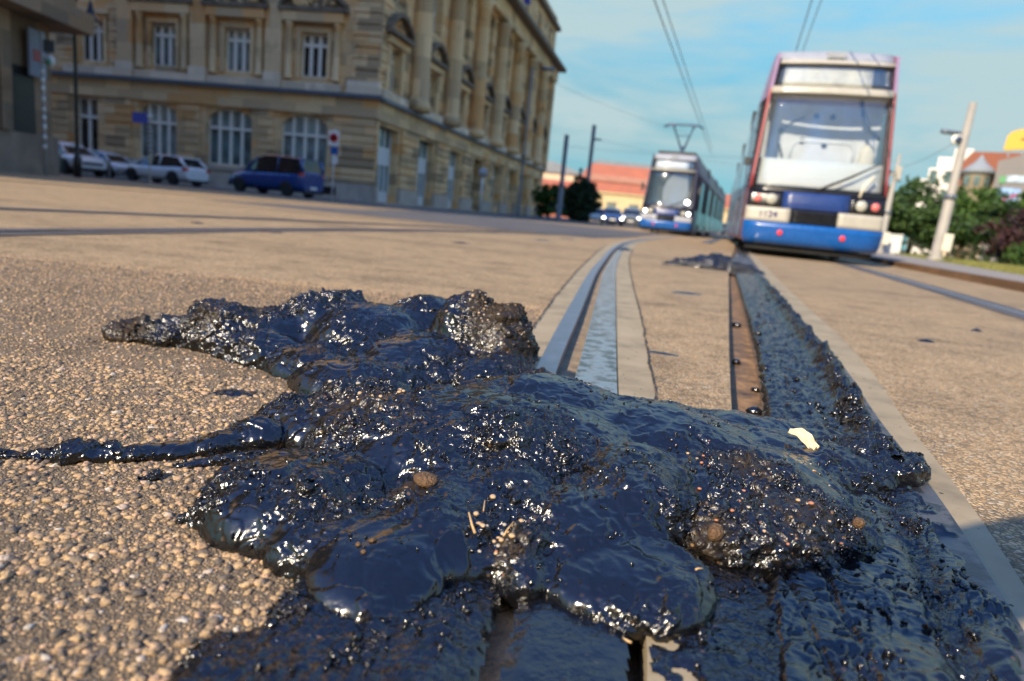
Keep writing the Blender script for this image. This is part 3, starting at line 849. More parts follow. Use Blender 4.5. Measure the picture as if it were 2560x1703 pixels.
tl = tar_lump('tar_lump', B_, cs_B, ds_B, 1, voxel=0.0042, smooth=12, nod=5200, flow=(0.05, 0.93))
tag(tl, 'big front lump of glossy black tar across the rails with two rounded tongues drooping forward', 'tar')

A_ = [
    (-0.77, 1.36, 0.01, 0.055, 0.045, 0.034, 0.1),
    (-0.69, 1.36, 0.01, 0.06, 0.055, 0.044, 0.1),
    (-0.59, 1.38, 0.01, 0.10, 0.085, 0.085, -0.3),
    (-0.50, 1.40, 0.01, 0.11, 0.11, 0.078, 0.1),
    (-0.39, 1.46, 0.02, 0.13, 0.12, 0.105, 0.2),
    (-0.30, 1.42, 0.01, 0.14, 0.16, 0.105, -0.2),
    (-0.48, 1.30, 0.0, 0.11, 0.07, 0.058, -0.4),
    (-0.36, 1.25, 0.0, 0.10, 0.09, 0.050, -0.3),
    (-0.19, 1.50, 0.02, 0.13, 0.12, 0.110, 0.0),
    (-0.16, 1.30, 0.0, 0.20, 0.16, 0.078, 0.1),
    (-0.25, 1.14, 0.0, 0.13, 0.09, 0.056, -0.1),
    # rocky knob on the right
    (-0.085, 1.37, 0.045, 0.085, 0.085, 0.120, 0.2, 0.1),
    (-0.030, 1.32, 0.035, 0.080, 0.075, 0.118, -0.2),
    (0.005, 1.30, 0.01, 0.05, 0.06, 0.075, 0.1),
    (-0.03, 1.22, 0.0, 0.10, 0.08, 0.070, 0.4),
    (0.06, 1.24, 0.0, 0.07, 0.06, 0.045, -0.3),
]
cs_A = [(-0.70, 1.36, 0.12, 0.9), (-0.5, 1.42, 0.1, 0.85), (-0.38, 1.5, 0.1, 0.9), (-0.17, 1.28, 0.08, 0.12), (-0.15, 1.52, 0.1, 0.1), (-0.03, 1.33, 0.1, 0.75), (-0.43, 1.30, 0.05, 0.1), (-0.3, 1.14, 0.06, 0.2)]
ds_A = [(-0.77, 1.34, 0.05, 0.95), (-0.55, 1.40, 0.08, 0.5), (-0.04, 1.33, 0.11, 1.0), (-0.36, 1.22, 0.035, 0.9), (-0.17, 1.28, 0.1, 0.0), (-0.15, 1.5, 0.1, 0.0), (-0.6, 1.33, 0.04, 0.6)]
ta_ = tar_lump('tar_lump', A_, cs_A, ds_A, 40, voxel=0.0055, amp=1.2, nod=1500, flow=(-0.22, 1.42))
tag(ta_, 'long rear lump of black tar with a dusty rock-like knob at its right end', 'tar')

# strands of tar drawn out over the rough paving on the left
def strand(pts, rad, seed, label, flat=0.7):
    bl = []
    pts = np.array(pts, float); rad = np.array(rad, float)
    seg = np.r_[0, np.cumsum(np.hypot(*np.diff(pts, axis=0).T))]
    t = np.arange(0, seg[-1], 0.008)
    x, y, r_ = np.interp(t, seg, pts[:, 0]), np.interp(t, seg, pts[:, 1]), np.interp(t, seg, rad)
    q = np.c_[x, y, np.zeros_like(x)]
    r_ = r_ * (1 + 0.55 * noise(q, 30, seed) + 0.25 * noise(q, 80, seed + 1))
    for i in range(len(t)):
        bl.append((x[i], y[i], r_[i] * 0.25, r_[i], r_[i], r_[i] * flat, 0))
    o = tar_lump('tar_strand', bl, [], [], seed, amp=0.75, voxel=0.003, smooth=3, crumb_base=0.45, nod=max(12, len(t) * 3))
    return tag(o, label, 'tar')
strand([(-0.66, 0.725), (-0.56, 0.730), (-0.49, 0.745), (-0.43, 0.765), (-0.37, 0.80), (-0.31, 0.855), (-0.26, 0.90)], [0.009, 0.014, 0.018, 0.017, 0.018, 0.029, 0.040], 60, 'long thin rope of tar trailing left over the stony paving')
strand([(-0.372, 0.748), (-0.33, 0.775), (-0.28, 0.80), (-0.22, 0.825)], [0.008, 0.013, 0.012, 0.016], 66, 'short tar finger just in front of the long tar rope')
strand([(-0.395, 0.705), (-0.378, 0.718)], [0.007, 0.012], 71, 'single small drop of tar on the stones')


def field(name, x0, x1, y0, y1, step, fn, label, parent=None, cat='tar', nod=0):
    gx, gy = np.meshgrid(np.arange(x0, x1, step), np.arange(y0, y1, step), indexing='ij')
    nx, ny = gx.shape
    P = np.c_[gx.ravel(), gy.ravel(), np.zeros(gx.size)]
    z, mask, cr_, du = fn(P)
    idx = np.arange(gx.size).reshape(nx, ny)
    F = np.stack([idx[:-1, :-1], idx[1:, :-1], idx[1:, 1:], idx[:-1, 1:]], -1).reshape(-1, 4)
    F = F[(mask[F] > 0).any(1)]
    used = np.unique(F); re = np.full(gx.size, -1); re[used] = np.arange(len(used))
    V = np.c_[P[:, :2], z][used]
    F, cr_, du = re[F], cr_[used], du[used]
    if nod:
        ok_ = np.where((mask[used] > 0.004), 1.0, 0.0)
        V, F, cr_, du = nodules(V, np.tile([0, 0, 1.0], (len(V), 1)), F, np.maximum(cr_ * ok_, 0.001), du, nod, 0.0008, 0.0035, 9, 20)
    o = np_mesh(name, V, F, M['tar'], parent, attrs={'crumb': cr_, 'dust': du})
    return tag(o, label, cat) if label else o


# tar dragged along the right-hand rail in front of the lump
def f_right(P):
    x, y = P[:, 0], P[:, 1]
    s_ = (x - b7(y)) / np.maximum(b9(y) - b7(y), 0.02)
    inner = np.minimum(x - (0.215 + 0.30 * (y - 0.45) + 0.02 * noise(P, 25, 3)), (b9(y) + 0.028 + 0.07 * fbm(P, 16, 3, 9)) - x)
    mask = inner + 0.012 * fbm(P, 30, 3, 4)
    D = np.c_[(x - 0.36 * y) * 26, (y + 0.5 * x) * 60, np.zeros_like(x)]
    rip = ridged(D + 0.8 * np.c_[fbm(P, 14, 2, 50), fbm(P, 14, 2, 51), 0 * x], 1.0, 2, 6)
    z = 0.010 + 0.0026 * rip * np.clip(0.4 + 1.6 * fbm(P, 9, 2, 70), 0, 1) + 0.008 * fbm(P, 14, 4, 7) + 0.003 * np.clip(noise(P, 60, 71) - 0.3, 0, 1) * 3
    # groove along the steel edge is choked with crumbs
    gr = np.exp(-((x - (b9(y) - 0.02)) / 0.016) ** 2)
    z = z - 0.016 * gr * (0.55 + 0.8 * fbm(P, 14, 2, 31))
    cr_ = np.clip(gr * 1.1 + 0.5 * fbm(P, 20, 3, 8) + 0.05, 0, 1)
    # straight tears left by wheels
    for k, (xa, ya, xb, yb) in enumerate(((0.235, 0.70, 0.205, 0.42), (0.30, 0.70, 0.262, 0.42), (0.345, 0.72, 0.30, 0.45))):
        t_ = np.clip((y - yb) / (ya - yb), -0.2, 1.1); xl = xb + (xa - xb) * t_ + 0.004 * noise(P, 22, 40 + k)
        z -= 0.008 * np.exp(-((x - xl) / 0.0028) ** 2) * (1 if k == 0 else 0.6)
    TW = np.c_[(x - 0.34 * y) + 0.006 * fbm(P, 30, 2, 52), y + 0.02 * fbm(P, 20, 2, 53), 0 * x]
    for fa, fb, sd, th_ in ((34, 9, 61, 0.035), (60, 20, 62, 0.03), (22, 30, 63, 0.03)):
        q_ = np.abs(noise(TW * [fa, fb, 1], 1.0, sd)); z -= 0.0042 * np.exp(-(q_ / th_) ** 2) * np.clip(0.35 + 2.5 * noise(P, 11, sd + 9), 0, 1)
    z += cr_ * (0.004 * noise(P, 80, 22) + 0.002 * noise(P, 190, 23)) + 0.0012 * noise(np.c_[D[:, :2] * 2.2, 0 * x], 1, 24)
    z = np.where(mask < 0.012, z * np.clip(mask / 0.012, -0.4, 1) - 0.002 * (mask < 0), z)
    z = z + 0.006 * np.clip((x - b9(y)) / 0.02, 0, 1) * 0.6
    return z, mask, cr_, np.clip(0.1 + 0.8 * fbm(P, 12, 3, 61), 0, 1) * 0.5
field('tar_smear', 0.13, 0.72, 0.36, 1.12, 0.0024, f_right, 'rippled smear of tar spread over the rail in front of the lump, bottom right', nod=800)


# tar film over the stones at the bottom left
def f_left(P):
    x, y = P[:, 0], P[:, 1]
    mask = np.minimum(tar_edge(x, y) + 0.006 * noise(P, 90, 77), (b2(y) + 0.011 - x) + 0.003 * noise(P, 60, 78))
    c1 = noise(P, 75, 15); c2 = noise(P, 150, 16)
    z = 0.002 + 0.0075 * np.clip(mask / 0.03, 0, 1) + 0.0035 * np.abs(c1) * 2 + 0.0015 * c2 + 0.004 * fbm(P, 15, 2, 17)
    z = np.where(mask < 0.006, z * np.clip(mask / 0.006, -1, 1), z)
    return z, mask, np.clip(0.65 + 0.6 * fbm(P, 20, 2, 18), 0, 1), np.clip(0.15 + 0.9 * fbm(P, 14, 3, 62), 0, 1) * 0.7
field('tar_film', -0.42, 0.02, 0.34, 0.64, 0.0030, f_left, 'bumpy tar film coating the stones left of the rail groove, bottom edge', nod=900)


# tar film on the guard plate and the concrete right of it, bottom centre
def f_mid(P):
    x, y = P[:, 0], P[:, 1]
    e1 = np.minimum(x - b3(y) + 0.004 * noise(P, 70, 5), b4(y) - 0.001 - x)
    mask = np.minimum(e1, 0.66 - y)
    z = 0.004 + 0.002 * np.clip(mask / 0.01, -2, 1) + 0.0008 * noise(P, 60, 6) + 0.0009 * np.clip(noise(P, 160, 7) - 0.35, 0, 1) * 4
    return z, mask, np.clip(0.15 + 0.4 * noise(P, 20, 8), 0, 1), np.clip(0.6 * noise(P, 25, 9), 0, 0.6)
field('tar_film', 0.0, 0.16, 0.36, 0.66, 0.003, f_mid, 'thin smooth tar film on the steel plate between groove and narrow gap')


def f_conc(P):
    x, y = P[:, 0], P[:, 1]
    n_ = fbm(P, 24, 4, 83)
    mask = np.minimum(np.minimum(x - (b4(y) + 0.02), 0.265 - x + 0.02 * n_), (n_ * 0.14 + (x - 0.16) * 0.55 + 0.016))
    z = 0.0035 + 0.003 * np.clip(mask / 0.012, -2, 1) + 0.0022 * noise(P, 70, 84) + 0.0012 * noise(P, 160, 85)
    return z, mask, np.clip(0.6 + n_, 0, 1), np.clip(0.3 + n_, 0, 1) * 0.6
field('tar_film', 0.12, 0.30, 0.36, 0.70, 0.0028, f_conc, 'broken tar splashes on the tan concrete, bottom centre', nod=200)


# tar carried along the rail up to the tram
def rail_tar():
    ys = 0.94 * (9.5 / 0.94) ** np.linspace(0, 1, 640)
    u_ = np.linspace(-0.02, 1.0, 72)
    Yg, Ug = np.meshgrid(ys, u_, indexing='ij')
    xl, xr = b7(Yg.ravel()) + 0.0, b9(Yg.ravel()) + 0.016 + 0.008 * np.minimum(Yg.ravel(), 3)
    n0 = noise(np.c_[Yg.ravel(), Ug.ravel() * 0, Yg.ravel() * 0], 9, 2)
    u1 = Ug.ravel()
    X = xl + (xr - xl) * u1 + (0.004 + 0.034 * np.clip((u1 - 0.55) / 0.4, 0, 1)) * fbm(np.c_[Yg.ravel(), 0 * u1, 0 * u1], 7, 3, 2) * 1.5 + 0.008 * np.clip(0.2 - u1, 0, 1) * 5 * noise(np.c_[Yg.ravel(), 0 * u1, 0 * u1], 22, 3)
    P = np.c_[X, Yg.ravel(), 0 * X]
    sc = np.clip(1.6 / P[:, 1], 0.25, 1)
    z = 0.010 + 0.009 * fbm(P, 13, 3, 4) + 0.008 * (ridged(np.c_[P[:, 0] * 2.2 + 0.4 * P[:, 1], P[:, 1] * 1.4, 0 * X] + 0.03 * np.c_[fbm(P, 16, 2, 44), fbm(P, 16, 2, 45), 0 * X], 24, 2, 46) - 0.5) + 0.006 * (ridged(np.c_[P[:, 0] * 1.2 + P[:, 1] * 0.3, P[:, 1] * 0.8, 0 * X], 32, 2, 5) - .4)
    rg = np.exp(-((u1 - 0.84) / 0.10) ** 2)
    fade = np.clip((7.5 - P[:, 1]) / 3.5, 0.12, 1)
    z += rg * (0.028 + 0.038 * fbm(P, 19, 3, 6)) * fade
    z += np.exp(-((u1 - 0.6) / 0.08) ** 2) * -0.006
    cr_ = np.clip(rg + 0.35 + 0.5 * fbm(P, 16, 2, 7), 0, 1)
    z += cr_ * (0.006 * noise(P, 40, 8) + 0.004 * noise(P, 110, 9))
    z += rg * 0.014 * np.abs(noise(P, 30, 12)) * fade
    ed = np.minimum(u1 + 0.02, 1 - u1) / 0.05
    z = np.where(ed < 1, z * np.clip(ed, 0, 1) - 0.004 * (ed < 0.1), z) * (0.5 + 0.5 * fade)
    idx = np.arange(X.size).reshape(Yg.shape)
    F = np.stack([idx[:-1, :-1], idx[1:, :-1], idx[1:, 1:], idx[:-1, 1:]], -1).reshape(-1, 4)
    V = np.c_[X, P[:, 1], z]; du = 0.02 + 0.2 * rg
    near_ = np.clip((4.5 - P[:, 1]) / 3.5, 0.02, 1)
    up = np.tile([0, 0, 1.0], (len(V), 1))
    V, F, c2, d2 = nodules(V, up, F, np.clip(rg * 1.2, 0.001, 1) * near_, du, 320, 0.002, 0.008, 21, 9)
    V, F, c2, d2 = nodules(V, np.tile([0, 0, 1.0], (len(V), 1)), F, np.r_[np.clip(0.25 + 0.5 * cr_, 0, 1) * near_, np.zeros(len(c2) - len(cr_))], d2, 500, 0.001, 0.004, 22, 14)
    c2[:len(cr_)] = cr_ * 0.9
    o = np_mesh('tar_track', V, F, M['tar'], attrs={'crumb': c2, 'dust': d2})
    tag(o, 'ribbon of tar pressed along the right rail from the lump towards the near tram', 'tar')
rail_tar()


def flat_patch(cx_, cy_, rx, ry, hgt, rot, seed, label, step=0.012):
    def fn(P):
        x, y = P[:, 0] - cx_, P[:, 1] - cy_
        a = x * math.cos(rot) + y * math.sin(rot); b = -x * math.sin(rot) + y * math.cos(rot)
        d = 1 - np.sqrt((a / rx) ** 2 + (b / ry) ** 2) + 0.45 * fbm(P, 1.6 / min(rx, ry) , 3, seed)
        z = hgt * np.clip(d, -0.05, 1) ** 0.6 if False else hgt * np.sign(d) * np.abs(np.clip(d, -0.02, 1)) ** 0.55 * (1 + 1.1 * fbm(P, 2.2 / min(rx, ry), 3, seed + 1))
        return z - 0.001, d, np.clip(0.6 + 0.5 * fbm(P, 10, 2, seed + 2), 0, 1), np.clip(0.5 * fbm(P, 6, 2, seed + 3), 0, 1)
    m_ = max(rx, ry) * 1.6
    return field('tar_patch', cx_ - m_, cx_ + m_, cy_ - m_, cy_ + m_, step, fn, label)
ft = tar_lump('tar_patch', [(1.70, 6.15, 0, 0.22, 0.17, 0.115, 0), (1.50, 6.18, 0, 0.18, 0.11, 0.065, 0.2), (1.90, 6.10, 0, 0.20, 0.12, 0.085, -0.1), (1.78, 6.22, 0, 0.16, 0.12, 0.135, 0), (2.06, 6.06, 0, 0.12, 0.07, 0.03, 0), (1.36, 6.15, 0, 0.10, 0.06, 0.02, 0)], [], [], 201, amp=1.6, voxel=0.011, smooth=4, crumb_base=0.6, nod=300)
tag(ft, 'low black clump of tar on the paving between the rails below the near tram', 'tar')
flat_patch(0.88, 3.55, 0.095, 0.05, 0.008, 0.1, 207, 'small dark tar mark between the rails halfway to the large flat patch', 0.006)
flat_patch(0.40, 1.78, 0.055, 0.018, 0.004, -0.35, 211, 'thin bluish tar streak on the paving just behind the front lump', 0.003)
flat_patch(-0.435, 1.06, 0.040, 0.022, 0.006, 0.1, 213, 'dark flat tar blotch on the stones left of the lump', 0.003)
flat_patch(1.25, 8.4, 0.10, 0.16, 0.03, 0.1, 219, 'dark clod of tar beside the curved rail', 0.01)
for i_, (px_, py_, r1) in enumerate(((-1.9, 5.2, 0.10), (-2.55, 5.4, 0.06), (-0.55, 6.3, 0.09), (0.25, 8.9, 0.12), (-0.5, 9.9, 0.16), (0.7, 10.6, 0.14), (-3.0, 6.6, 0.07), (3.2, 3.9, 0.05), (1.55, 2.55, 0.035), (2.1, 3.1, 0.03))):
    tag(flat_patch(px_, py_, r1, r1 * 0.5, 0.012, 0.1, 230 + i_ * 4, 'small dark crumb of tar lying on the paving away from the lumps', max(0.004, r1 / 12)), group='scattered tar crumbs on the paving')

# pebbles, petal, straws and other small things caught in the tar -------------------------------------------------
from mathutils.bvhtree import BVHTree
_dg = bpy.context.evaluated_depsgraph_get()
_dg.update()
_bv = [BVHTree.FromObject(o, _dg) for o in (tl, ta_)]


def surf(x, y, fall=0.0):
    best, nrm = fall, Vector((0, 0, 1))
    for b_ in _bv:
        hit = b_.ray_cast(Vector((x, y, 1)), Vector((0, 0, -1)))
        if hit[0] is not None and hit[0].z > best:
            best, nrm = hit[0].z, hit[1]
    return best, nrm


def pebble(x, y, r_, col, label, group=None, flat=0.7):
    z, n_ = surf(x, y)
    V0, F0 = ico(2)
    q = V0 * (1 + 0.22 * noise(V0 + [x * 90, y * 90, 0], 1.3, 3))[:, None] * np.array([r_ * random.uniform(1, 1.4), r_, r_ * flat])
    a = random.uniform(0, 6.28); c_, s_ = math.cos(a), math.sin(a)
    q = np.c_[q[:, 0] * c_ - q[:, 1] * s_, q[:, 0] * s_ + q[:, 1] * c_, q[:, 2]]
    o = np_mesh('pebble', q, F0, col)
    o.location = (x, y, z + r_ * 0.3)
    return tag(o, label, 'pebble', group)


pc = [basic('pebble_tan', (0.50, 0.34, 0.19), 0.6, var=0.3, scale=300), basic('pebble_grey', (0.40, 0.36, 0.29), 0.6, var=0.3, scale=300),
      basic('pebble_red', (0.40, 0.17, 0.09), 0.6, var=0.3, scale=300), basic('rock_brown', (0.15, 0.085, 0.04), 0.85, var=0.5, scale=120, bump=0.8, bscale=300)]
random.seed(11)
for k in range(20):
    a = random.gauss(0, 1); b_ = random.gauss(0, 1)
    pebble(0.003 + a * 0.011, 0.588 + b_ * 0.018, random.uniform(0.0014, 0.0032), random.choice(pc[:3] + pc[:1]), 'tiny tan or reddish pebble in the cluster stuck above the rail groove', 'pebble cluster stuck in the tar above the groove')
for k in range(42):
    x, y = random.uniform(0.20, 0.42), random.uniform(0.63, 0.86)
    if surf(x, y)[0] < 0.02: continue
    pebble(x, y, random.uniform(0.0010, 0.0024), random.choice(pc[:3]), 'tiny grain of grit sprinkled on the right end of the front lump', 'grit on the right end of the front lump')
for k in range(22):
    x, y = random.gauss(-0.17, 0.035), random.gauss(0.87, 0.035)
    pebble(x, y, random.uniform(0.0012, 0.0034), random.choice(pc[:2]), 'tiny grain of grit on the dusty left shoulder of the front lump', 'grit on the left shoulder of the front lump')
for k in range(26):
    x, y = random.gauss(-0.055, 0.03), random.gauss(1.33, 0.03)
    pebble(x, y, random.uniform(0.0016, 0.0034), random.choice(pc[:2]), 'tiny grain of grit on top of the dusty rear knob', 'grit on the rear knob')
pebble(0.222, 0.640, 0.0085, pc[3], 'brown clod stuck in the notch left of the right body of the front lump', flat=1.1)
pebble(0.392, 0.695, 0.0062, pc[3], 'round ochre pebble at the lower right edge of the front lump', flat=1.0)
pebble(-0.075, 0.665, 0.013, pc[3], 'brown earthy clod above the left tongue of the front lump', flat=0.5)
pebble(0.335, 0.690, 0.0026, pc[2], 'single orange pebble on the right end of the front lump')
pebble(0.108, 0.482, 0.0022, basic('quartz', (0.7, 0.75, 0.8), 0.2), 'small white sparkling chip on the smooth tar film in front')

# dry petal-like leaf
leafm = basic('dry_leaf', (0.78, 0.62, 0.36), 0.6, var=0.25, scale=60)
lx, ly = 0.425, 0.935
z, n_ = surf(lx, ly)
nu, nv = 12, 6
V = []
for i in range(nu):
    t = i / (nu - 1)
    w = 0.0105 * (math.sin(math.pi * (0.08 + 0.86 * t)) ** 0.6) * (0.6 + 0.55 * t)
    for j in range(nv):
        s_ = j / (nv - 1) * 2 - 1
        V.append((t * 0.044 - 0.022, s_ * w + 0.003 * math.sin(t * 5), 0.003 + 0.005 * s_ * s_ + 0.004 * math.sin(t * 4) + 0.0015 * math.sin(t * 17 + s_ * 3)))
F = [(i * nv + j, (i + 1) * nv + j, (i + 1) * nv + j + 1, i * nv + j + 1) for i in range(nu - 1) for j in range(nv - 1)]
lf = np_mesh('dry_leaf', V, F, leafm)
sdm = lf.modifiers.new('t', 'SOLIDIFY'); sdm.thickness = 0.0009
lf.location = (lx, ly, z + 0.006); lf.rotation_euler = (R(42), R(18), R(-28))
tag(lf, 'pale yellow curled dry leaf lying on the right shoulder of the front lump', 'leaf')


def straw(x, y, ln, a, col, label, tilt=0.2, r_=0.0009, name='straw'):
    z, n_ = surf(x, y)
    mb = MB()
    mb.tube([(-ln / 2, 0, 0), (-ln * 0.1, ln * 0.05, 0.001), (ln / 2, 0, ln * 0.1)], [r_ * 1.3, r_, r_ * 0.7], n=6)
    o = mb.build(name, col)
    o.location = (x, y, z + 0.003); o.rotation_euler = (tilt, -tilt, a)
    return tag(o, label, 'straw')
stm = basic('straw_tan', (0.55, 0.36, 0.16), 0.7, var=0.2, scale=100)
brn = basic('leaf_brown', (0.30, 0.13, 0.035), 0.7, var=0.4, scale=100)
straw(-0.021, 0.590, 0.022, R(120), stm, 'tan straw standing left of the pebble cluster on the front lump', 0.5, 0.0012)
straw(0.014, 0.595, 0.018, R(60), stm, 'thin tan straw right of the pebble cluster on the front lump', 0.5)
straw(0.187, 0.567, 0.007, R(10), stm, 'short tan splinter at the right rim of the right tongue', 0.1)
straw(0.113, 0.493, 0.012, R(-35), stm, 'short straw lying across the narrow gap below the right tongue', 0.1, 0.0014)
straw(-0.155, 1.06, 0.035, R(35), brn, 'brown leaf stalk lying between the front and the rear lump', 0.3, 0.0028, 'leaf_stalk')
straw(-0.135, 1.065, 0.022, R(80), brn, 'small upright brown stalk beside the longer brown stalk', 0.8, 0.002, 'leaf_stalk')
straw(-0.012, 0.63, 0.014, R(95), stm, 'hair-thin straw upright above the pebble cluster', 0.9, 0.0006)
for x, y in ((-0.115, 0.545), (-0.108, 0.535), (-0.104, 0.552)):
    pebble(x, y, 0.0026, pc[3], 'small brown crumb lying on the smooth left tongue', 'crumbs on the left tongue')

for x, y, r_ in ((0.525, 1.40, 0.014), (0.512, 1.345, 0.011), (0.655, 1.95, 0.013), (0.60, 1.62, 0.009), (0.90, 2.75, 0.016)):
    o = pebble(x, y, r_, M['tar'], 'glossy black tar clod lying in the rusty slot of the right rail', 'tar clods in the rusty slot', 0.8)
    o.name = 'tar_clod'; o['category'] = 'tar'; o.location.z = -0.042 + r_ * 0.5
# ------------------------------------------------------------------ the big sandstone building
def stone_wall_mat(name, bw, bh, base, warm, dark, mortar=0.012, lines=0.5):
    m_, n_, p, l_ = new_mat(name)
    t = nnode(n_, 'ShaderNodeTexCoord')
    mp_ = nnode(n_, 'ShaderNodeMapping'); mp_.inputs['Rotation'].default_value = (R(-90), 0, 0)
    l_(t.outputs['Object'], mp_.inputs['Vector'])
    br = nnode(n_, 'ShaderNodeTexBrick', Scale=1.0)
    br.inputs['Brick Width'].default_value = bw; br.inputs['Row Height'].default_value = bh
    br.inputs['Mortar Size'].default_value = mortar; br.inputs['Bias'].default_value = -0.1
    br.inputs['Color1'].default_value = (0, 0, 0, 1); br.inputs['Color2'].default_value = (1, 1, 1, 1); br.inputs['Mortar'].default_value = (0.4, 0.4, 0.4, 1)
    l_(mp_.outputs[0], br.inputs['Vector'])
    cr_ = ramp(n_, [(0.0, dark), (0.3, base), (0.62, tuple(c * 1.18 for c in base)), (0.85, warm), (1.0, tuple(c * 0.8 for c in warm))])
    l_(br.outputs['Color'], cr_.inputs[0])
    z = nnode(n_, 'ShaderNodeTexNoise', Scale=0.55, Detail=7.0, Roughness=0.65); l_(t.outputs['Object'], z.inputs['Vector'])
    st = ramp(n_, [(0.30, (0.40, 0.38, 0.36)), (0.42, (0.98, 0.98, 0.98)), (0.75, (1.15, 1.1, 1.02))]); l_(z.outputs['Fac'], st.inputs[0])
    m1 = nnode(n_, 'ShaderNodeMixRGB', blend_type='MULTIPLY'); m1.inputs[0].default_value = 0.75
    l_(cr_.outputs[0], m1.inputs[1]); l_(st.outputs[0], m1.inputs[2])
    m2 = nnode(n_, 'ShaderNodeMixRGB'); m2.inputs[2].default_value = (0.07, 0.055, 0.04, 1)
    mf = nnode(n_, 'ShaderNodeMath', operation='MULTIPLY'); mf.inputs[1].default_value = lines
    l_(br.outputs['Fac'], mf.inputs[0]); l_(mf.outputs[0], m2.inputs[0]); l_(m1.outputs[0], m2.inputs[1])
    l_(m2.outputs[0], p.inputs['Base Color'])
    p.inputs['Roughness'].default_value = 0.85; p.inputs['Specular IOR Level'].default_value = 0.25
    z2 = nnode(n_, 'ShaderNodeTexNoise', Scale=9.0, Detail=5.0); l_(t.outputs['Object'], z2.inputs['Vector'])
    b = nnode(n_, 'ShaderNodeBump', Strength=0.5, Distance=0.03); l_(z2.outputs['Fac'], b.inputs['Height']); l_(b.outputs[0], p.inputs['Normal'])
    return m_


SB, SW, SDK = (0.66, 0.45, 0.24), (0.66, 0.36, 0.145), (0.38, 0.265, 0.155)
M['stone'] = stone_wall_mat('stone', 1.3, 0.62, SB, SW, SDK)
M['stone_smooth'] = stone_wall_mat('stone_smooth', 1.6, 1.3, (0.67, 0.475, 0.265), SW, (0.50, 0.355, 0.21), lines=0.3)
M['stone_pale'] = stone_wall_mat('stone_pale', 1.2, 0.7, (0.70, 0.57, 0.42), (0.66, 0.51, 0.35), (0.56, 0.45, 0.32), lines=0.25)
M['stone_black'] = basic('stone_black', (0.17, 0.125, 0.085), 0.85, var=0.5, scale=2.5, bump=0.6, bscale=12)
M['plinth'] = basic('plinth', (0.46, 0.38, 0.30), 0.8, var=0.2, scale=2)
M['lead'] = basic('lead', (0.10, 0.115, 0.14), 0.5, var=0.2)
M['frame_white'] = basic('frame_white', (0.78, 0.73, 0.63), 0.5, var=0.06)


def pane_mat(name, col, rough=0.06, spec=0.6):
    m_, n_, p, l_ = new_mat(name)
    t = nnode(n_, 'ShaderNodeTexCoord')
    w = nnode(n_, 'ShaderNodeTexNoise', Scale=1.3, Detail=3.0); l_(t.outputs['Object'], w.inputs['Vector'])
    r_ = ramp(n_, [(0.35, tuple(c * 0.55 for c in col)), (0.65, tuple(c * 1.3 for c in col))]); l_(w.outputs['Fac'], r_.inputs[0])
    l_(r_.outputs[0], p.inputs['Base Color'])
    p.inputs['Roughness'].default_value = rough; p.inputs['Specular IOR Level'].default_value = spec
    b = nnode(n_, 'ShaderNodeBump', Strength=0.08, Distance=0.02); l_(w.outputs['Fac'], b.inputs['Height']); l_(b.outputs[0], p.inputs['Normal'])
    return m_
M['pane'] = pane_mat('pane', (0.11, 0.165, 0.16))
M['pane_curtain'] = pane_mat('pane_curtain', (0.20, 0.235, 0.22), 0.2, 0.4)
M['pane_dark'] = pane_mat('pane_dark', (0.022, 0.025, 0.028))
M['pane_sky'] = pane_mat('pane_sky', (0.12, 0.18, 0.24), 0.04, 1.0)
M['door_white'] = basic('door_white', (0.62, 0.63, 0.62), 0.5, var=0.05)


def facade_root(name, origin, xdir, parent):
    """local frame: x along the wall, y outward, z up"""
    o = bpy.data.objects.new(name, None); o.empty_display_size = 0.5; COL.objects.link(o)
    o.parent = parent
    return o


def local(parent_obj, origin, xdir):
    x = Vector((xdir[0], xdir[1], 0)).normalized(); y = Vector((0, 0, 1)).cross(x)
    return Matrix(((x.x, y.x, 0, origin[0]), (x.y, y.y, 0, origin[1]), (0, 0, 1, origin[2]), (0, 0, 0, 1)))


def wall_holes(mb, x0, x1, z0, z1, holes, depth=0.45, y=0.0):
    """wall sheet with rectangular openings (x0,x1,z0,z1) and their reveals"""
    xs = sorted({x0, x1, *[h_[0] for h_ in holes], *[h_[1] for h_ in holes]}); zs = sorted({z0, z1, *[h_[2] for h_ in holes], *[h_[3] for h_ in holes]})
    for i in range(len(xs) - 1):
        for j in range(len(zs) - 1):
            cx_, cz_ = (xs[i] + xs[i + 1]) / 2, (zs[j] + zs[j + 1]) / 2
            if any(h_[0] < cx_ < h_[1] and h_[2] < cz_ < h_[3] for h_ in holes): continue
            mb.add([(xs[i], y, zs[j]), (xs[i + 1], y, zs[j]), (xs[i + 1], y, zs[j + 1]), (xs[i], y, zs[j + 1])], [(0, 1, 2, 3)])
    for (a, b_, c_, d_) in holes:
        mb.add([(a, y, c_), (b_, y, c_), (b_, y, d_), (a, y, d_), (a, y - depth, c_), (b_, y - depth, c_), (b_, y - depth, d_), (a, y - depth, d_)],
               [(0, 4, 5, 1), (1, 5, 6, 2), (2, 6, 7, 3), (3, 7, 4, 0)])


def put(mb, name, mats, parent, mw, fix=True):
    o = mb.build(name, mats, None, fix=fix)
    o.matrix_world = mw
    o.parent = parent
    o.matrix_parent_inverse = parent.matrix_world.inverted() if parent.parent is None else Matrix.Identity(4)
    return o


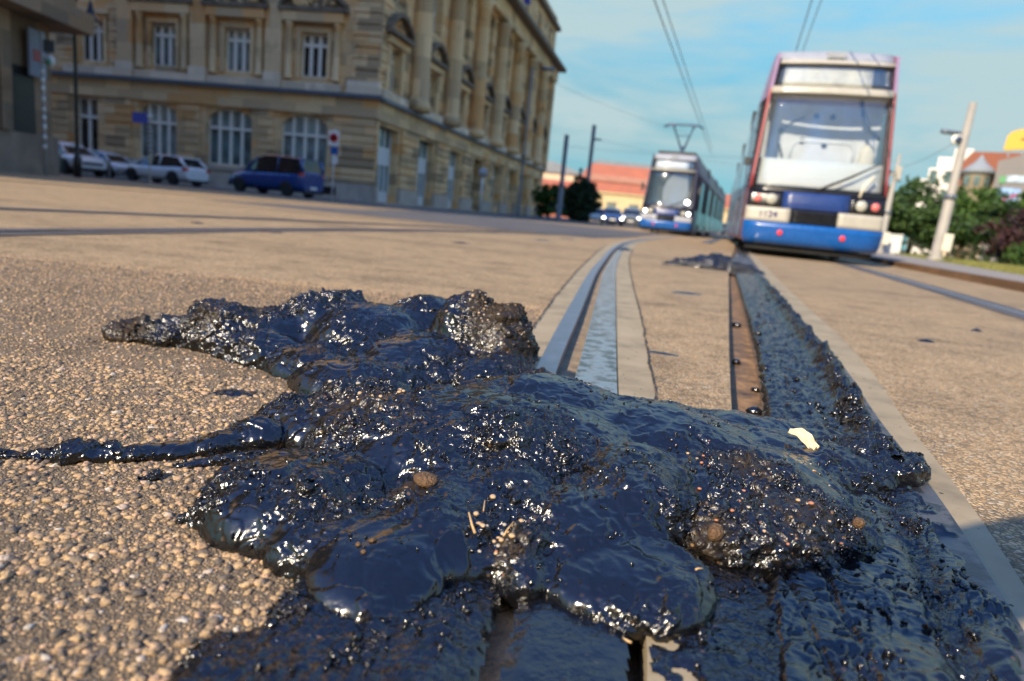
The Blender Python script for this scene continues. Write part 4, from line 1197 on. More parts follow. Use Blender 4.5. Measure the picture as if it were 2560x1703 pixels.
def window(parent, mw, x0, x1, z0, z1, mull, trans, y=-0.32, pane='pane', bar=0.09, dark_mid=False):
    """frame with mullions and a transom, panes as sub-part; stands inside its opening"""
    mb = MB(); w = x1 - x0
    b2_ = 0.10
    mb.bx(x0, x0 + b2_, y, y + 0.09, z0, z1); mb.bx(x1 - b2_, x1, y, y + 0.09, z0, z1)
    mb.bx(x0 + b2_, x1 - b2_, y, y + 0.09, z1 - b2_, z1); mb.bx(x0 + b2_, x1 - b2_, y, y + 0.09, z0, z0 + b2_)
    for k in range(1, mull + 1):
        xm = x0 + w * k / (mull + 1)
        mb.bx(xm - bar, xm + bar, y + 0.003, y + 0.12, z0 + b2_ - 0.01, z1 - b2_ + 0.01)
    for t in trans:
        zt = z0 + (z1 - z0) * t
        mb.bx(x0 + b2_ - 0.01, x1 - b2_ + 0.01, y + 0.006, y + 0.14, zt - bar * 0.9, zt + bar * 0.9)
    # glazing bars of the toplights
    for k in range(mull + 1):
        for q in (0.33, 0.67):
            xm = x0 + w * (k + q) / (mull + 1)
            mb.bx(xm - 0.013, xm + 0.013, y + 0.012, y + 0.05, z0 + (z1 - z0) * trans[-1] + bar, z1 - b2_)
    f_ = put(mb, 'window', M['frame_white'], parent, mw)
    mb = MB()
    mb.add([(x0, y + 0.03, z0), (x1, y + 0.03, z0), (x1, y + 0.03, z1), (x0, y + 0.03, z1)], [(0, 1, 2, 3)])
    p_ = mb.build('pane', M[pane]); p_.parent = f_
    return f_


def courses(mb, x0, x1, z0, z1, n, proud=0.10, gap=0.07):
    """rusticated courses"""
    h_ = (z1 - z0) / n
    for k in range(n):
        mb.bx(x0, x1, -0.05, proud, z0 + k * h_ + gap / 2, z0 + (k + 1) * h_ - gap / 2)


def segment_pediment(mb, xc, half, z0, rise, proud=0.45):
    n = 14
    outer = [(xc - half + 2 * half * k / n, z0 + 0.12 + rise * math.sin(math.pi * k / n) ** 0.8) for k in range(n + 1)]
    for k in range(n):     # curved cornice
        a, b_ = outer[k], outer[k + 1]
        mb.prism([(a[0], a[1]), (b_[0], b_[1]), (b_[0], b_[1] + 0.24), (a[0], a[1] + 0.24)], -0.05, proud)
    mb.bx(xc - half - 0.08, xc + half + 0.08, -0.05, proud + 0.05, z0 - 0.10, z0 + 0.12)      # base cornice
    mb.prism(outer, -0.02, proud * 0.35)                                                       # tympanum


def ornament(mb, xc, z0, half, rise, n=16, seed=0):
    rr = random.Random(seed)
    V0, F0 = ico(1)
    for k in range(n):
        x = rr.uniform(-half, half); z = rr.uniform(0.05, max(0.12, rise * math.cos(x / half * 1.3)))
        r_ = rr.uniform(0.10, 0.22)
        mb.add([(xc + x + v_[0] * r_, 0.16 + v_[1] * 0.16, z0 + z + v_[2] * r_) for v_ in V0], [tuple(f_) for f_ in F0], True)


CB = Vector((-8.84, 40.0, 0.0))
UL = (-math.cos(R(8)), math.sin(R(8))); VR = (math.sin(R(12)), math.cos(R(12)))
LR = 51.0
bld = empty('stone_building', CB, label='large sandstone corner building with arched ground floor windows and tall columns', cat='building')
bpy.context.view_layer.update()
ML = local(None, CB, UL)
P_END = CB + Vector((VR[0], VR[1], 0)) * LR
MR = local(None, P_END, (-VR[0], -VR[1]))
WL = 30.0
HT = 24.0

gx_ = [4.30 + 4.63 * k for k in range(6)]          # bays of the left front
gw = [1.42, 1.42, 1.25, 0.72, 0.72, 0.72]
fx = [3.86 + 4.63 * k for k in range(6)]
holes = [(x - w, x + w, 1.35, 4.60) for x, w in zip(gx_, gw)] + [(x - 0.80, x + 0.80, 6.68, 9.02) for x in fx]
mb = MB(); wall_holes(mb, 0, WL, 0, HT, holes, 0.5)
put(mb, 'wall', M['stone'], bld, ML, fix=False)
mb = MB(); mb.bx(0.0, WL, 0.002, 0.16, 0, 1.02)
put(mb, 'plinth', M['plinth'], bld, ML)
for x in gx_:
    mb = MB(); mb.bx(x - 1.7, x + 1.7, 0.003, 0.24, 1.08, 1.30); put(mb, 'sill', M['plinth'], bld, ML)
for x in gx_[:4]:
    mb = MB(); mb.bx(x - 0.75 - 1.4, x + 0.35 - 1.4, 0.15, 0.175, 0.28, 0.72)
    put(mb, 'cellar_vent', M['black_paint'], bld, ML)
# rusticated piers with arch corners
edges = [0.0] + [v_ for x, w in zip(gx_, gw) for v_ in (x - w - 0.42, x + w + 0.42)] + [WL]
for a, b_ in zip(edges[0::2], edges[1::2]):
    mb = MB(); courses(mb, a - (0.10 if a == 0 else 0), b_, 1.04, 4.66, 8); put(mb, 'rusticated_pier', M['stone'], bld, ML)
for x, w in zip(gx_, gw):
    if w < 1: continue
    mb = MB()
    for s_ in (-1, 1):     # spandrels turn the square head into a flat arch
        poly = [(x + s_ * (w + 0.02), 4.62), (x + s_ * (w + 0.02), 3.85)] + [(x + s_ * w * math.cos(q), 3.85 + 0.74 * math.sin(q)) for q in np.linspace(0.05, 1.25, 8)] + [(x + s_ * w * 0.3, 4.62)]
        mb.prism(poly if s_ < 0 else poly[::-1], -0.42, -0.10)
    put(mb, 'arch_head', M['stone'], bld, ML)
# plain frieze band, string course, sill band
mb = MB(); mb.bx(-0.14, WL, 0.003, 0.14, 4.72, 5.72); put(mb, 'frieze', M['stone_smooth'], bld, ML)
mb = MB(); mb.bx(-0.42, WL, 0.003, 0.42, 5.725, 5.92); put(mb, 'string_course', M['lead'], bld, ML)
for k, x in enumerate(fx[:4]):
    mb = MB(); mb.bx(x - 1.75, x + 1.75, 0.004, 0.30, 5.925, 6.36); put(mb, 'pedestal', M['stone_pale'], bld, ML)
    if k < 3: mb = MB(); mb.bx(x + 1.80, x + 2.85, 0.004, 0.40, 5.925, 6.75); put(mb, 'pedestal', M['stone_pale'], bld, ML)
mb = MB(); mb.bx(-0.20, 1.70, 0.004, 0.36, 5.925, 6.62); put(mb, 'pedestal', M['stone_pale'], bld, ML)
# first floor surrounds: side columns, entablature, segmental pediment
for k, x in enumerate(fx[:6]):
    mbs, mbp, mbo = MB(), MB(), MB()
    for s_ in (-1, 1):
        mbs.bx(x + s_ * 0.80 - (0.0 if s_ > 0 else 0.22), x + s_ * 0.80 + (0.22 if s_ > 0 else 0.0), 0.002, 0.12, 6.60, 9.24)
    mbs.bx(x - 1.02, x + 1.02, 0.003, 0.13, 9.06, 9.30)
    if k in (0, 1, 2):
        for s_ in (-1, 1):
            mbs.lathe([(0.19, 6.45), (0.24, 6.50), (0.24, 6.62), (0.18, 6.72), (0.18, 8.0), (0.155, 9.28), (0.22, 9.36), (0.24, 9.52)], (x + s_ * 1.42, 0.18, 0), 12)
        mbs.bx(x - 1.78, x + 1.78, 0.004, 0.42, 9.55, 10.05)
        segment_pediment(mbp, x, 1.95, 10.18, 0.85)
        ornament(mbo, x, 10.32, 1.3, 0.75, 34, k)
    else:
        mbs.bx(x - 1.2, x + 1.2, 0.004, 0.3, 9.295, 9.6)
    put(mbs, 'window_surround', M['stone_smooth'], bld, ML)
    if k < 3:
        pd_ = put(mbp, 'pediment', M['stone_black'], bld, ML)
        q_ = mbo.build('ornament', M['stone_smooth']); q_.parent = pd_
# giant pilasters between the bays and corner quoins
for k, x in enumerate(fx[:3]):
    mb = MB(); mb.bx(x + 1.85, x + 2.80, 0.003, 0.32, 6.76, 22); put(mb, 'pilaster', M['stone_smooth'], bld, ML)
mb = MB()
for k in range(26):
    z = 6.64 + k * 0.60
    mb.bx(-0.14, 1.45 if k % 2 else 1.58, 0.003, 0.15, z + 0.04, z + 0.56)
put(mb, 'quoin', M['stone'], bld, ML)
for x in (fx[3] - 1.7, fx[3] + 1.7):
    mb = MB()
    for k in range(24):
        z = 6.0 + k * 0.60; mb.bx(x - 0.5, x + 0.5, 0.003, 0.14, z + 0.04, z + 0.56)
    put(mb, 'quoin', M['stone'], bld, ML)
for k, (x, w) in enumerate(zip(gx_, gw)):
    window(bld, ML, x - w, x + w, 1.35, 4.60, 3 if w > 1 else 1, (0.66,), pane=('pane_curtain', 'pane', 'pane_curtain', 'pane_dark', 'pane', 'pane')[k])
for k, x in enumerate(fx):
    window(bld, ML, x - 0.80, x + 0.80, 6.68, 9.02, 2, (0.74,), pane=('pane_dark', 'pane_curtain', 'pane', 'pane_dark', 'pane', 'pane')[k], bar=0.10)

# right front, seen at a steep angle; xr runs from the far end, so a bay at v sits at LR - v
rv = [1.9 + 6.45 * k for k in range(8)]
def X_(v_): return LR - v_
holes = []
for k, v_ in enumerate(rv):
    z0 = 0.10 if k < 4 else 1.3
    holes.append((X_(v_) - 1.45, X_(v_) + 1.45, z0, 4.45))
    holes.append((X_(v_) - 0.85, X_(v_) + 0.85, 6.45, 8.85))
    holes.append((X_(v_) - 1.35, X_(v_) + 1.35, 11.4, 16.2))
    holes.append((X_(v_) - 0.75, X_(v_) + 0.75, 19.6, 21.9))
mb = MB(); wall_holes(mb, 0, LR, 0, HT, holes, 0.85); put(mb, 'wall', M['stone'], bld, MR, fix=False)
for a, b_ in zip([0] + [X_(v_) + 1.75 for v_ in rv[::-1]], [X_(v_) - 1.75 for v_ in rv[::-1]] + [LR]):
    mb = MB(); courses(mb, a, b_, 1.04, 4.60, 8, 0.16); pr_ = put(mb, 'rusticated_pier', M['stone'], bld, MR)
    mb = MB(); mb.bx(max(0, a - 0.15), min(LR, b_ + 0.15), 0.003, 0.26, 0, 1.02); q_ = mb.build('plinth', M['plinth']); q_.parent = pr_
mb = MB(); mb.bx(0, LR + 0.0, 0.003, 0.16, 4.66, 5.66); put(mb, 'frieze', M['stone_smooth'], bld, MR)
mb = MB(); mb.bx(0, LR + 0.0, 0.004, 0.46, 5.665, 5.87); put(mb, 'string_course', M['lead'], bld, MR)
for k, v_ in enumerate(rv):
    mbs, mbp, mbo, mbc, mbk = MB(), MB(), MB(), MB(), MB()
    x = X_(v_)
    mbk.bx(x - 1.9, x + 1.9, 0.004, 0.36, 5.875, 6.35)
    for s_ in (-1, 1):
        mbs.bx(x + s_ * 1.05 - 0.2, x + s_ * 1.05 + 0.2, 0.003, 0.22, 6.36, 8.985)
    mbs.bx(x - 1.45, x + 1.45, 0.003, 0.40, 8.98, 9.35)
    segment_pediment(mbp, x, 1.65, 9.5, 0.95, 0.60)
    ornament(mbo, x, 9.65, 0.9, 0.7, 26, 20 + k)
    # column pairs between bays
    mb = MB(); mb.bx(x - 1.6, x + 1.6, 0.003, 0.20, 16.25, 16.5); put(mb, 'upper_lintel', M['stone_smooth'], bld, MR)
    if k < 7:
        xc = x - 3.22
        mbc.lathe([(0.80, 5.9), (0.80, 6.4), (0.66, 6.55), (0.60, 6.8), (0.60, 10), (0.50, 15.7), (0.62, 15.9), (0.72, 16.3)], (xc, 0.45, 0), 16)
    if k == 7: mbc.bx(0.1, 1.3, 0.003, 0.55, 5.9, 16.4)
    put(mbs, 'window_surround', M['stone_smooth'], bld, MR); pd_ = put(mbp, 'pediment', M['stone_black'], bld, MR)
    q_ = mbo.build('ornament', M['stone_smooth']); q_.parent = pd_
    put(mbc, 'column', M['stone_smooth'], bld, MR); put(mbk, 'pedestal', M['stone_pale'], bld, MR)
mb = MB()
for k in range(17):
    z = 6.0 + k * 0.60; mb.bx(LR - 1.3, LR + 0.14, 0.003, 0.16, z + 0.04, z + 0.56)
put(mb, 'quoin', M['stone'], bld, MR)
mb = MB(); mb.bx(0, LR, 0.003, 0.75, 16.55, 17.9); put(mb, 'entablature', M['stone_smooth'], bld, MR)
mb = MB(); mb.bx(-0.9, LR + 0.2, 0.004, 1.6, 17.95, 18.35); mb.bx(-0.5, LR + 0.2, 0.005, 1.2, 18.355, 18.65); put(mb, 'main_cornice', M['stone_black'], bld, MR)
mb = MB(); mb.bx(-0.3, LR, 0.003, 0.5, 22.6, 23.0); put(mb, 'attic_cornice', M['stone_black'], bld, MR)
for k, v_ in enumerate(rv):
    x = X_(v_)
    if k < 3:
        mb = MB(); y = -0.55
        mb.bx(x - 1.4, x + 1.4, y, y + 0.1, 0.1, 0.75); mb.bx(x - 1.4, x + 1.4, y, y + 0.12, 2.3, 3.35)
        for q in (-1.35, -0.68, 0, 0.68, 1.35): mb.bx(x + q - 0.09, x + q + 0.09, y + 0.002, y + 0.11, 0.75, 2.3)
        for q in (-1.35, -0.45, 0.45, 1.35): mb.bx(x + q - 0.07, x + q + 0.07, y + 0.002, y + 0.11, 3.35, 4.4)
        d_ = put(mb, 'door', M['door_white'], bld, MR)
        mb = MB(); mb.add([(x - 1.42, y + 0.02, 0.1), (x + 1.42, y + 0.02, 0.1), (x + 1.42, y + 0.02, 4.42), (x - 1.42, y + 0.02, 4.42)], [(0, 1, 2, 3)])
        q_ = mb.build('pane', M['pane']); q_.parent = d_
        mb = MB(); mb.bx(x - 1.6, x + 1.6, 0.27, 0.75, 0.0, 0.09); put(mb, 'door_step', M['plinth'], bld, MR)
    elif k == 3:
        mb = MB(); mb.bx(x - 1.42, x + 1.42, -0.8, -0.7, 0.1, 4.4)
        for q in (-0.7, 0.7): mb.bx(x + q - 0.5, x + q + 0.5, -0.7, -0.66, 0.5, 3.2)
        put(mb, 'portal', basic('portal_wood', (0.05, 0.03, 0.018), 0.6), bld, MR)
    else:
        window(bld, MR, x - 1.4, x + 1.4, 1.3, 4.45, 2, (0.66,), y=-0.6)
    window(bld, MR, x - 0.85, x + 0.85, 6.45, 8.85, 1, (0.74,), y=-0.42, pane='pane_sky')
    window(bld, MR, x - 1.3, x + 1.3, 11.4, 16.2, 1, (0.3, 0.7), y=-0.6, pane='pane_dark')
    window(bld, MR, x - 0.7, x + 0.7, 19.6, 21.9, 1, (0.7,), y=-0.35, pane='pane_sky')
# back walls and roof close the block
mb = MB()
A0 = CB + Vector((UL[0], UL[1], 0)) * WL; B0 = P_END + Vector((UL[0], UL[1], 0)) * 20
c4 = [CB, P_END, B0, A0]
rf = [(p.x, p.y, HT) for p in c4]
mb.add(rf + [(A0.x, A0.y, 0), (B0.x, B0.y, 0), (P_END.x, P_END.y, 0)], [(0, 1, 2, 3), (3, 2, 5, 4), (2, 1, 6, 5)])
put(mb, 'roof', M['lead'], bld, Matrix.Identity(4), fix=False)

# small blue flag at the main cornice
fl = empty('flag', (0, 0, 0), label='small blue flag hanging from the cornice of the stone building', cat='flag')
pf = MR @ Vector((X_(24.5), 1.2, 18.8))
mb = MB(); mb.tube([pf, pf + Vector((0.7, -0.5, 1.2))], 0.035); mb.build('flagpole', M['white_paint'], fl)
fm = basic('flag_blue', (0.06, 0.07, 0.32), 0.7)
mb = MB(); q0 = pf + Vector((0.7, -0.5, 1.1))
for i in range(6):
    pass
vs = [(q0.x + 0.12 * math.sin(i * 1.3) + 0.14 * j, q0.y - 0.12 * math.cos(i) - 0.06 * j, q0.z - i * 0.34) for i in range(7) for j in range(5)]
mb.add(vs, [(i * 5 + j, i * 5 + j + 1, (i + 1) * 5 + j + 1, (i + 1) * 5 + j) for i in range(6) for j in range(4)], True)
mb.build('cloth', fm, fl)

# dark stone building at the left edge with a deep canopy
lb = empty('dark_building', (-17.4, 25.2, 0), label='dark weathered stone building cut by the left edge, with a deep overhanging canopy', cat='building')
bpy.context.view_layer.update()
LBE = Vector((-17.25, 25.3, 0)); ldir = Vector((0.03, -1.0, 0)).normalized()
MLB = local(None, LBE, (ldir.x, ldir.y))   # y outward points to the right (street side)
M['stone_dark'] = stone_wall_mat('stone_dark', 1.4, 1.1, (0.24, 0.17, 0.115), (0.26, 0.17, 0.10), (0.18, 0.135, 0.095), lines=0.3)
if (MLB.to_3x3() @ Vector((0, 1, 0))).x < 0:
    ldir = -ldir; MLB = local(None, LBE - ldir * 16.0, (ldir.x, ldir.y))
    rev = True
else:
    rev = False
def lx_(v_): return 16.0 - v_ if rev else v_
mb = MB()
mb.bx(lx_(16), lx_(0), -46, 0, 1.35, 25.5)
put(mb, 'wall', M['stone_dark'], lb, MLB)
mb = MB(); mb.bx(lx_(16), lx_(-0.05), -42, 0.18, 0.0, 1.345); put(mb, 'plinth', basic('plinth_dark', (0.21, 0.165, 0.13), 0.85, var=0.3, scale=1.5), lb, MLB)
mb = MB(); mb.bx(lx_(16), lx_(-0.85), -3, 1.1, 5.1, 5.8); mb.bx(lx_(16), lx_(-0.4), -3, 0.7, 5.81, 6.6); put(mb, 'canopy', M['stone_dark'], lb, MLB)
mb = MB(); mb.bx(lx_(2.0), lx_(0.9), 0.004, 0.02, 1.36, 3.5); put(mb, 'niche_shade', M['black_paint'], lb, MLB)  # flat black sheet: the shade of a recess put on as colour
for v_ in (2.4, 4.2, 6.0):
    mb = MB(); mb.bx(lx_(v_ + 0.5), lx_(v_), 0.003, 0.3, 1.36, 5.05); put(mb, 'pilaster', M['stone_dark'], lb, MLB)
# hanging shop sign under the canopy
sg = MB(); sg.bx(-0.42, 0.42, -0.04, 0.04, -0.75, 0.75)
so = sg.build('hanging_sign', basic('sign_blue_grey', (0.20, 0.23, 0.30), 0.5)); so.location = (-16.95, 24.2, 4.0); so.rotation_euler = (0, 0, math.atan2(ldir.y, ldir.x))
tag(so, 'pale blue panel sign hanging under the canopy of the dark building', 'sign')
sg = MB(); sg.bx(-0.22, 0.25, -0.06, 0.06, -0.25, 0.12); q = sg.build('emblem', basic('sign_red', (0.35, 0.08, 0.08), 0.5)); q.parent = so
# ------------------------------------------------------------------ trams
def glass_mat(name, tint=(0.75, 0.8, 0.82), refl=0.12):
    m_ = bpy.data.materials.new(name); m_.use_nodes = True
    n_ = m_.node_tree; n_.nodes.clear(); l_ = n_.links.new
    o = n_.nodes.new('ShaderNodeOutputMaterial')
    tr_ = n_.nodes.new('ShaderNodeBsdfTransparent'); tr_.inputs[0].default_value = (*tint, 1)
    gl_ = n_.nodes.new('ShaderNodeBsdfGlossy'); gl_.inputs['Roughness'].default_value = 0.03
    lw = n_.nodes.new('ShaderNodeLayerWeight'); lw.inputs[0].default_value = 0.5
    pw_ = n_.nodes.new('ShaderNodeMath'); pw_.operation = 'POWER'; pw_.inputs[1].default_value = 4.0
    ad = n_.nodes.new('ShaderNodeMath'); ad.operation = 'MULTIPLY_ADD'; ad.inputs[1].default_value = 0.8; ad.inputs[2].default_value = refl
    mx_ = n_.nodes.new('ShaderNodeMixShader')
    l_(lw.outputs['Facing'], pw_.inputs[0]); l_(pw_.outputs[0], ad.inputs[0]); l_(ad.outputs[0], mx_.inputs[0]); l_(tr_.outputs[0], mx_.inputs[1]); l_(gl_.outputs[0], mx_.inputs[2]); l_(mx_.outputs[0], o.inputs[0])
    return m_


M['wind_glass'] = glass_mat('wind_glass', (0.95, 0.97, 0.98), 0.13)
M['blue_deep'] = basic('blue_deep', (0.016, 0.045, 0.19), 0.3, var=0.06, coat=0.4)
M['blue_bright'] = basic('blue_bright', (0.004, 0.085, 0.33), 0.28, var=0.05, coat=0.5)
M['bumper_white'] = basic('bumper_white', (0.38, 0.365, 0.31), 0.4, var=0.06)
M['roof_grey'] = basic('roof_grey', (0.30, 0.32, 0.36), 0.4, var=0.06)
M['bar_cream'] = basic('bar_cream', (0.40, 0.385, 0.335), 0.35, var=0.05)
M['pillar_red'] = basic('pillar_red', (0.26, 0.045, 0.055), 0.4, var=0.05)
M['pillar_blue'] = basic('pillar_blue', (0.03, 0.035, 0.10), 0.4, var=0.05)
M['wrap_red'] = basic('wrap_red', (0.17, 0.055, 0.065), 0.35, var=0.1, coat=0.3)
M['wrap_lilac'] = basic('wrap_lilac', (0.30, 0.21, 0.37), 0.35, var=0.06, coat=0.3)
M['wrap_blue'] = basic('wrap_blue', (0.09, 0.14, 0.25), 0.2, var=0.1, coat=0.6)
M['side_grey'] = basic('side_grey', (0.17, 0.175, 0.16), 0.45, var=0.2, coat=0.0)
M['under'] = basic('under', (0.010, 0.010, 0.011), 0.8)
M['cab_grey'] = basic('cab_grey', (0.72, 0.73, 0.75), 0.6, var=0.08)
M['cab_dark'] = basic('cab_dark', (0.03, 0.033, 0.037), 0.6)
M['panel_white'] = basic('panel_white', (0.66, 0.67, 0.64), 0.5, var=0.04)
M['tube_white'] = basic('tube_white', (0.70, 0.70, 0.68), 0.4)
M['black_gloss'] = basic('black_gloss', (0.012, 0.012, 0.013), 0.2)
M['lamp_clear'] = basic('lamp_clear', (0.42, 0.42, 0.36), 0.12, var=0.3, scale=40)
M['lamp_red'] = basic('lamp_red', (0.62, 0.16, 0.15), 0.2, var=0.2, scale=40)
M['reflector_red'] = basic('reflector_red', (0.75, 0.05, 0.06), 0.3)
M['lamp_on'] = basic('lamp_on', (1, 1, 1), 0.3, emit=(1.0, 0.98, 0.92), estr=4)
M['seat_cream'] = basic('seat_cream', (0.70, 0.66, 0.54), 0.6)
M['blind'] = basic('blind', (0.62, 0.58, 0.45), 0.55, var=0.35, scale=3)
M['num_blue'] = basic('num_blue', (0.015, 0.02, 0.16), 0.7, spec=0.1)

FZ = [0.17, 0.30, 0.55, 0.90, 1.10, 2.74, 3.20, 3.40]
FY = [-0.10, -0.02, 0.00, -0.04, -0.09, -0.40, -0.50, -0.72]
FW = [1.05, 1.09, 1.10, 1.10, 1.09, 1.00, 0.965, 0.93]


def fy(z): return float(np.interp(z, FZ, FY))
def fw(z): return float(np.interp(z, FZ, FW))


def patch(mb, u0, u1, z0, z1, off=0.0, thick=0.03, nu=8, nz=4, curve=0.11):
    """panel following the curved nose; u in -1..1 of the local half width"""
    g_ = lambda u, z, o: (u * fw(z), fy(z) - curve * u * u + o, z)
    us, zs = np.linspace(u0, u1, nu + 1), np.linspace(z0, z1, nz + 1)
    vs = [g_(u, z, off) for z in zs for u in us] + [g_(u, z, off - thick) for z in zs for u in us]
    n1 = (nu + 1) * (nz + 1); fs = []
    for j in range(nz):
        for i in range(nu):
            a = j * (nu + 1) + i
            fs.append((a, a + 1, a + nu + 2, a + nu + 1))
            fs.append((n1 + a, n1 + a + nu + 1, n1 + a + nu + 2, n1 + a + 1))
    for i in range(nu):
        a, b_ = i, nz * (nu + 1) + i
        fs.append((a, n1 + a, n1 + a + 1, a + 1)); fs.append((b_, b_ + 1, n1 + b_ + 1, n1 + b_))
    for j in range(nz):
        a, b_ = j * (nu + 1), j * (nu + 1) + nu
        fs.append((a, a + nu + 1, n1 + a + nu + 1, n1 + a)); fs.append((b_, n1 + b_, n1 + b_ + nu + 1, b_ + nu + 1))
    return mb.add(vs, fs, True)


def npt(u, z, o=0.0): return Vector((u * fw(z), fy(z) - 0.11 * u * u + o, z))


def make_tram(loc, rz, length, label, kind, panto):
    """kind 'near': red pillars, tail lamps; 'far': lit head lamps"""
    near = kind == 'near'
    t = empty('tram', loc, rz, label, 'tram')
    lower, band, upper = (('wrap_red', 'wrap_blue', 'wrap_lilac') if near else ('blue_deep', 'side_grey', 'pillar_blue'))
    # side walls along the car, with joints at the articulations
    yb = -length
    for s_ in (1, -1):
        mb = MB()
        def wid(y, z):
            k_ = min(1.0, max(0.0, (-0.5 - y) / 0.85)); k_ = k_ * (2 - k_)
            return fw(z) * (1 - k_) + float(np.interp(z, [0.2, 2.5, 3.0, 3.35], [1.11, 1.11, 1.08, 0.98])) * k_
        def side(z0, z1, off=0.0, y0=-0.50, y1=yb, w0=None):
            ys_ = [y0] + [q for q in (-0.7, -0.95, -1.35) if y1 < q < y0] + [y1]
            for ya, yc in zip(ys_[:-1], ys_[1:]):
                mb.add([(s_ * (wid(ya, z0) + off), ya, z0), (s_ * (wid(yc, z0) + off), yc, z0), (s_ * (wid(yc, z1) + off), yc, z1), (s_ * (wid(ya, z1) + off), ya, z1),
                        (s_ * (wid(ya, z0) + off - .05), ya, z0), (s_ * (wid(yc, z0) + off - .05), yc, z0), (s_ * (wid(yc, z1) + off - .05), yc, z1), (s_ * (wid(ya, z1) + off - .05), ya, z1)],
                       [(0, 1, 2, 3), (7, 6, 5, 4), (0, 3, 7, 4), (1, 5, 6, 2), (0, 4, 5, 1), (3, 2, 6, 7)])
        side(0.24, 1.12); mb.build('side_panel', M[lower], t)
        mb = MB(); side(2.62, 3.32); mb.build('roof_side', M[upper], t)
        # windows and doors between
        y = -0.62; k = 0
        while y - 1.6 > yb:
            w_ = 1.30 if k % 3 == 1 else 1.75
            mb = MB()
            if k % 3 == 1:
                side(0.30, 2.55, 0.012, y - 0.05, y - w_ + 0.05); d_ = mb.build('door', M[band], t)
                mb = MB(); side(0.55, 2.40, 0.022, y - 0.15, y - w_ / 2 - 0.04); side(0.55, 2.40, 0.022, y - w_ / 2 + 0.04 - 0.08, y - w_ + 0.15)
                q_ = mb.build('door_glass', M['pane_sky'], d_)
            else:
                side(1.15, 2.58, 0.006, y - 0.04, y - w_ + 0.04); mb.build('side_window', M['wind_glass'] if (near and k == 0) else (M['pane_sky'] if near else M['cab_dark']), t)
            y -= w_ + 0.06; k += 1
        mb = MB(); side(1.10, 2.64, -0.03, -2.3 if near else -0.5, yb); mb.build('window_post', M[band], t)
    # roof, back wall, floor, skirts
    mb = MB()
    mb.loft([[(x * (0.93 - 0.02), y, 3.31 + 0.12 * math.cos(x * 1.4)) for x in np.linspace(-1, 1, 9)] + [(0.92, y, 3.25), (-0.92, y, 3.25)] for y in (-0.75, yb)], smooth=False)
    mb.build('roof', M['roof_grey'], t)
    mb = MB(); mb.bx(-1.03, 1.03, yb - 0.05, yb, 0.3, 3.3); mb.build('end_wall', M['roof_grey'], t)
    mb = MB(); mb.bx(-1.0, 1.0, yb + 0.1, -0.6, 0.28, 0.34); mb.bx(-0.86, 0.86, yb + 0.5, -0.45, 0.16, 0.27); mb.build('underframe', M['under'], t)
    for k in range(1, int(length / 7)):
        mb = MB(); mb.bx(-1.06, 1.06, -k * 7 - 0.25, -k * 7 + 0.25, 0.35, 3.36); mb.build('bellows', M['rubber'], t)
    for yw in (-1.9, -3.7, -9, -10.8, -16, -17.8):
        if -yw > length - 1: break
        for s_ in (-1, 1):
            mb = MB(); mb.lathe([(0.05, -0.06), (0.30, -0.06), (0.30, 0.04), (0.335, 0.05), (0.335, 0.08), (0.05, 0.08)], (s_ * 0.73, yw, 0.335), 24, 'X')
            mb.build('wheel', M['under'], t)
    # nose panels, bottom to top
    mb = MB(); patch(mb, -1, 1, 0.20, 0.56, 0.06, 0.10); mb.build('bumper', M['blue_bright'], t)
    mb = MB(); patch(mb, -0.97, 0.97, 0.10, 0.195, 0.0, 0.10); mb.build('apron', M['under'], t)
    for u in (-0.45, 0.45):
        p = npt(u, 0.40, 0.062); mb = MB(); mb.lathe([(0.045, 0), (0.045, 0.012), (0.03, 0.018), (0.0, 0.018)], p, 16, 'Y'); mb.build('reflector', M['reflector_red'], t)
    for s_ in (-1, 1):
        mb = MB(); patch(mb, *sorted((s_ * 0.34, s_ * 0.99)), 0.565, 0.80, 0.045, 0.06)
        pl = mb.build('number_panel', M['bumper_white' if near else 'roof_grey'], t)
        if s_ > 0:
            cu = bpy.data.curves.new('fleet_number', 'FONT'); cu.body = '1124' if near else '1131'; cu.size = 0.155; cu.align_x = 'CENTER'; cu.align_y = 'CENTER'; cu.extrude = 0.002
            cu.materials.append(M['num_blue'])
            tmp = bpy.data.objects.new('number_curve', cu); COL.objects.link(tmp); bpy.context.view_layer.update()
            tm = bpy.data.meshes.new_from_object(tmp); bpy.data.objects.remove(tmp); bpy.data.curves.remove(cu)
            to = bpy.data.objects.new('fleet_number', tm); COL.objects.link(to); to.parent = pl
            p = npt(0.66, 0.685, 0.058); to.location = p; to.rotation_euler = (R(90), 0, R(180) - R(7) * 1.0)
        # lamp housing with two lamps
        mb = MB(); patch(mb, *sorted((s_ * 0.48, s_ * 0.985)), 0.805, 1.06, 0.030, 0.10); hs = mb.build('lamp_housing', M['black_gloss'], t)
        for k, (u, r_) in enumerate(((0.64, 0.088), (0.84, 0.068))):
            p = npt(s_ * u, 0.935, 0.032)
            mb = MB(); mb.lathe([(r_, 0), (r_, 0.015), (r_ * 0.85, 0.03), (r_ * 0.4, 0.042), (0, 0.045)], p, 20, 'Y')
            mt = ('lamp_clear' if k == 0 else 'lamp_red') if near else ('lamp_on' if k == 1 else 'lamp_clear')
            mb.build('head_lamp' if k == 0 else 'tail_lamp', M[mt], hs)
    mb = MB(); patch(mb, -0.33, 0.33, 0.56, 0.80, 0.035, 0.06)
    for k in range(4): patch(mb, -0.32, 0.32, 0.59 + k * 0.05, 0.615 + k * 0.05, 0.05, 0.014)
    mb.build('grille', M['black_gloss'], t)
    mb = MB(); patch(mb, -0.475, 0.475, 0.805, 1.075, 0.032, 0.05)
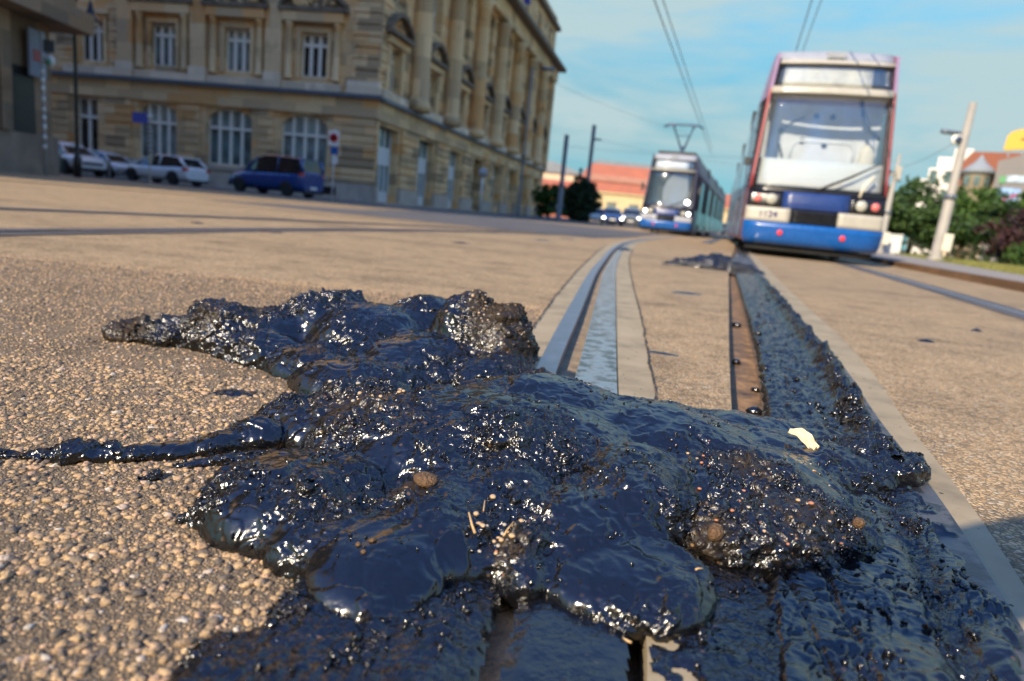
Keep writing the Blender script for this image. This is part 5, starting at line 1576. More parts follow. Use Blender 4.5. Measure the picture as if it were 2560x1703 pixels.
    for k in range(5): patch(mb, -0.46, 0.46, 0.82 + k * 0.05, 0.845 + k * 0.05, 0.042, 0.009)
    mb.build('hood_panel', M['blue_deep'], t)
    mb = MB(); patch(mb, -0.99, 0.99, 0.79, 1.10, 0.0, 0.04); mb.build('nose_backing', M['blue_deep'], t)
    mb = MB(); patch(mb, -0.99, 0.99, 1.075, 1.125, 0.028, 0.05); patch(mb, -0.93, 0.93, 1.12, 1.17, 0.015, 0.02); mb.build('screen_seal', M['black_gloss'], t)
    mb = MB(); patch(mb, -0.93, 0.93, 1.13, 2.68, 0.0, 0.006, 10, 8); mb.build('windscreen', M['wind_glass'], t)
    for s_ in (-1, 1):
        mb = MB(); patch(mb, *sorted((s_ * 0.955, s_ * 1.0)), 1.07, 3.38, 0.01, 0.40, 2, 8); mb.build('corner_pillar', M['pillar_red' if near else 'pillar_blue'], t)
        mb = MB(); patch(mb, *sorted((s_ * 0.928, s_ * 0.956)), 1.125, 2.68, 0.012, 0.05, 2, 8); mb.build('screen_seal', M['black_gloss'], t)
    mb = MB(); patch(mb, -0.957, 0.957, 2.68, 2.79, 0.04, 0.06); mb.build('cross_bar', M['bar_cream' if near else 'side_grey'], t)
    mb = MB(); patch(mb, -0.957, 0.957, 2.78, 3.19, 0.0, 0.006); mb.build('display_glass', M['wind_glass'], t)
    mb = MB(); patch(mb, -0.957, 0.957, 2.78, 3.19, -0.10, 0.04); dp = mb.build('display_box', M['cab_dark'], t)
    mb = MB(); patch(mb, -0.62, 0.80, 2.80, 3.17, -0.085, 0.01)
    mb.build('destination_blind', M['blind'] if near else M['cab_grey'], dp)
    mb = MB(); patch(mb, -0.957, 0.957, 3.17, 3.24, 0.03, 0.06); mb.build('cross_bar', M['bar_cream'] if near else M['roof_grey'], t)
    mb = MB(); patch(mb, -0.957, 0.957, 3.24, 3.41, 0.0, 0.25, 8, 3); mb.build('roof_front', M['roof_grey'], t)
    mb = MB(); mb.bx(-0.14, 0.16, -0.72, -0.54, 3.26, 3.36); mb.bx(-0.11, 0.13, -0.55, -0.525, 3.28, 3.34); mb.build('roof_lamp', M['roof_grey'], t)
    # cab
    mb = MB()
    mb.bx(-0.98, 0.98, -1.25, -1.20, 0.35, 3.1); mb.bx(-0.98, 0.98, -1.2, -0.75, 2.70, 2.74)
    mb.build('cab_wall', M['cab_grey' if near else 'cab_dark'], t)
    mb = MB(); mb.bx(-0.98, 0.98, -1.2, -0.3, 0.34, 0.37); mb.bx(-0.9, 0.9, -0.75, -0.40, 0.9, 1.06); mb.build('desk', M['cab_dark'], t)
    if near:
        mb = MB(); patch(mb, -0.92, 0.925, 1.08, 1.62, -0.10, 0.03); mb.build('partition', M['panel_white'], t)
        mb = MB(); arc = [(-0.50, -0.42, 1.56), (-0.50, -0.42, 1.80), (-0.46, -0.42, 1.89), (-0.38, -0.42, 1.93), (0.38, -0.42, 1.93), (0.46, -0.42, 1.89), (0.50, -0.42, 1.80), (0.50, -0.42, 1.56)]
        mb.tube(arc, 0.028, 10); mb.build('handrail', M['tube_white'], t)
        mb = MB(); mb.loft([[(-0.80 + a * k2, -1.0 + b_ * k2, z) for a, b_ in [(0.14 * math.cos(w), 0.09 * math.sin(w)) for w in np.linspace(0, 2 * math.pi, 13)[:-1]]] for z, k2 in ((1.0, 0.9), (1.4, 1.0), (1.7, 1.0), (1.92, 0.85), (2.0, 0.4))])
        mb.build('seat_back', M['seat_cream'], t)
        mb = MB(); mb.tube([(-0.55, -0.9, 2.68), (-0.60, -0.8, 2.45), (-0.72, -0.7, 2.2), (-0.88, -0.6, 2.05)], 0.035, 8); mb.build('cable', M['cab_dark'], t)
        for x, z in ((0.10, 2.45), (-0.17, 2.45), (0.66, 2.18), (0.28, 2.03), (-0.10, 1.98)):
            mb = MB(); mb.lathe([(0.045, 0), (0.05, 0.03), (0.03, 0.05), (0, 0.05)], (x, -1.20, z), 12, 'Y'); mb.build('ceiling_fitting', M['cab_dark'], t)
        mb = MB(); mb.tube([(0.66, -1.18, 2.18), (0.50, -1.18, 2.33), (0.30, -1.18, 2.42)], 0.012, 6); mb.tube([(0.66, -1.17, 1.95), (0.57, -1.17, 1.72)], 0.022, 6); mb.build('grab_strap', M['cab_dark'], t)
    else:
        mb = MB()  # reflection of a sunlit building, built as a pale sheet behind the glass
        mb.loft([[(x0 + 0.03 * math.sin(z * 3), -0.72, z), (x1, -0.60, z), (x1, -0.64, z), (x0, -0.76, z)] for z, x0, x1 in ((1.14, -0.50, 0.22), (1.4, -0.66, 0.32), (1.9, -0.70, 0.34), (2.3, -0.68, 0.22), (2.62, -0.60, -0.05))], smooth=False)
        mb.build('screen_reflection', M['roof_grey'], t)
        p = npt(-0.74, 1.42, 0.02)
        mb = MB(); mb.lathe([(0.09, 0), (0.09, 0.03), (0, 0.05)], p, 16, 'Y'); mb.build('marker_lamp', M['lamp_on'], t)
    # wiper
    mb = MB(); a, b_, c_ = npt(0.02, 1.12, 0.05), npt(-0.45, 1.38, 0.035), npt(-0.84, 1.62, 0.03)
    mb.tube([a, b_], 0.02, 6); mb.tube([npt(-0.10, 1.20, 0.045), b_, c_], [0.012, 0.02, 0.010], 6); mb.build('wiper', M['rubber'], t)
    if near:
        mb = MB(); mb.tube([npt(-0.60, 1.07, 0.05), npt(-0.64, 1.25, 0.09), npt(-0.78, 1.42, 0.07)], 0.022, 8); mb.build('cream_strip', M['seat_cream'], t)  # curved cream tube low on one side of the screen
    # mirrors
    for s_ in (-1, 1):
        z_ = 1.52 if near else 1.95
        if near and s_ > 0:
            pos, mt, sz_ = (1.16, -1.2, 1.62), 'cab_dark', (0.10, 0.06, 0.14)
        else:
            pos, mt, sz_ = (s_ * 1.22, -0.42, z_), ('bar_cream' if near else 'cab_dark'), (0.11, 0.05, 0.22 if near else 0.34)
        mb = MB(); mb.tube([(s_ * 1.0, pos[1] - 0.05, pos[2] - 0.06), pos], 0.018, 6); mb.box(pos, sz_); mb.build('mirror', M[mt], t, bevel=0.02)
    if near: t.scale = (1, 1, 1.03)
    if panto:
        mb = MB()
        mb.bx(-0.8, 0.8, -4.2, -0.9, 3.42, 3.56); mb.build('roof_equipment', M['cab_dark'], t)
        mb = MB(); y0 = -2.6
        mb.tube([(0, y0, 3.56), (0, y0 - 0.1, 3.80)], [0.12, 0.08], 8)
        mb.tube([(0, y0 - 0.2, 3.75), (0.05, y0 + 0.0, 3.95)], 0.09, 8)
        for s_ in (-1, 1):
            mb.tube([(s_ * 0.06, y0 - 0.1, 3.85), (s_ * 0.44, y0 + 0.5, 4.78)], [0.04, 0.03], 6)
        mb.tube([(-0.28, y0 + 0.28, 4.4), (0.28, y0 + 0.28, 4.4)], 0.018, 6)
        for q in (0, 0.3):
            mb.tube([(-0.86, y0 + 0.4 + q, 4.72), (-0.62, y0 + 0.4 + q, 4.84), (0.62, y0 + 0.4 + q, 4.84), (0.86, y0 + 0.4 + q, 4.72)], 0.028, 6)
        for s_ in (-1, 1): mb.bx(s_ * 0.44 - 0.05, s_ * 0.44 + 0.05, y0 + 0.35, y0 + 0.75, 4.74, 4.82)
        mb.build('pantograph', basic('panto_blue', (0.06, 0.10, 0.17), 0.5), t)
    return t


make_tram((4.83, 11.72, 0.0), R(180 - 15.6), 28, 'large near tram with red edged windscreen and blue nose standing on the right track', 'near', False)
make_tram((6.05, 29.9, 0.0), R(180 - 18.5), 28, 'smaller far blue tram with lit headlights and raised pantograph', 'far', True)
# ------------------------------------------------------------------ cars
M['car_white'] = basic('car_white', (0.70, 0.72, 0.74), 0.25, var=0.03, coat=0.6)
M['car_blue'] = basic('car_blue', (0.006, 0.045, 0.20), 0.25, var=0.04, coat=0.7)
M['car_dark'] = basic('car_dark', (0.03, 0.05, 0.10), 0.25, coat=0.6)
M['car_grey'] = basic('car_grey', (0.10, 0.12, 0.15), 0.25, coat=0.6)
M['car_glass'] = pane_mat('car_glass', (0.015, 0.018, 0.02), 0.05, 0.7)
M['plate_white'] = basic('plate_white', (0.7, 0.7, 0.68), 0.4)
M['rim'] = basic('rim', (0.35, 0.36, 0.38), 0.35, metal=0.6)
M['rim_dark'] = basic('rim_dark', (0.04, 0.04, 0.042), 0.4)
M['lamp_tail'] = basic('lamp_tail', (0.50, 0.02, 0.03), 0.2, coat=0.5)
M['trim_dark'] = basic('trim_dark', (0.02, 0.02, 0.022), 0.6)


def ring(y, hw, z0, z1, e=4.0, n=20):
    """rounded-box cross section"""
    out = []
    for k in range(n):
        w = 2 * math.pi * (k + 0.5) / n
        c_, s_ = math.cos(w), math.sin(w)
        out.append((hw * math.copysign(abs(c_) ** (2 / e), c_), y, (z0 + z1) / 2 + (z1 - z0) / 2 * math.copysign(abs(s_) ** (2 / e), s_)))
    return out


def make_car(name, label, cat, loc, rz, paint, body, cabin, wheels, wr, hw, rim='rim', lights='tail', spoiler=False, group=None, plate=True):
    """body: (y, half width, z0, z1); cabin: (y, half width bottom, half width top, z0, z1); front at +y"""
    c = empty(name, loc, rz, label, cat, group)
    mb = MB(); mb.loft([ring(*s_) for s_ in body]); mb.build('body', M[paint], c)
    mb = MB()
    mb.loft([[(-a, y, z0), (-b_ * 1.01, y, z1 - 0.06), (-b_ * 0.9, y, z1 - 0.03), (b_ * 0.9, y, z1 - 0.03), (b_ * 1.01, y, z1 - 0.06), (a, y, z0)] for (y, a, b_, z0, z1) in cabin], smooth=False)
    mb.build('window', M['car_glass'], c)
    tops = [s_ for s_ in cabin if s_[4] - s_[3] > 0.25]
    mb = MB()
    mb.loft([[(-b_ * 1.0, y, z1 - 0.075), (-b_ * 0.88, y, z1 - 0.012), (-b_ * 0.4, y, z1 + 0.012), (b_ * 0.4, y, z1 + 0.012), (b_ * 0.88, y, z1 - 0.012), (b_ * 1.0, y, z1 - 0.075)] for (y, a, b_, z0, z1) in tops], smooth=False)
    mb.build('roof', M[paint], c)
    # pillars: front, middle, rear along the glass house
    f0, f1 = cabin[-1], tops[-1]; r0, r1 = cabin[0], tops[0]
    midy = (tops[0][0] + tops[-1][0]) / 2
    ma = np.interp(midy, [s_[0] for s_ in cabin], [s_[1] for s_ in cabin]); mt_ = np.interp(midy, [s_[0] for s_ in cabin], [s_[2] for s_ in cabin])
    mz0 = np.interp(midy, [s_[0] for s_ in cabin], [s_[3] for s_ in cabin]); mz1 = np.interp(midy, [s_[0] for s_ in cabin], [s_[4] for s_ in cabin])
    for s_ in (-1, 1):
        mb = MB(); mb.tube([(s_ * f0[1], f0[0], f0[3]), (s_ * f1[2], f1[0], f1[4] - 0.05)], 0.045, 6); mb.build('pillar', M[paint], c)
        mb = MB(); mb.tube([(s_ * r0[1], r0[0], r0[3]), (s_ * r1[2], r1[0], r1[4] - 0.05)], 0.085, 6); mb.build('pillar', M[paint], c)
        mb = MB(); mb.tube([(s_ * (ma + 0.005), midy, mz0), (s_ * (mt_ + 0.005), midy, mz1 - 0.05)], 0.035, 6); mb.build('pillar', M[paint], c)
    if spoiler:
        mb = MB(); mb.bx(-tops[0][2] * 0.9, tops[0][2] * 0.9, tops[0][0] - 0.22, tops[0][0] + 0.1, tops[0][4] - 0.06, tops[0][4] + 0.02); mb.build('spoiler', M[paint], c, bevel=0.02)
    for (wy) in wheels:
        for s_ in (-1, 1):
            x = s_ * (hw - 0.10)
            mb = MB(); mb.lathe([(wr * 0.62, -0.11), (wr * 0.95, -0.11), (wr, -0.07), (wr, 0.07), (wr * 0.95, 0.11), (wr * 0.62, 0.11)], (x, wy, wr), 24, 'X')
            w_ = mb.build('wheel', M['rubber'], c)
            mb = MB(); mb.lathe([(0.0, 0.06), (wr * 0.2, 0.09), (wr * 0.55, 0.06), (wr * 0.64, 0.10), (wr * 0.64, -0.1), (0, -0.1)] if s_ > 0 else [(0, 0.1), (wr * 0.64, 0.1), (wr * 0.64, -0.10), (wr * 0.55, -0.06), (wr * 0.2, -0.09), (0, -0.06)], (x, wy, wr), 20, 'X')
            mb.build('rim', M[rim], w_)
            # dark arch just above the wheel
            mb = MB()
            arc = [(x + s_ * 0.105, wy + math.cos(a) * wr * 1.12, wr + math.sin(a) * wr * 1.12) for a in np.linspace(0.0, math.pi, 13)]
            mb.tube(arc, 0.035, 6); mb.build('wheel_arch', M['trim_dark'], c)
    yr, yf = body[0][0], body[-1][0]
    zb = [s_ for s_ in body]
    zl = zb[1][3] - 0.16
    for s_ in (-1, 1):
        mb = MB(); mb.box((s_ * (hw - 0.17), yr + 0.12, zl), (0.30, 0.22, 0.16), taper=0.9); mb.build('tail_light', M['lamp_tail'], c, bevel=0.03)
        mb = MB(); mb.box((s_ * (hw - 0.22), yf - 0.14, zb[-2][3] - 0.15), (0.36, 0.24, 0.14), taper=0.9); mb.build('headlight', M['lamp_clear' if lights != 'on' else 'lamp_on'], c, bevel=0.03)
        mb = MB(); mb.box((s_ * (hw + 0.07), tops[-1][0] + 0.25, cabin[-1][3] + 0.08), (0.18, 0.10, 0.13)); mb.build('wing_mirror', M[paint], c, bevel=0.03)
    if plate:
        for yy_, dy in ((yr, -0.005), (yf, 0.005)):
            mb = MB(); mb.box((0, yy_ + dy, 0.48), (0.5, 0.02, 0.12)); mb.build('number_plate', M['plate_white'], c)
    mb = MB(); mb.bx(-hw * 0.8, hw * 0.8, yf - 0.02, yf + 0.012, 0.30, 0.42); mb.build('bumper_intake', M['trim_dark'], c); mb = MB(); mb.bx(-hw * 0.85, hw * 0.85, yr - 0.012, yr + 0.02, 0.20, 0.32); mb.build('rear_valance', M['trim_dark'], c); mb = MB(); mb.bx(-hw * 0.55, hw * 0.55, yf - 0.02, yf + 0.016, 0.58, 0.70)
    mb.build('grille', M['trim_dark'], c)
    return c


BODY_H = [(-2.12, 0.72, 0.32, 0.80), (-2.02, 0.82, 0.26, 0.97), (-1.5, 0.88, 0.2, 0.99), (-0.6, 0.89, 0.18, 0.95), (0.5, 0.89, 0.18, 0.93), (1.2, 0.88, 0.2, 0.92), (1.75, 0.84, 0.22, 0.82), (2.05, 0.76, 0.26, 0.70), (2.14, 0.62, 0.34, 0.60)]
CAB_H = [(-2.0, 0.72, 0.70, 0.92, 0.98), (-1.55, 0.80, 0.60, 0.92, 1.40), (-0.9, 0.82, 0.63, 0.90, 1.46), (0.1, 0.82, 0.63, 0.90, 1.45), (0.75, 0.80, 0.58, 0.90, 1.30), (1.35, 0.76, 0.66, 0.88, 0.94)]
BODY_S = [(-2.3, 0.76, 0.38, 0.95), (-2.2, 0.88, 0.30, 1.12), (-1.5, 0.93, 0.26, 1.13), (0.0, 0.94, 0.24, 1.10), (1.2, 0.93, 0.26, 1.09), (1.9, 0.90, 0.28, 1.03), (2.2, 0.84, 0.32, 0.92), (2.32, 0.70, 0.40, 0.78)]
CAB_S = [(-2.15, 0.80, 0.74, 1.08, 1.14), (-1.85, 0.84, 0.66, 1.08, 1.56), (-0.9, 0.86, 0.68, 1.06, 1.66), (0.2, 0.86, 0.68, 1.05, 1.65), (0.7, 0.84, 0.62, 1.05, 1.48), (1.35, 0.80, 0.70, 1.04, 1.10)]
BODY_V = [(-2.22, 0.80, 0.34, 1.15), (-2.15, 0.88, 0.26, 1.22), (-1.4, 0.91, 0.22, 1.18), (0.0, 0.92, 0.2, 1.14), (1.1, 0.91, 0.22, 1.10), (1.75, 0.88, 0.24, 0.98), (2.08, 0.80, 0.28, 0.82), (2.18, 0.64, 0.36, 0.70)]
CAB_V = [(-2.16, 0.80, 0.76, 1.15, 1.22), (-2.02, 0.84, 0.72, 1.12, 1.80), (-1.2, 0.86, 0.74, 1.10, 1.86), (0.0, 0.86, 0.74, 1.08, 1.86), (0.45, 0.85, 0.70, 1.08, 1.74), (1.25, 0.80, 0.70, 1.06, 1.14)]
BODY_D = [(-2.3, 0.70, 0.34, 0.90), (-2.2, 0.84, 0.28, 1.02), (-1.4, 0.90, 0.22, 1.02), (0.0, 0.91, 0.2, 0.97), (1.2, 0.90, 0.22, 0.95), (1.85, 0.86, 0.24, 0.86), (2.2, 0.76, 0.28, 0.72), (2.28, 0.6, 0.36, 0.62)]
GV = 'parked cars along the stone building'
make_car('parked_van', 'dark blue compact van parked before the stone building, seen from behind', 'van', (-12.2, 33.8, 0), R(71), 'car_blue', BODY_V, CAB_V, (-1.35, 1.38), 0.32, 0.91, group=GV)
make_car('parked_car', 'white hatchback with red tail light parked left of the blue van', 'car', (-18.85, 36.3, 0), R(72), 'car_white', BODY_H, CAB_H, (-1.3, 1.36), 0.32, 0.88, 'rim_dark', spoiler=True, group=GV)
make_car('parked_car', 'tall white car facing right, half hidden by the black lamp post', 'car', (-24.6, 37.2, 0), R(-118), 'car_white', BODY_S, CAB_S, (-1.4, 1.42), 0.37, 0.93, 'rim_dark', group=GV)
make_car('parked_car', 'low white car with dark windscreen parked behind the tall white car', 'car', (-24.3, 40.0, 0), R(-110), 'car_white', BODY_D, CAB_H, (-1.4, 1.42), 0.33, 0.90, 'rim_dark', group=GV)
GT = 'cars queued far away beside the far tram'
make_car('oncoming_car', 'far blue car with lit headlights, leftmost of the oncoming queue', 'car', (7.6, 60.5, 0), R(175), 'car_blue', BODY_D, CAB_H, (-1.4, 1.42), 0.33, 0.90, lights='on', group=GT)
make_car('oncoming_car', 'far dark grey car with lit headlights in the middle of the oncoming queue', 'car', (9.6, 62.5, 0), R(170), 'car_grey', BODY_S, CAB_S, (-1.4, 1.42), 0.36, 0.93, lights='on', group=GT)
make_car('oncoming_car', 'far pale blue car with lit headlights close beside the far tram', 'car', (10.9, 58.0, 0), R(170), 'wrap_blue', BODY_D, CAB_H, (-1.4, 1.42), 0.33, 0.90, lights='on', group=GT)
make_car('oncoming_car', 'far white car parked right of the dark conifer', 'car', (7.4, 70, 0), R(100), 'car_white', BODY_D, CAB_H, (-1.4, 1.42), 0.33, 0.90, group=GT)
make_car('parked_car', 'far white car standing behind the tall grey mast left of the conifer', 'car', (3.4, 80, 0.3), R(95), 'car_white', BODY_S, CAB_S, (-1.4, 1.42), 0.36, 0.93, group=GT)
make_car('parked_car', 'far dark car beyond the tracks between the two trams', 'car', (24.5, 88, 0), R(110), 'car_grey', BODY_D, CAB_H, (-1.4, 1.42), 0.33, 0.90, group=GT)

# ------------------------------------------------------------------ posts, lamps, signs, wires
def bollard(x, y):
    mb = MB(); mb.lathe([(0.06, 0), (0.06, 0.85), (0.075, 0.87), (0.075, 0.93), (0.03, 0.98), (0, 0.99)], (0, 0, 0), 12)
    return mb
b_ = bollard(0, 0).build('bollard', M['grey_metal']); tag(b_, 'short pale bollard in front of the white cars', 'bollard', 'bollards in front of the white cars')
for k, (x, y) in enumerate(((-22.6, 35.2), (-20.9, 34.8), (-23.9, 35.6))):
    o = b_ if k == 0 else b_.copy()
    if k: COL.objects.link(o)
    o.location = (x, y, 0)

lp = empty('street_lamp', (-17.46, 27.0, 0), label='tall black street lamp with hanging lantern at the far left', cat='street lamp')
mb = MB(); mb.lathe([(0.14, 0), (0.14, 0.7), (0.10, 0.8), (0.075, 1.2), (0.065, 4.0), (0.055, 7.6), (0.07, 7.65), (0.0, 7.7)], (0, 0, 0), 12); mb.build('pole', M['black_paint'], lp)
mb = MB(); mb.tube([(0, 0, 6.3), (0.2, 0.0, 6.65), (0.62, 0, 6.8)], 0.03, 8); mb.tube([(0.62, 0, 6.8), (0.62, 0, 6.3)], 0.025, 8); mb.build('bracket', M['black_paint'], lp)
mb = MB(); mb.lathe([(0.07, 6.42), (0.09, 6.25), (0.16, 6.1), (0.22, 5.98), (0.38, 5.80), (0.40, 5.74), (0.30, 5.74)], (0.62, 0, 0), 20); mb.build('lantern', M['black_paint'], lp)
mb = MB(); mb.lathe([(0.28, 5.76), (0.24, 5.66), (0, 5.60)], (0.62, 0, 0), 16); mb.build('glass', M['seat_cream'], lp)

sp_ = empty('sign_post', (-16.63, 24.0, 0), label='grey post plastered with stickers beside the dark building, small signs near its top', cat='sign post')
mb = MB(); mb.lathe([(0.055, 0), (0.055, 4.7), (0, 4.72)], (0, 0, 0), 12); mb.build('post', M['grey_metal'], sp_)
mb = MB()
for k in range(9):
    z = 0.9 + k * 0.31; mb.lathe([(0.059, z), (0.059, z + random.uniform(0.08, 0.2))], (0, 0, 0), 12)
mb.build('sticker', M['plate_white'], sp_)
mb = MB(); mb.box((0.22, 0, 4.25), (0.40, 0.03, 0.40)); mb.build('sign_back', basic('sign_dark', (0.07, 0.085, 0.09), 0.5), sp_)
mb = MB(); mb.lathe([(0.0, -0.02), (0.20, -0.02), (0.20, 0.02), (0, 0.02)], (0.24, -0.01, 3.78), 20, 'Y'); mb.build('round_sign', M['plate_white'], sp_)
mb = MB(); mb.lathe([(0.0, -0.03), (0.10, -0.03), (0.10, -0.015), (0, -0.015)], (0.22, -0.01, 3.75), 20, 'Y'); mb.build('symbol', basic('sym_green', (0.10, 0.35, 0.22), 0.5), sp_)

sb = empty('street_sign', (-15.17, 28.0, 0), label='thin white post with blue street name sign in front of the white hatchback', cat='street sign')
mb = MB(); mb.lathe([(0.035, 0), (0.035, 2.6), (0.10, 2.62), (0.10, 2.70), (0, 2.72)], (0, 0, 0), 12); mb.build('post', M['white_paint'], sb)
for k in range(7):
    mb = MB(); z = 1.2 + k * 0.18; mb.lathe([(0.039, z), (0.039, z + 0.1)], (0, 0, 0), 10); mb.build('sticker', M['blue_deep' if k % 2 else 'cab_dark'], sb)
mb = MB(); mb.box((-0.38, 0, 2.55), (0.62, 0.03, 0.40)); mb.build('name_plate', basic('sign_blue', (0.08, 0.11, 0.42), 0.4), sb)

np_ = empty('parking_sign', (-8.63, 31.0, 0), label='white post with no stopping sign and blue panel right of the blue van', cat='road sign')
mb = MB(); mb.lathe([(0.035, 0), (0.035, 3.1), (0, 3.12)], (0, 0, 0), 12); mb.build('post', M['white_paint'], np_)
mb = MB(); mb.box((-0.02, -0.05, 2.72), (0.48, 0.02, 0.62)); bd = mb.build('board', M['plate_white'], np_)
mb = MB(); mb.lathe([(0.13, -0.075), (0.19, -0.075), (0.19, -0.065), (0.13, -0.065), (0.13, -0.075)], (-0.02, 0, 2.74), 24, 'Y'); mb.build('red_ring', M['reflector_red'], bd)
mb = MB(); mb.lathe([(0.0, -0.072), (0.128, -0.072), (0.128, -0.063), (0, -0.063)], (-0.02, 0, 2.74), 24, 'Y'); mb.build('blue_disc', basic('disc_blue', (0.10, 0.16, 0.50), 0.4), bd)
mb = MB(); mb.add([(-0.13, -0.078, 2.84), (-0.11, -0.078, 2.86), (0.09, -0.078, 2.64), (0.07, -0.078, 2.62)], [(0, 1, 2, 3)]); mb.build('red_bar', M['reflector_red'], bd)
mb = MB(); mb.box((0.03, -0.05, 2.20), (0.34, 0.02, 0.34)); mb.build('blue_panel', M['blue_bright'], np_)
mb = MB(); mb.box((0.06, -0.05, 1.80), (0.26, 0.02, 0.34)); mb.build('white_panel', M['plate_white'], np_)

s2 = empty('sign_post', (-2.54, 39.5, 0), label='slim pale sign post with round head before the dark portal of the stone building', cat='sign post')
mb = MB(); mb.lathe([(0.05, 0), (0.05, 2.5), (0, 2.52)], (0, 0, 0), 12); mb.build('post', M['white_paint'], s2)
mb = MB(); mb.lathe([(0, -0.02), (0.27, -0.02), (0.27, 0.02), (0, 0.02)], (0.02, -0.06, 2.3), 20, 'Y'); mb.build('round_sign', M['grey_metal'], s2)


def mast(loc, hgt, r0, r1, label, arm=None, box=None, disc=None, mat='pole_grey', lean=0.0):
    m_ = empty('catenary_mast', loc, 0, label, 'mast', 'overhead line masts')
    m_.rotation_euler = (0, lean, 0)
    mb = MB(); mb.lathe([(r0 * 1.5, 0), (r0 * 1.5, 0.12), (r0, 0.16), (r0 * 0.95, hgt * 0.40), (r0 * 0.8, hgt * 0.41), (r1, hgt), (0, hgt + 0.01)], (0, 0, 0), 14); mb.build('pole', M[mat], m_)
    if arm:
        z, ln, s_ = arm
        mb = MB(); mb.tube([(0, 0, z), (-ln, 0, z + 0.02)], 0.03, 6); mb.build('lamp_arm', M['wire'], m_)
        mb = MB(); mb.loft([[(-ln - 0.28 * s_ + (x - 0.5) * 0.8 * s_, q * w_ * 0.14 * s_, z + 0.05 + h_ * s_) for q, h_ in ((-1, 0), (-0.7, 0.10), (0.7, 0.10), (1, 0), (0.6, -0.06), (-0.6, -0.06))] for x, w_ in ((0.0, 0.4), (0.3, 1.0), (0.8, 1.0), (1.0, 0.5))])
        mb.build('lamp_head', M['car_grey'], m_)
    if box:
        mb = MB(); mb.box((0.16, -0.05, box), (0.26, 0.34, 0.55)); mb.build('switch_box', M['seat_cream'], m_, bevel=0.02)
    if disc:
        mb = MB(); mb.lathe([(0, -0.02), (0.17, -0.02), (0.17, 0.02), (0, 0.02)], (-0.26, -0.05, disc), 18, 'Y'); mb.build('round_sign', M['plate_white'], m_)
        mb = MB(); mb.lathe([(0, -0.035), (0.11, -0.035), (0.11, -0.022), (0, -0.022)], (-0.22, -0.05, disc), 18, 'Y'); mb.build('symbol', M['car_dark'], m_)
    mb = MB(); mb.lathe([(r0 * 1.12, hgt * 0.40), (r0 * 1.12, hgt * 0.43)], (0, 0, 0), 12); mb.build('collar', M['car_grey'], m_)
    return m_
mast((13.1, 22.0, 0.06), 4.85, 0.16, 0.105, 'thick pale mast with lamp and round sign on the grass verge, nearest on the right', (3.85, 0.25, 0.75), 0.62, 3.72, lean=R(2.0))
mast((16.4, 32.0, 0.06), 4.45, 0.17, 0.06, 'slimmer pale mast beside the white cabinet, right of the near tram', (3.6, 0.3, 0.8), 0.7, lean=R(1.8))
mast((2.93, 60.0, 0), 7.1, 0.24, 0.19, 'grey mast rising left of the dark conifer', (5.85, 0.0, 0.01), mat='wire')
mast((6.0, 70.0, 0), 9.4, 0.24, 0.20, 'taller grey mast with lamp rising behind the dark conifer', (8.0, -0.75, 0.9), mat='wire')
mast((41.5, 140.0, 0), 7.2, 0.35, 0.3, 'thin pale far mast between the two trams')
mast((-0.6, 66.0, 0), 13.4, 0.12, 0.10, 'mast hidden behind the stone building with its lamp peeking past the corner', (13.3, -1.9, 1.6), mat='wire')

cb = MB(); cb.box((0, 0, 0.44), (0.62, 0.4, 0.88)); cb.box((0, 0, 0.90), (0.68, 0.46, 0.05)); cb.bx(-0.3, 0.3, -0.22, -0.20, 0.08, 0.8)
o = cb.build('utility_cabinet', M['white_paint'], bevel=0.015); o.location = (17.3, 32.6, 0.08); tag(o, 'white utility cabinet on the grass behind the slimmer mast', 'cabinet')


def wire(pts, label, r_=0.014):
    mb = MB(); mb.tube(pts, r_, 5); o = mb.build('overhead_wire', M['wire']); return tag(o, label, 'wire', 'overhead wires')
def sag(a, b_, s_, n=10):
    a, b_ = Vector(a), Vector(b_)
    return [a.lerp(b_, k / n) - Vector((0, 0, s_ * 4 * (k / n) * (1 - k / n))) for k in range(n + 1)]
wire(sag((2.02, 14.5, 4.88), (11.2, 44.0, 4.95), 0.0), 'left contact wire of the pair above the far tram', 0.014)
wire(sag((1.98, 14.0, 5.02), (11.2, 44.0, 5.30), 0.0), 'upper carrier wire of the pair above the far tram', 0.012)
wire(sag((0.0, 8.0, 4.88), (2.02, 14.5, 4.88), 0.0), 'near end of the contact wire passing over the camera', 0.014)
wire(sag((1.0, 1.0, 4.80), (8.3, 24.5, 4.95), 0.0), 'contact wire above the near tram', 0.012)
wire(sag((1.25, 1.0, 5.0), (8.5, 24.5, 5.2), 0.0), 'carrier wire above the near tram', 0.010)
wire(sag((2.9, 60, 6.2), (16.4, 32, 4.2), 0.25), 'thin span wire from the left mast across to the slim mast', 0.012)
wire(sag((6.0, 70, 8.2), (24, 66, 6.6), 0.4), 'thin span wire behind the far tram', 0.015)
wire(sag((-0.6, 66, 13.0), (10.5, 48, 6.6), 0.3), 'long span wire slanting down from the stone building', 0.012)
wire(sag((13.2, 22, 3.9), (16.5, 32, 3.9), 0.15), 'thin wire between the two right masts', 0.008)
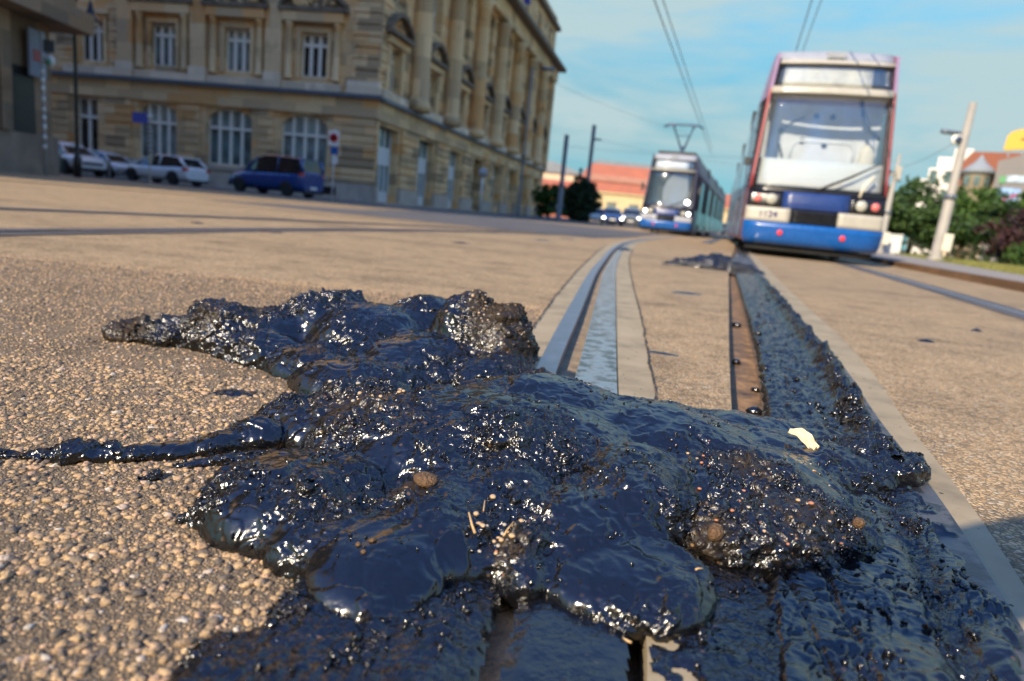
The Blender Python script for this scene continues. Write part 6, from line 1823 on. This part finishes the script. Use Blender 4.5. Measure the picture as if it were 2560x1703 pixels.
# ------------------------------------------------------------------ trees
def leaf_mat(name, dark, mid, light):
    m_, n_, p, l_ = new_mat(name)
    a = nnode(n_, 'ShaderNodeAttribute', attribute_name='tone')
    r_ = ramp(n_, [(0.0, dark), (0.5, mid), (1.0, light)]); l_(a.outputs['Fac'], r_.inputs[0]); l_(r_.outputs[0], p.inputs['Base Color'])
    p.inputs['Roughness'].default_value = 0.55; p.inputs['Specular IOR Level'].default_value = 0.3
    p.inputs['Transmission Weight'].default_value = 0.0
    return m_
M['leaf_green'] = leaf_mat('leaf_green', (0.016, 0.038, 0.009), (0.034, 0.072, 0.016), (0.066, 0.11, 0.026))
M['leaf_bright'] = leaf_mat('leaf_bright', (0.022, 0.056, 0.009), (0.045, 0.10, 0.016), (0.085, 0.15, 0.026))
M['leaf_dark'] = leaf_mat('leaf_dark', (0.010, 0.024, 0.010), (0.020, 0.042, 0.016), (0.038, 0.065, 0.024))
M['leaf_red'] = leaf_mat('leaf_red', (0.016, 0.008, 0.010), (0.035, 0.016, 0.018), (0.070, 0.032, 0.028))


def tree(label, loc, hgt, crown, mat, n, leaf=0.11, seed=0, name='tree', group=None, trunk_r=0.14, trunk_h=None):
    """crown: list of ellipsoids (x, y, z, rx, ry, rz) that the leaf clumps fill"""
    rg = np.random.default_rng(seed)
    t = empty(name, loc, 0, label, 'tree' if name != 'hedge' else 'hedge', group)
    th = trunk_h or hgt * 0.6
    mb = MB(); mb.tube([(0, 0, -0.05), (0.03, 0, th * 0.35), (-0.04, 0.03, th * 0.7), (0.02, 0, th)], [trunk_r * 1.3, trunk_r, trunk_r * 0.8, trunk_r * 0.45], 10)
    for k, (x, y, z, rx, ry, rz) in enumerate(crown):
        z0 = th * (0.45 + 0.5 * rg.random())
        mb.tube([(0, 0, z0), (x * 0.5, y * 0.5, (z0 + z) / 2 + 0.1), (x * 0.9, y * 0.9, z)], [trunk_r * 0.45, trunk_r * 0.3, trunk_r * 0.12], 6)
    mb.build('trunk', M['bark'], t)
    vol = np.array([c_[3] * c_[4] * c_[5] for c_ in crown]) ** 0.75; pr = vol / vol.sum()
    # clumps sit mostly near the outside of each ellipsoid
    nc = max(30, n // 42)
    ci = rg.choice(len(crown), nc, p=pr); cr_ = np.array(crown)[ci]
    d = rg.normal(0, 1, (nc, 3)); d /= np.linalg.norm(d, axis=1)[:, None]
    rad = rg.uniform(0.45, 1.06, nc) ** 0.6
    cc = cr_[:, :3] + d * cr_[:, 3:] * rad[:, None]
    ctone = np.clip(rg.normal(0.5, 0.22, nc), 0, 1)
    csz = cr_[:, 3:].mean(1) * rg.uniform(0.16, 0.34, nc)
    li = rg.integers(0, nc, n)
    p = cc[li] + rg.normal(0, 0.55, (n, 3)) * csz[li][:, None] * [1, 1, 0.75]
    ax = rg.normal(0, 1, (n, 3)); ax[:, 2] += 0.6; ax /= np.linalg.norm(ax, axis=1)[:, None]
    u_ = np.cross(ax, rg.normal(0, 1, (n, 3))); u_ /= np.linalg.norm(u_, axis=1)[:, None]; w_ = np.cross(ax, u_)
    s_ = leaf * rg.uniform(0.6, 1.4, n)
    V = np.stack([p - u_ * s_[:, None], p - w_ * (s_ * 0.5)[:, None] + ax * (0.15 * s_)[:, None], p + u_ * s_[:, None], p + w_ * (s_ * 0.5)[:, None] + ax * (0.15 * s_)[:, None]], 1)
    tone = np.repeat(np.clip(ctone[li] + rg.normal(0, 0.14, n), 0, 1), 4)
    np_mesh('crown', V.reshape(-1, 3), np.arange(n * 4).reshape(-1, 4), M[mat], t, smooth=False, attrs={'tone': tone})
    return t


def crown_round(h0, h1, r_, seed, k=7):
    rr = random.Random(seed); out = [(0, 0, (h0 + h1) / 2, r_ * 0.75, r_ * 0.75, (h1 - h0) / 2 * 0.85)]
    for i in range(k):
        a = rr.uniform(0, 6.28); q = rr.uniform(0.35, 0.72) * r_
        z = rr.uniform(h0 + 0.15 * (h1 - h0), h1 - 0.2 * (h1 - h0))
        out.append((q * math.cos(a), q * math.sin(a), z, r_ * rr.uniform(0.35, 0.55), r_ * rr.uniform(0.35, 0.55), (h1 - h0) * rr.uniform(0.16, 0.27)))
    return out


# dark conifer and its bright neighbour beside the stone building
tree('dark conical tree standing left of the far tram', (5.05, 65.0, 0), 4.6, [(0, 0, 0.9, 1.2, 1.2, 0.9), (0.25, 0, 1.9, 1.55, 1.3, 1.0), (-0.4, 0, 2.5, 1.15, 1.0, 0.9), (0.4, 0, 2.9, 1.0, 0.9, 0.8), (-0.25, 0, 3.6, 0.7, 0.7, 0.7), (-0.15, 0, 4.25, 0.28, 0.28, 0.5)], 'leaf_dark', 11000, 0.14, 3)
tree('bright green tree at the far end of the stone building', (2.6, 76.0, 0), 3.9, crown_round(0.2, 3.9, 2.0, 5, 10), 'leaf_bright', 9000, 0.17, 4)
# trees of the park on the right
GP = 'park trees along the verge on the right'
specs = [  # x, y, h0, h1, r, kind
    (24.2, 47, 0.4, 4.0, 2.4, 'leaf_green', 'green park tree directly behind the near tram edge'),
    (27.2, 49, 0.5, 5.4, 3.1, 'leaf_green', 'tallest park tree, between the two right masts'),
    (29.5, 47, 0.4, 4.9, 2.6, 'leaf_bright', 'brighter park tree just behind the thick mast'),
    (24.6, 41, 0.2, 2.8, 2.0, 'leaf_green', 'low park tree in front of the tallest one, left of the thick mast'),
    (28.6, 41, 0.2, 3.8, 2.3, 'leaf_green', 'park tree right of the thick mast under the beige building'),
    (30.8, 42, 0.3, 4.3, 2.4, 'leaf_bright', 'bright park tree below the grey building with billboards'),
    (32.6, 43, 0.3, 4.6, 2.4, 'leaf_green', 'rightmost tall green park tree at the frame edge'),
    (25.2, 35, 0.0, 1.9, 1.6, 'leaf_bright', 'low bright bush-like tree left of the dark red one'),
]
for k, (x, y, h0, h1, r_, mt, lb_) in enumerate(specs):
    tree(lb_, (x, y, 0.08), h1, crown_round(h0 + 0.3, h1, r_, 30 + k), mt, 7500, 0.15, 60 + k, group=GP)
tree('dark red leaved tree at the right frame edge', (22.6, 31.5, 0.08), 2.9, crown_round(0.25, 2.75, 1.75, 77, 9), 'leaf_red', 9000, 0.10, 91)
tree('small bright green bush below the dark red tree', (20.8, 28.5, 0.08), 1.2, crown_round(0.0, 1.0, 1.1, 79, 6), 'leaf_bright', 2600, 0.06, 92)
hd = tree('low dark clipped hedge below the park trees', (26.5, 39.5, 0.08), 0.9, [(-4 + k * 0.9, -k * 0.55 + 2, 0.45, 0.7, 0.5, 0.5) for k in range(13)], 'leaf_dark', 7000, 0.07, 95, name='hedge', trunk_r=0.05)

# ------------------------------------------------------------------ far buildings
def bricky(name, col, var=0.12): return basic(name, col, 0.8, var=var, scale=0.6)
M['tile_red'] = bricky('tile_red', (0.36, 0.12, 0.075)); M['tile_brown'] = bricky('tile_brown', (0.24, 0.085, 0.05))
M['plaster_yellow'] = bricky('plaster_yellow', (0.66, 0.50, 0.27)); M['plaster_beige'] = bricky('plaster_beige', (0.60, 0.50, 0.35)); M['plaster_white'] = bricky('plaster_white', (0.70, 0.67, 0.62), 0.05)
M['slate'] = bricky('slate', (0.22, 0.25, 0.28)); M['facade_grey'] = bricky('facade_grey', (0.20, 0.185, 0.18))


def hall(label, x0, x1, y0, dep, zw, zr, wall, roof, inset=2.2, cap=None, name='building', wins=0, mid=None):
    b_ = empty(name, ((x0 + x1) / 2, y0, 0), 0, label, 'building')
    hw_ = (x1 - x0) / 2
    mb = MB(); mb.bx(-hw_, hw_, 0, dep, 0, zw); mb.build('wall', M[wall], b_)
    mb = MB()
    mb.add([(-hw_ - 0.4, -0.4, zw + 0.003), (hw_ + 0.4, -0.4, zw + 0.003), (hw_ + 0.4, dep, zw + 0.003), (-hw_ - 0.4, dep, zw + 0.003), (-hw_ + inset, inset * 1.4, zr), (hw_ - inset, inset * 1.4, zr), (hw_ - inset, dep - 1, zr), (-hw_ + inset, dep - 1, zr)],
           [(3, 2, 1, 0), (0, 1, 5, 4), (1, 2, 6, 5), (2, 3, 7, 6), (3, 0, 4, 7), (4, 5, 6, 7)])
    rf_ = mb.build('roof', M[roof], b_)
    if mid:     # paler strip of dormers halfway up the roof
        z0_, z1_ = mid
        mb = MB(); yy0 = (z0_ - zw) / (zr - zw) * inset * 1.4 - 0.6
        mb.bx(-hw_ + 2.2, hw_ - 2.2, yy0, yy0 + 2.0, z0_, z1_); mb.build('dormer_band', M['plaster_beige' if False else 'tile_pale'], rf_)
    if cap:
        mb = MB(); mb.bx(-hw_ + inset + 0.8, hw_ - inset - 0.6, inset * 1.4 + 0.5, dep - 2, zr, cap); mb.build('roof_cap', M['slate'], b_)
    mb = MB(); mb.bx(-hw_ - 0.3, hw_ + 0.3, -0.35, 0.2, zw - 0.35, zw); mb.build('cornice', M[wall], b_)
    for k in range(wins):
        x = -hw_ + (k + 0.5) * 2 * hw_ / wins
        mb = MB(); mb.bx(x - hw_ / wins * 0.45, x + hw_ / wins * 0.45, -0.03, 0.05, zw * 0.15, zw * 0.68); w_ = mb.build('window', M['pane'], b_)
        mb = MB()
        for q in (-0.3, 0, 0.3): mb.bx(x + q * hw_ / wins - 0.06, x + q * hw_ / wins + 0.06, -0.06, -0.035, zw * 0.15, zw * 0.68)
        mb.bx(x - hw_ / wins * 0.45, x + hw_ / wins * 0.45, -0.062, -0.034, zw * 0.44, zw * 0.47)
        mb.build('glazing_bar', M['plaster_beige'], w_)
    return b_
M['tile_pale'] = bricky('tile_pale', (0.45, 0.22, 0.16))
hall('yellow station building with long red roof behind the far tram', 11.2, 30.5, 150, 22, 6.4, 12.3, 'plaster_yellow', 'tile_red', 2.6, 13.2, 'station_building', 4, (8.6, 9.9))
hall('grey roofed station hall at the far end of the stone building', 0.5, 12.5, 168, 20, 7.4, 8.8, 'tile_red', 'tile_red', 1.0, None, 'station_hall', 0)
gh = empty('glass_hall', (6, 175, 0), label='pale hall with grey curved roof above the red one, beside the stone building', cat='building')
mb = MB(); mb.bx(-7, 6.5, 0, 20, 0, 10.8); mb.build('wall', M['plaster_beige'], gh)
mb = MB(); mb.prism([(-7.2, 10.803), (7.2, 10.803), (7.2, 11.2), (2, 13.0), (-7.2, 14.6)], -0.4, 20); mb.build('roof', M['slate'], gh)
hall('far red roofed yellow building seen between the two trams', 38.5, 50, 150, 18, 5.4, 8.4, 'plaster_yellow', 'tile_red', 1.2, None, 'building', 3)

# right-hand group
rb = empty('apartment_building', (52.9, 90.6, 0), R(-33), 'white gabled apartment building behind the park trees on the right', 'building')
mb = MB(); mb.prism([(-2.6, 0), (4.4, 0), (4.4, 12.9), (2.6, 12.9), (2.6, 13.5), (0.6, 13.5), (0.6, 12.4), (-1.0, 12.4), (-1.0, 11.0), (-1.8, 11.0), (-1.8, 9.6), (-2.6, 9.6)], 0, 10); mb.build('wall', M['plaster_white'], rb)
for i in range(3):
    for j in range(3):
        mb = MB(); mb.bx(-1.6 + i * 1.6, -0.8 + i * 1.6, -0.04, 0.05, 4.4 + j * 2.4, 5.9 + j * 2.4); mb.build('window', M['pane'], rb)
bb = empty('apartment_building', (54.7, 83.7, 0), R(-33), 'beige building with brown roof and round dormer turret on the right', 'building')
mb = MB(); mb.bx(-4.2, 5.5, 0, 9, 0, 8.6); mb.build('wall', M['plaster_beige'], bb)
mb = MB(); mb.prism([(-4.3, 8.603), (5.6, 8.603), (5.6, 12.6), (-2.6, 12.6), (-4.0, 10.6)], 0.2, 9); mb.build('roof', M['tile_brown'], bb)
mb = MB(); mb.lathe([(1.6, 0.0), (1.6, 9.9), (1.75, 9.95), (1.75, 10.1)], (-1.6, 0.0, 0), 20); tw = mb.build('turret', M['plaster_beige'], bb)
mb = MB(); mb.lathe([(1.95, 10.05), (1.5, 10.6), (0.7, 11.3), (0.25, 11.9), (0, 12.3)], (-1.6, 0.0, 0), 20); mb.build('turret_roof', M['slate'], tw)
for k in range(3):
    a = R(-90 + (k - 1) * 38); mb = MB(); mb.box((-1.6 + 1.6 * math.cos(a), 1.6 * math.sin(a), 9.1), (0.55, 0.1, 1.1), rz=a + R(90)); mb.build('window', M['pane'], tw)
for i in range(5):
    mb = MB(); mb.bx(-3.6 + i * 1.9, -2.8 + i * 1.9, -0.04, 0.05, 5.6, 7.4); mb.build('window', M['pane'], bb)
go_ = empty('office_building', (56.8, 75.44, 0), R(-35), 'grey office building with billboards and a yellow roof sign, cut by the right edge', 'building')
mb = MB(); mb.bx(-6.2, 9, 0, 12, 0, 11.0); mb.prism([(-6.2, 11.0), (9, 11.0), (9, 13.4), (-4.5, 11.6)], 0.2, 11.8)
mb.build('wall', M['facade_grey'], go_)
mb = MB()
for k in range(9): mb.bx(-6.2, 9, -0.03, 0.0, 3.0 + k * 0.9, 3.05 + k * 0.9)
mb.build('facade_joint', M['slate'], go_)
mb = MB(); mb.bx(-5.85, -3.6, -0.12, -0.04, 6.5, 8.1)
bl_ = mb.build('billboard', basic('board_blue', (0.22, 0.36, 0.62), 0.4, var=0.5, scale=0.8), go_)
mb = MB(); mb.prism([(-5.2, 6.9), (-4.2, 7.5), (-3.7, 7.6), (-3.7, 7.25), (-4.3, 7.1), (-5.0, 6.6)], -0.15, -0.123); mb.build('picture_shape', basic('board_pink', (0.62, 0.16, 0.33), 0.4, var=0.3, scale=1), bl_)
mb = MB(); mb.bx(-5.1, -3.4, -0.12, -0.04, 8.75, 9.45); mb.build('billboard', basic('board_pale', (0.42, 0.52, 0.62), 0.4, var=0.35, scale=1.5), go_)
mb = MB(); mb.bx(-5.75, -5.15, -0.11, -0.04, 8.6, 9.35); mb.build('billboard', basic('board_green', (0.10, 0.30, 0.13), 0.4), go_)
ys_ = empty('roof_sign', (53.8, 78.2, 11.8), R(-33), 'big yellow sign standing on the roof of the grey office building', 'sign')
mb = MB()
mb.prism([(-1.95, 0.45), (-1.85, 1.9), (-1.55, 2.35), (-1.0, 2.6), (3.5, 3.4), (3.5, 0.9), (-1.7, 0.40)], 0, 0.5); mb.build('panel', basic('sign_yellow', (0.60, 0.36, 0.035), 0.5, var=0.15), ys_)
mb = MB()
for x in (-1.5, -0.2, 1.2): mb.bx(x, x + 0.15, 0.1, 0.3, -0.3, 0.6)
mb.build('support', M['slate'], ys_)
mb = MB(); mb.bx(-0.55, 0.0, -0.05, -0.003, 1.5, 1.68); mb.bx(0.15, 0.65, -0.05, -0.003, 1.55, 1.72); mb.bx(0.8, 1.6, -0.05, -0.003, 1.6, 1.78); mb.build('lettering', M['cab_dark'], ys_)

# far pedestrian beside the grey mast
def person(loc, label, rz=0):
    V = [(0, 0, 0.95), (0, 0, 1.2), (0, 0, 1.42), (0, 0, 1.55), (0, 0.02, 1.66), (0.10, 0, 0.90), (0.12, 0.10, 0.50), (0.12, 0.05, 0.06), (0.12, 0.18, 0.03), (-0.10, 0, 0.90), (-0.11, -0.04, 0.50), (-0.11, -0.16, 0.08), (-0.11, -0.04, 0.03),
         (0.19, 0, 1.40), (0.25, -0.03, 1.12), (0.25, 0.08, 0.88), (-0.19, 0, 1.40), (-0.25, 0.04, 1.12), (-0.24, 0.14, 0.90)]
    E_ = [(0, 1), (1, 2), (2, 3), (3, 4), (0, 5), (5, 6), (6, 7), (7, 8), (0, 9), (9, 10), (10, 11), (11, 12), (2, 13), (13, 14), (14, 15), (2, 16), (16, 17), (17, 18)]
    Rr = [0.15, 0.14, 0.16, 0.06, 0.11, 0.10, 0.075, 0.05, 0.045, 0.10, 0.075, 0.05, 0.045, 0.07, 0.05, 0.035, 0.07, 0.05, 0.035]
    me = bpy.data.meshes.new('person'); me.from_pydata(V, E_, []); me.update()
    o = bpy.data.objects.new('person', me); COL.objects.link(o)
    sk_ = o.modifiers.new('skin', 'SKIN')
    for v_, r_ in zip(me.skin_vertices[0].data, Rr): v_.radius = (r_, r_ * 0.85)
    me.skin_vertices[0].data[0].use_root = True
    ss = o.modifiers.new('sub', 'SUBSURF'); ss.levels = 2; ss.render_levels = 2
    m_, n_, p, l_ = new_mat('clothes')
    t_ = nnode(n_, 'ShaderNodeTexCoord'); s_ = nnode(n_, 'ShaderNodeSeparateXYZ'); l_(t_.outputs['Object'], s_.inputs[0])
    d_ = nnode(n_, 'ShaderNodeMath', operation='DIVIDE'); d_.inputs[1].default_value = 1.8; l_(s_.outputs['Z'], d_.inputs[0])
    r_ = ramp(n_, [(0.0, (0.03, 0.03, 0.04)), (0.53, (0.62, 0.60, 0.60)), (0.83, (0.45, 0.28, 0.20)), (0.97, (0.10, 0.06, 0.04))]); r_.color_ramp.interpolation = 'CONSTANT'
    l_(d_.outputs[0], r_.inputs[0]); l_(r_.outputs[0], p.inputs['Base Color']); p.inputs['Roughness'].default_value = 0.8
    me.materials.append(m_)
    o.location = loc; o.rotation_euler = (0, 0, rz)
    return tag(o, label, 'person')
person((3.15, 68, 0), 'far pedestrian in a white top and dark trousers beside the grey mast', R(60))

# unseen houses added behind the camera for dark reflections in tar and glass
for k, (x0, w_, h_, col) in enumerate(((-46, 26, 16.5, 'plaster_beige'), (-19.5, 22, 18.5, 'facade_grey'), (3.0, 24, 16.0, 'plaster_white'), (27.5, 26, 18.0, 'plaster_yellow'))):
    hb = empty('added_house', (x0 + w_ / 2, -30, 0), 0, ('beige', 'grey', 'white', 'yellow')[k] + ' town house added behind the view for dark reflections in the tar and glass', 'building')
    mb = MB(); mb.bx(-w_ / 2, w_ / 2, -12, 0, 0, h_); mb.build('wall', M[col], hb)
    mb = MB(); mb.prism([(-w_ / 2, h_ + 0.003), (w_ / 2, h_ + 0.003), (w_ / 2 - 3, h_ + 2.5), (-w_ / 2 + 3, h_ + 2.5)], -12, 0.4); mb.build('roof', M['tile_brown'], hb)
    for i in range(7):
        for j in range(4):
            mb = MB(); x = -w_ / 2 + (i + 0.5) * w_ / 7; mb.bx(x - 0.7, x + 0.7, -0.1, 0.04, 2 + j * 3.6, 4.1 + j * 3.6); mb.build('window', M['pane_dark'], hb)

# ------------------------------------------------------------------ the crouching photographer behind the camera, whose shadow lies on the paving at the right
def crouching_person(loc):
    J = {'pelvis': (0, -0.30, 0.50), 'belly': (0, -0.24, 0.66), 'chest': (0, -0.14, 0.90), 'collar': (0, -0.06, 1.03), 'neck': (0, -0.02, 1.10), 'head': (0, 0.03, 1.19), 'crown': (0, 0.035, 1.28)}
    rad = {'pelvis': 0.155, 'belly': 0.14, 'chest': 0.165, 'collar': 0.10, 'neck': 0.055, 'head': 0.088, 'crown': 0.075}
    E_ = [('pelvis', 'belly'), ('belly', 'chest'), ('chest', 'collar'), ('collar', 'neck'), ('neck', 'head'), ('head', 'crown')]
    zone = {('pelvis', 'belly'): 1, ('belly', 'chest'): 0, ('chest', 'collar'): 0, ('collar', 'neck'): 2, ('neck', 'head'): 2, ('head', 'crown'): 3}
    def chain(names, pts, rs, root, z_):
        prev = root
        for n_, p_, r_ in zip(names, pts, rs):
            J[n_] = p_; rad[n_] = r_; E_.append((prev, n_)); zone[(prev, n_)] = z_; prev = n_
    for s_, q in ((1, 'r'), (-1, 'l')):
        chain([q + 'hip', q + 'knee', q + 'shin', q + 'ankle'], [(s_ * 0.12, -0.28, 0.47), (s_ * 0.21, 0.08, 0.50), (s_ * 0.19, -0.06, 0.28), (s_ * 0.17, -0.20, 0.09)], [0.11, 0.075, 0.062, 0.045], 'pelvis', 1)
        chain([q + 'heel', q + 'ball', q + 'toe'], [(s_ * 0.17, -0.18, 0.05), (s_ * 0.18, -0.04, 0.045), (s_ * 0.19, 0.05, 0.035)], [0.045, 0.048, 0.035], q + 'ankle', 4)
        chain([q + 'shoulder', q + 'elbow', q + 'wrist'], [(s_ * 0.19, -0.10, 1.00), (s_ * 0.29, 0.06, 0.72), (s_ * 0.12, 0.22, 0.40)], [0.075, 0.052, 0.032], 'collar', 0)
        chain([q + 'palm'], [(s_ * 0.085, 0.265, 0.355)], [0.034], q + 'wrist', 2)
        for f_, (dx, dy, dz, l_) in enumerate(((0.0, 0.045, 0.030, 1.0), (-0.012, 0.052, 0.010, 1.08), (-0.012, 0.050, -0.010, 1.0), (-0.006, 0.042, -0.028, 0.85))):
            chain([q + 'f%d' % f_, q + 'g%d' % f_], [(s_ * (0.085 + dx * 0.5), 0.265 + dy * l_, 0.355 + dz), (s_ * (0.050 + dx), 0.285 + dy * l_, 0.352 + dz)], [0.0095, 0.008], q + 'palm', 2)
        chain([q + 'thumb', q + 'thumbtip'], [(s_ * 0.060, 0.250, 0.385), (s_ * 0.035, 0.262, 0.392)], [0.011, 0.009], q + 'palm', 2)
    names = list(J); ix = {n_: i for i, n_ in enumerate(names)}
    me = bpy.data.meshes.new('person'); me.from_pydata([J[n_] for n_ in names], [(ix[a], ix[b]) for a, b in E_], []); me.update()
    o = bpy.data.objects.new('person_cage', me); COL.objects.link(o)
    o.modifiers.new('skin', 'SKIN')
    for v_, n_ in zip(me.skin_vertices[0].data, names): v_.radius = (rad[n_] * (1.25 if n_ in ('pelvis', 'belly', 'chest') else 1.0), rad[n_] * (0.85 if n_ in ('pelvis', 'belly', 'chest') else 1.0))
    me.skin_vertices[0].data[ix['pelvis']].use_root = True
    ss = o.modifiers.new('sub', 'SUBSURF'); ss.levels = 2; ss.render_levels = 2
    dg = bpy.context.evaluated_depsgraph_get(); dg.update()
    fm = bpy.data.meshes.new_from_object(o.evaluated_get(dg))
    bpy.data.objects.remove(o)
    for mt_ in (basic('jacket_dark', (0.02, 0.022, 0.028), 0.8), basic('trousers_dark', (0.018, 0.02, 0.03), 0.85), basic('skin', (0.46, 0.27, 0.19), 0.55), basic('hair_brown', (0.045, 0.028, 0.018), 0.7), basic('shoes_black', (0.015, 0.015, 0.015), 0.5)):
        fm.materials.append(mt_)
    seg = [(np.array(J[a]), np.array(J[b]), zone[(a, b)], rad[a], rad[b]) for a, b in E_]
    for p_ in fm.polygons:
        c_ = np.array(p_.center); best, bz = 9, 0
        for a, b, z_, ra, rb_ in seg:
            d_ = b - a; t_ = np.clip(np.dot(c_ - a, d_) / np.dot(d_, d_), 0, 1)
            e_ = np.linalg.norm(c_ - a - d_ * t_) - (ra + (rb_ - ra) * t_)
            if e_ < best: best, bz = e_, z_
        if bz in (2, 3) and c_[2] > 1.12: bz = 3 if (c_[2] > 1.235 or c_[1] < 0.0) else 2
        p_.material_index = bz; p_.use_smooth = True
    po = bpy.data.objects.new('person', fm); COL.objects.link(po); po.location = loc
    tag(po, 'crouching photographer in dark clothes whose shadow falls on the paving at the right', 'person')
    # simple face and ears
    fc = MB(); V0, F0 = ico(2)
    for (x, y, z, rx, ry, rz) in ((0, 0.125, 1.175, 0.014, 0.022, 0.022), (0.09, 0.02, 1.185, 0.012, 0.022, 0.032), (-0.09, 0.02, 1.185, 0.012, 0.022, 0.032), (0.0, 0.105, 1.135, 0.026, 0.012, 0.008)):
        fc.add(V0 * [rx, ry, rz] + [x, y, z], [tuple(f_) for f_ in F0], True)
    fo = fc.build('face', fm.materials[2], po)
    ey = MB()
    for x in (-0.034, 0.034): ey.add(V0 * 0.012 + [x, 0.112, 1.20], [tuple(f_) for f_ in F0], True)
    ey.build('eye', M['black_gloss'], po)
    return po
crouching_person((-0.09, -0.36, 0.0))
pcam = empty('photo_camera', (0, 0, 0), label='black camera held low by the crouching photographer', cat='camera')
pcam.matrix_world = cam.matrix_world
mb = MB(); mb.box((0, -0.005, 0.125), (0.14, 0.10, 0.06)); mb.box((0, 0.055, 0.125), (0.06, 0.03, 0.055), taper=0.8); mb.build('body', M['black_paint'], pcam, bevel=0.008)
mb = MB(); mb.lathe([(0.030, 0.095), (0.040, 0.09), (0.041, 0.03), (0.036, 0.026), (0.030, 0.03), (0.0, 0.04)], (0, 0, 0), 24); mb.build('lens', M['black_gloss'], pcam)
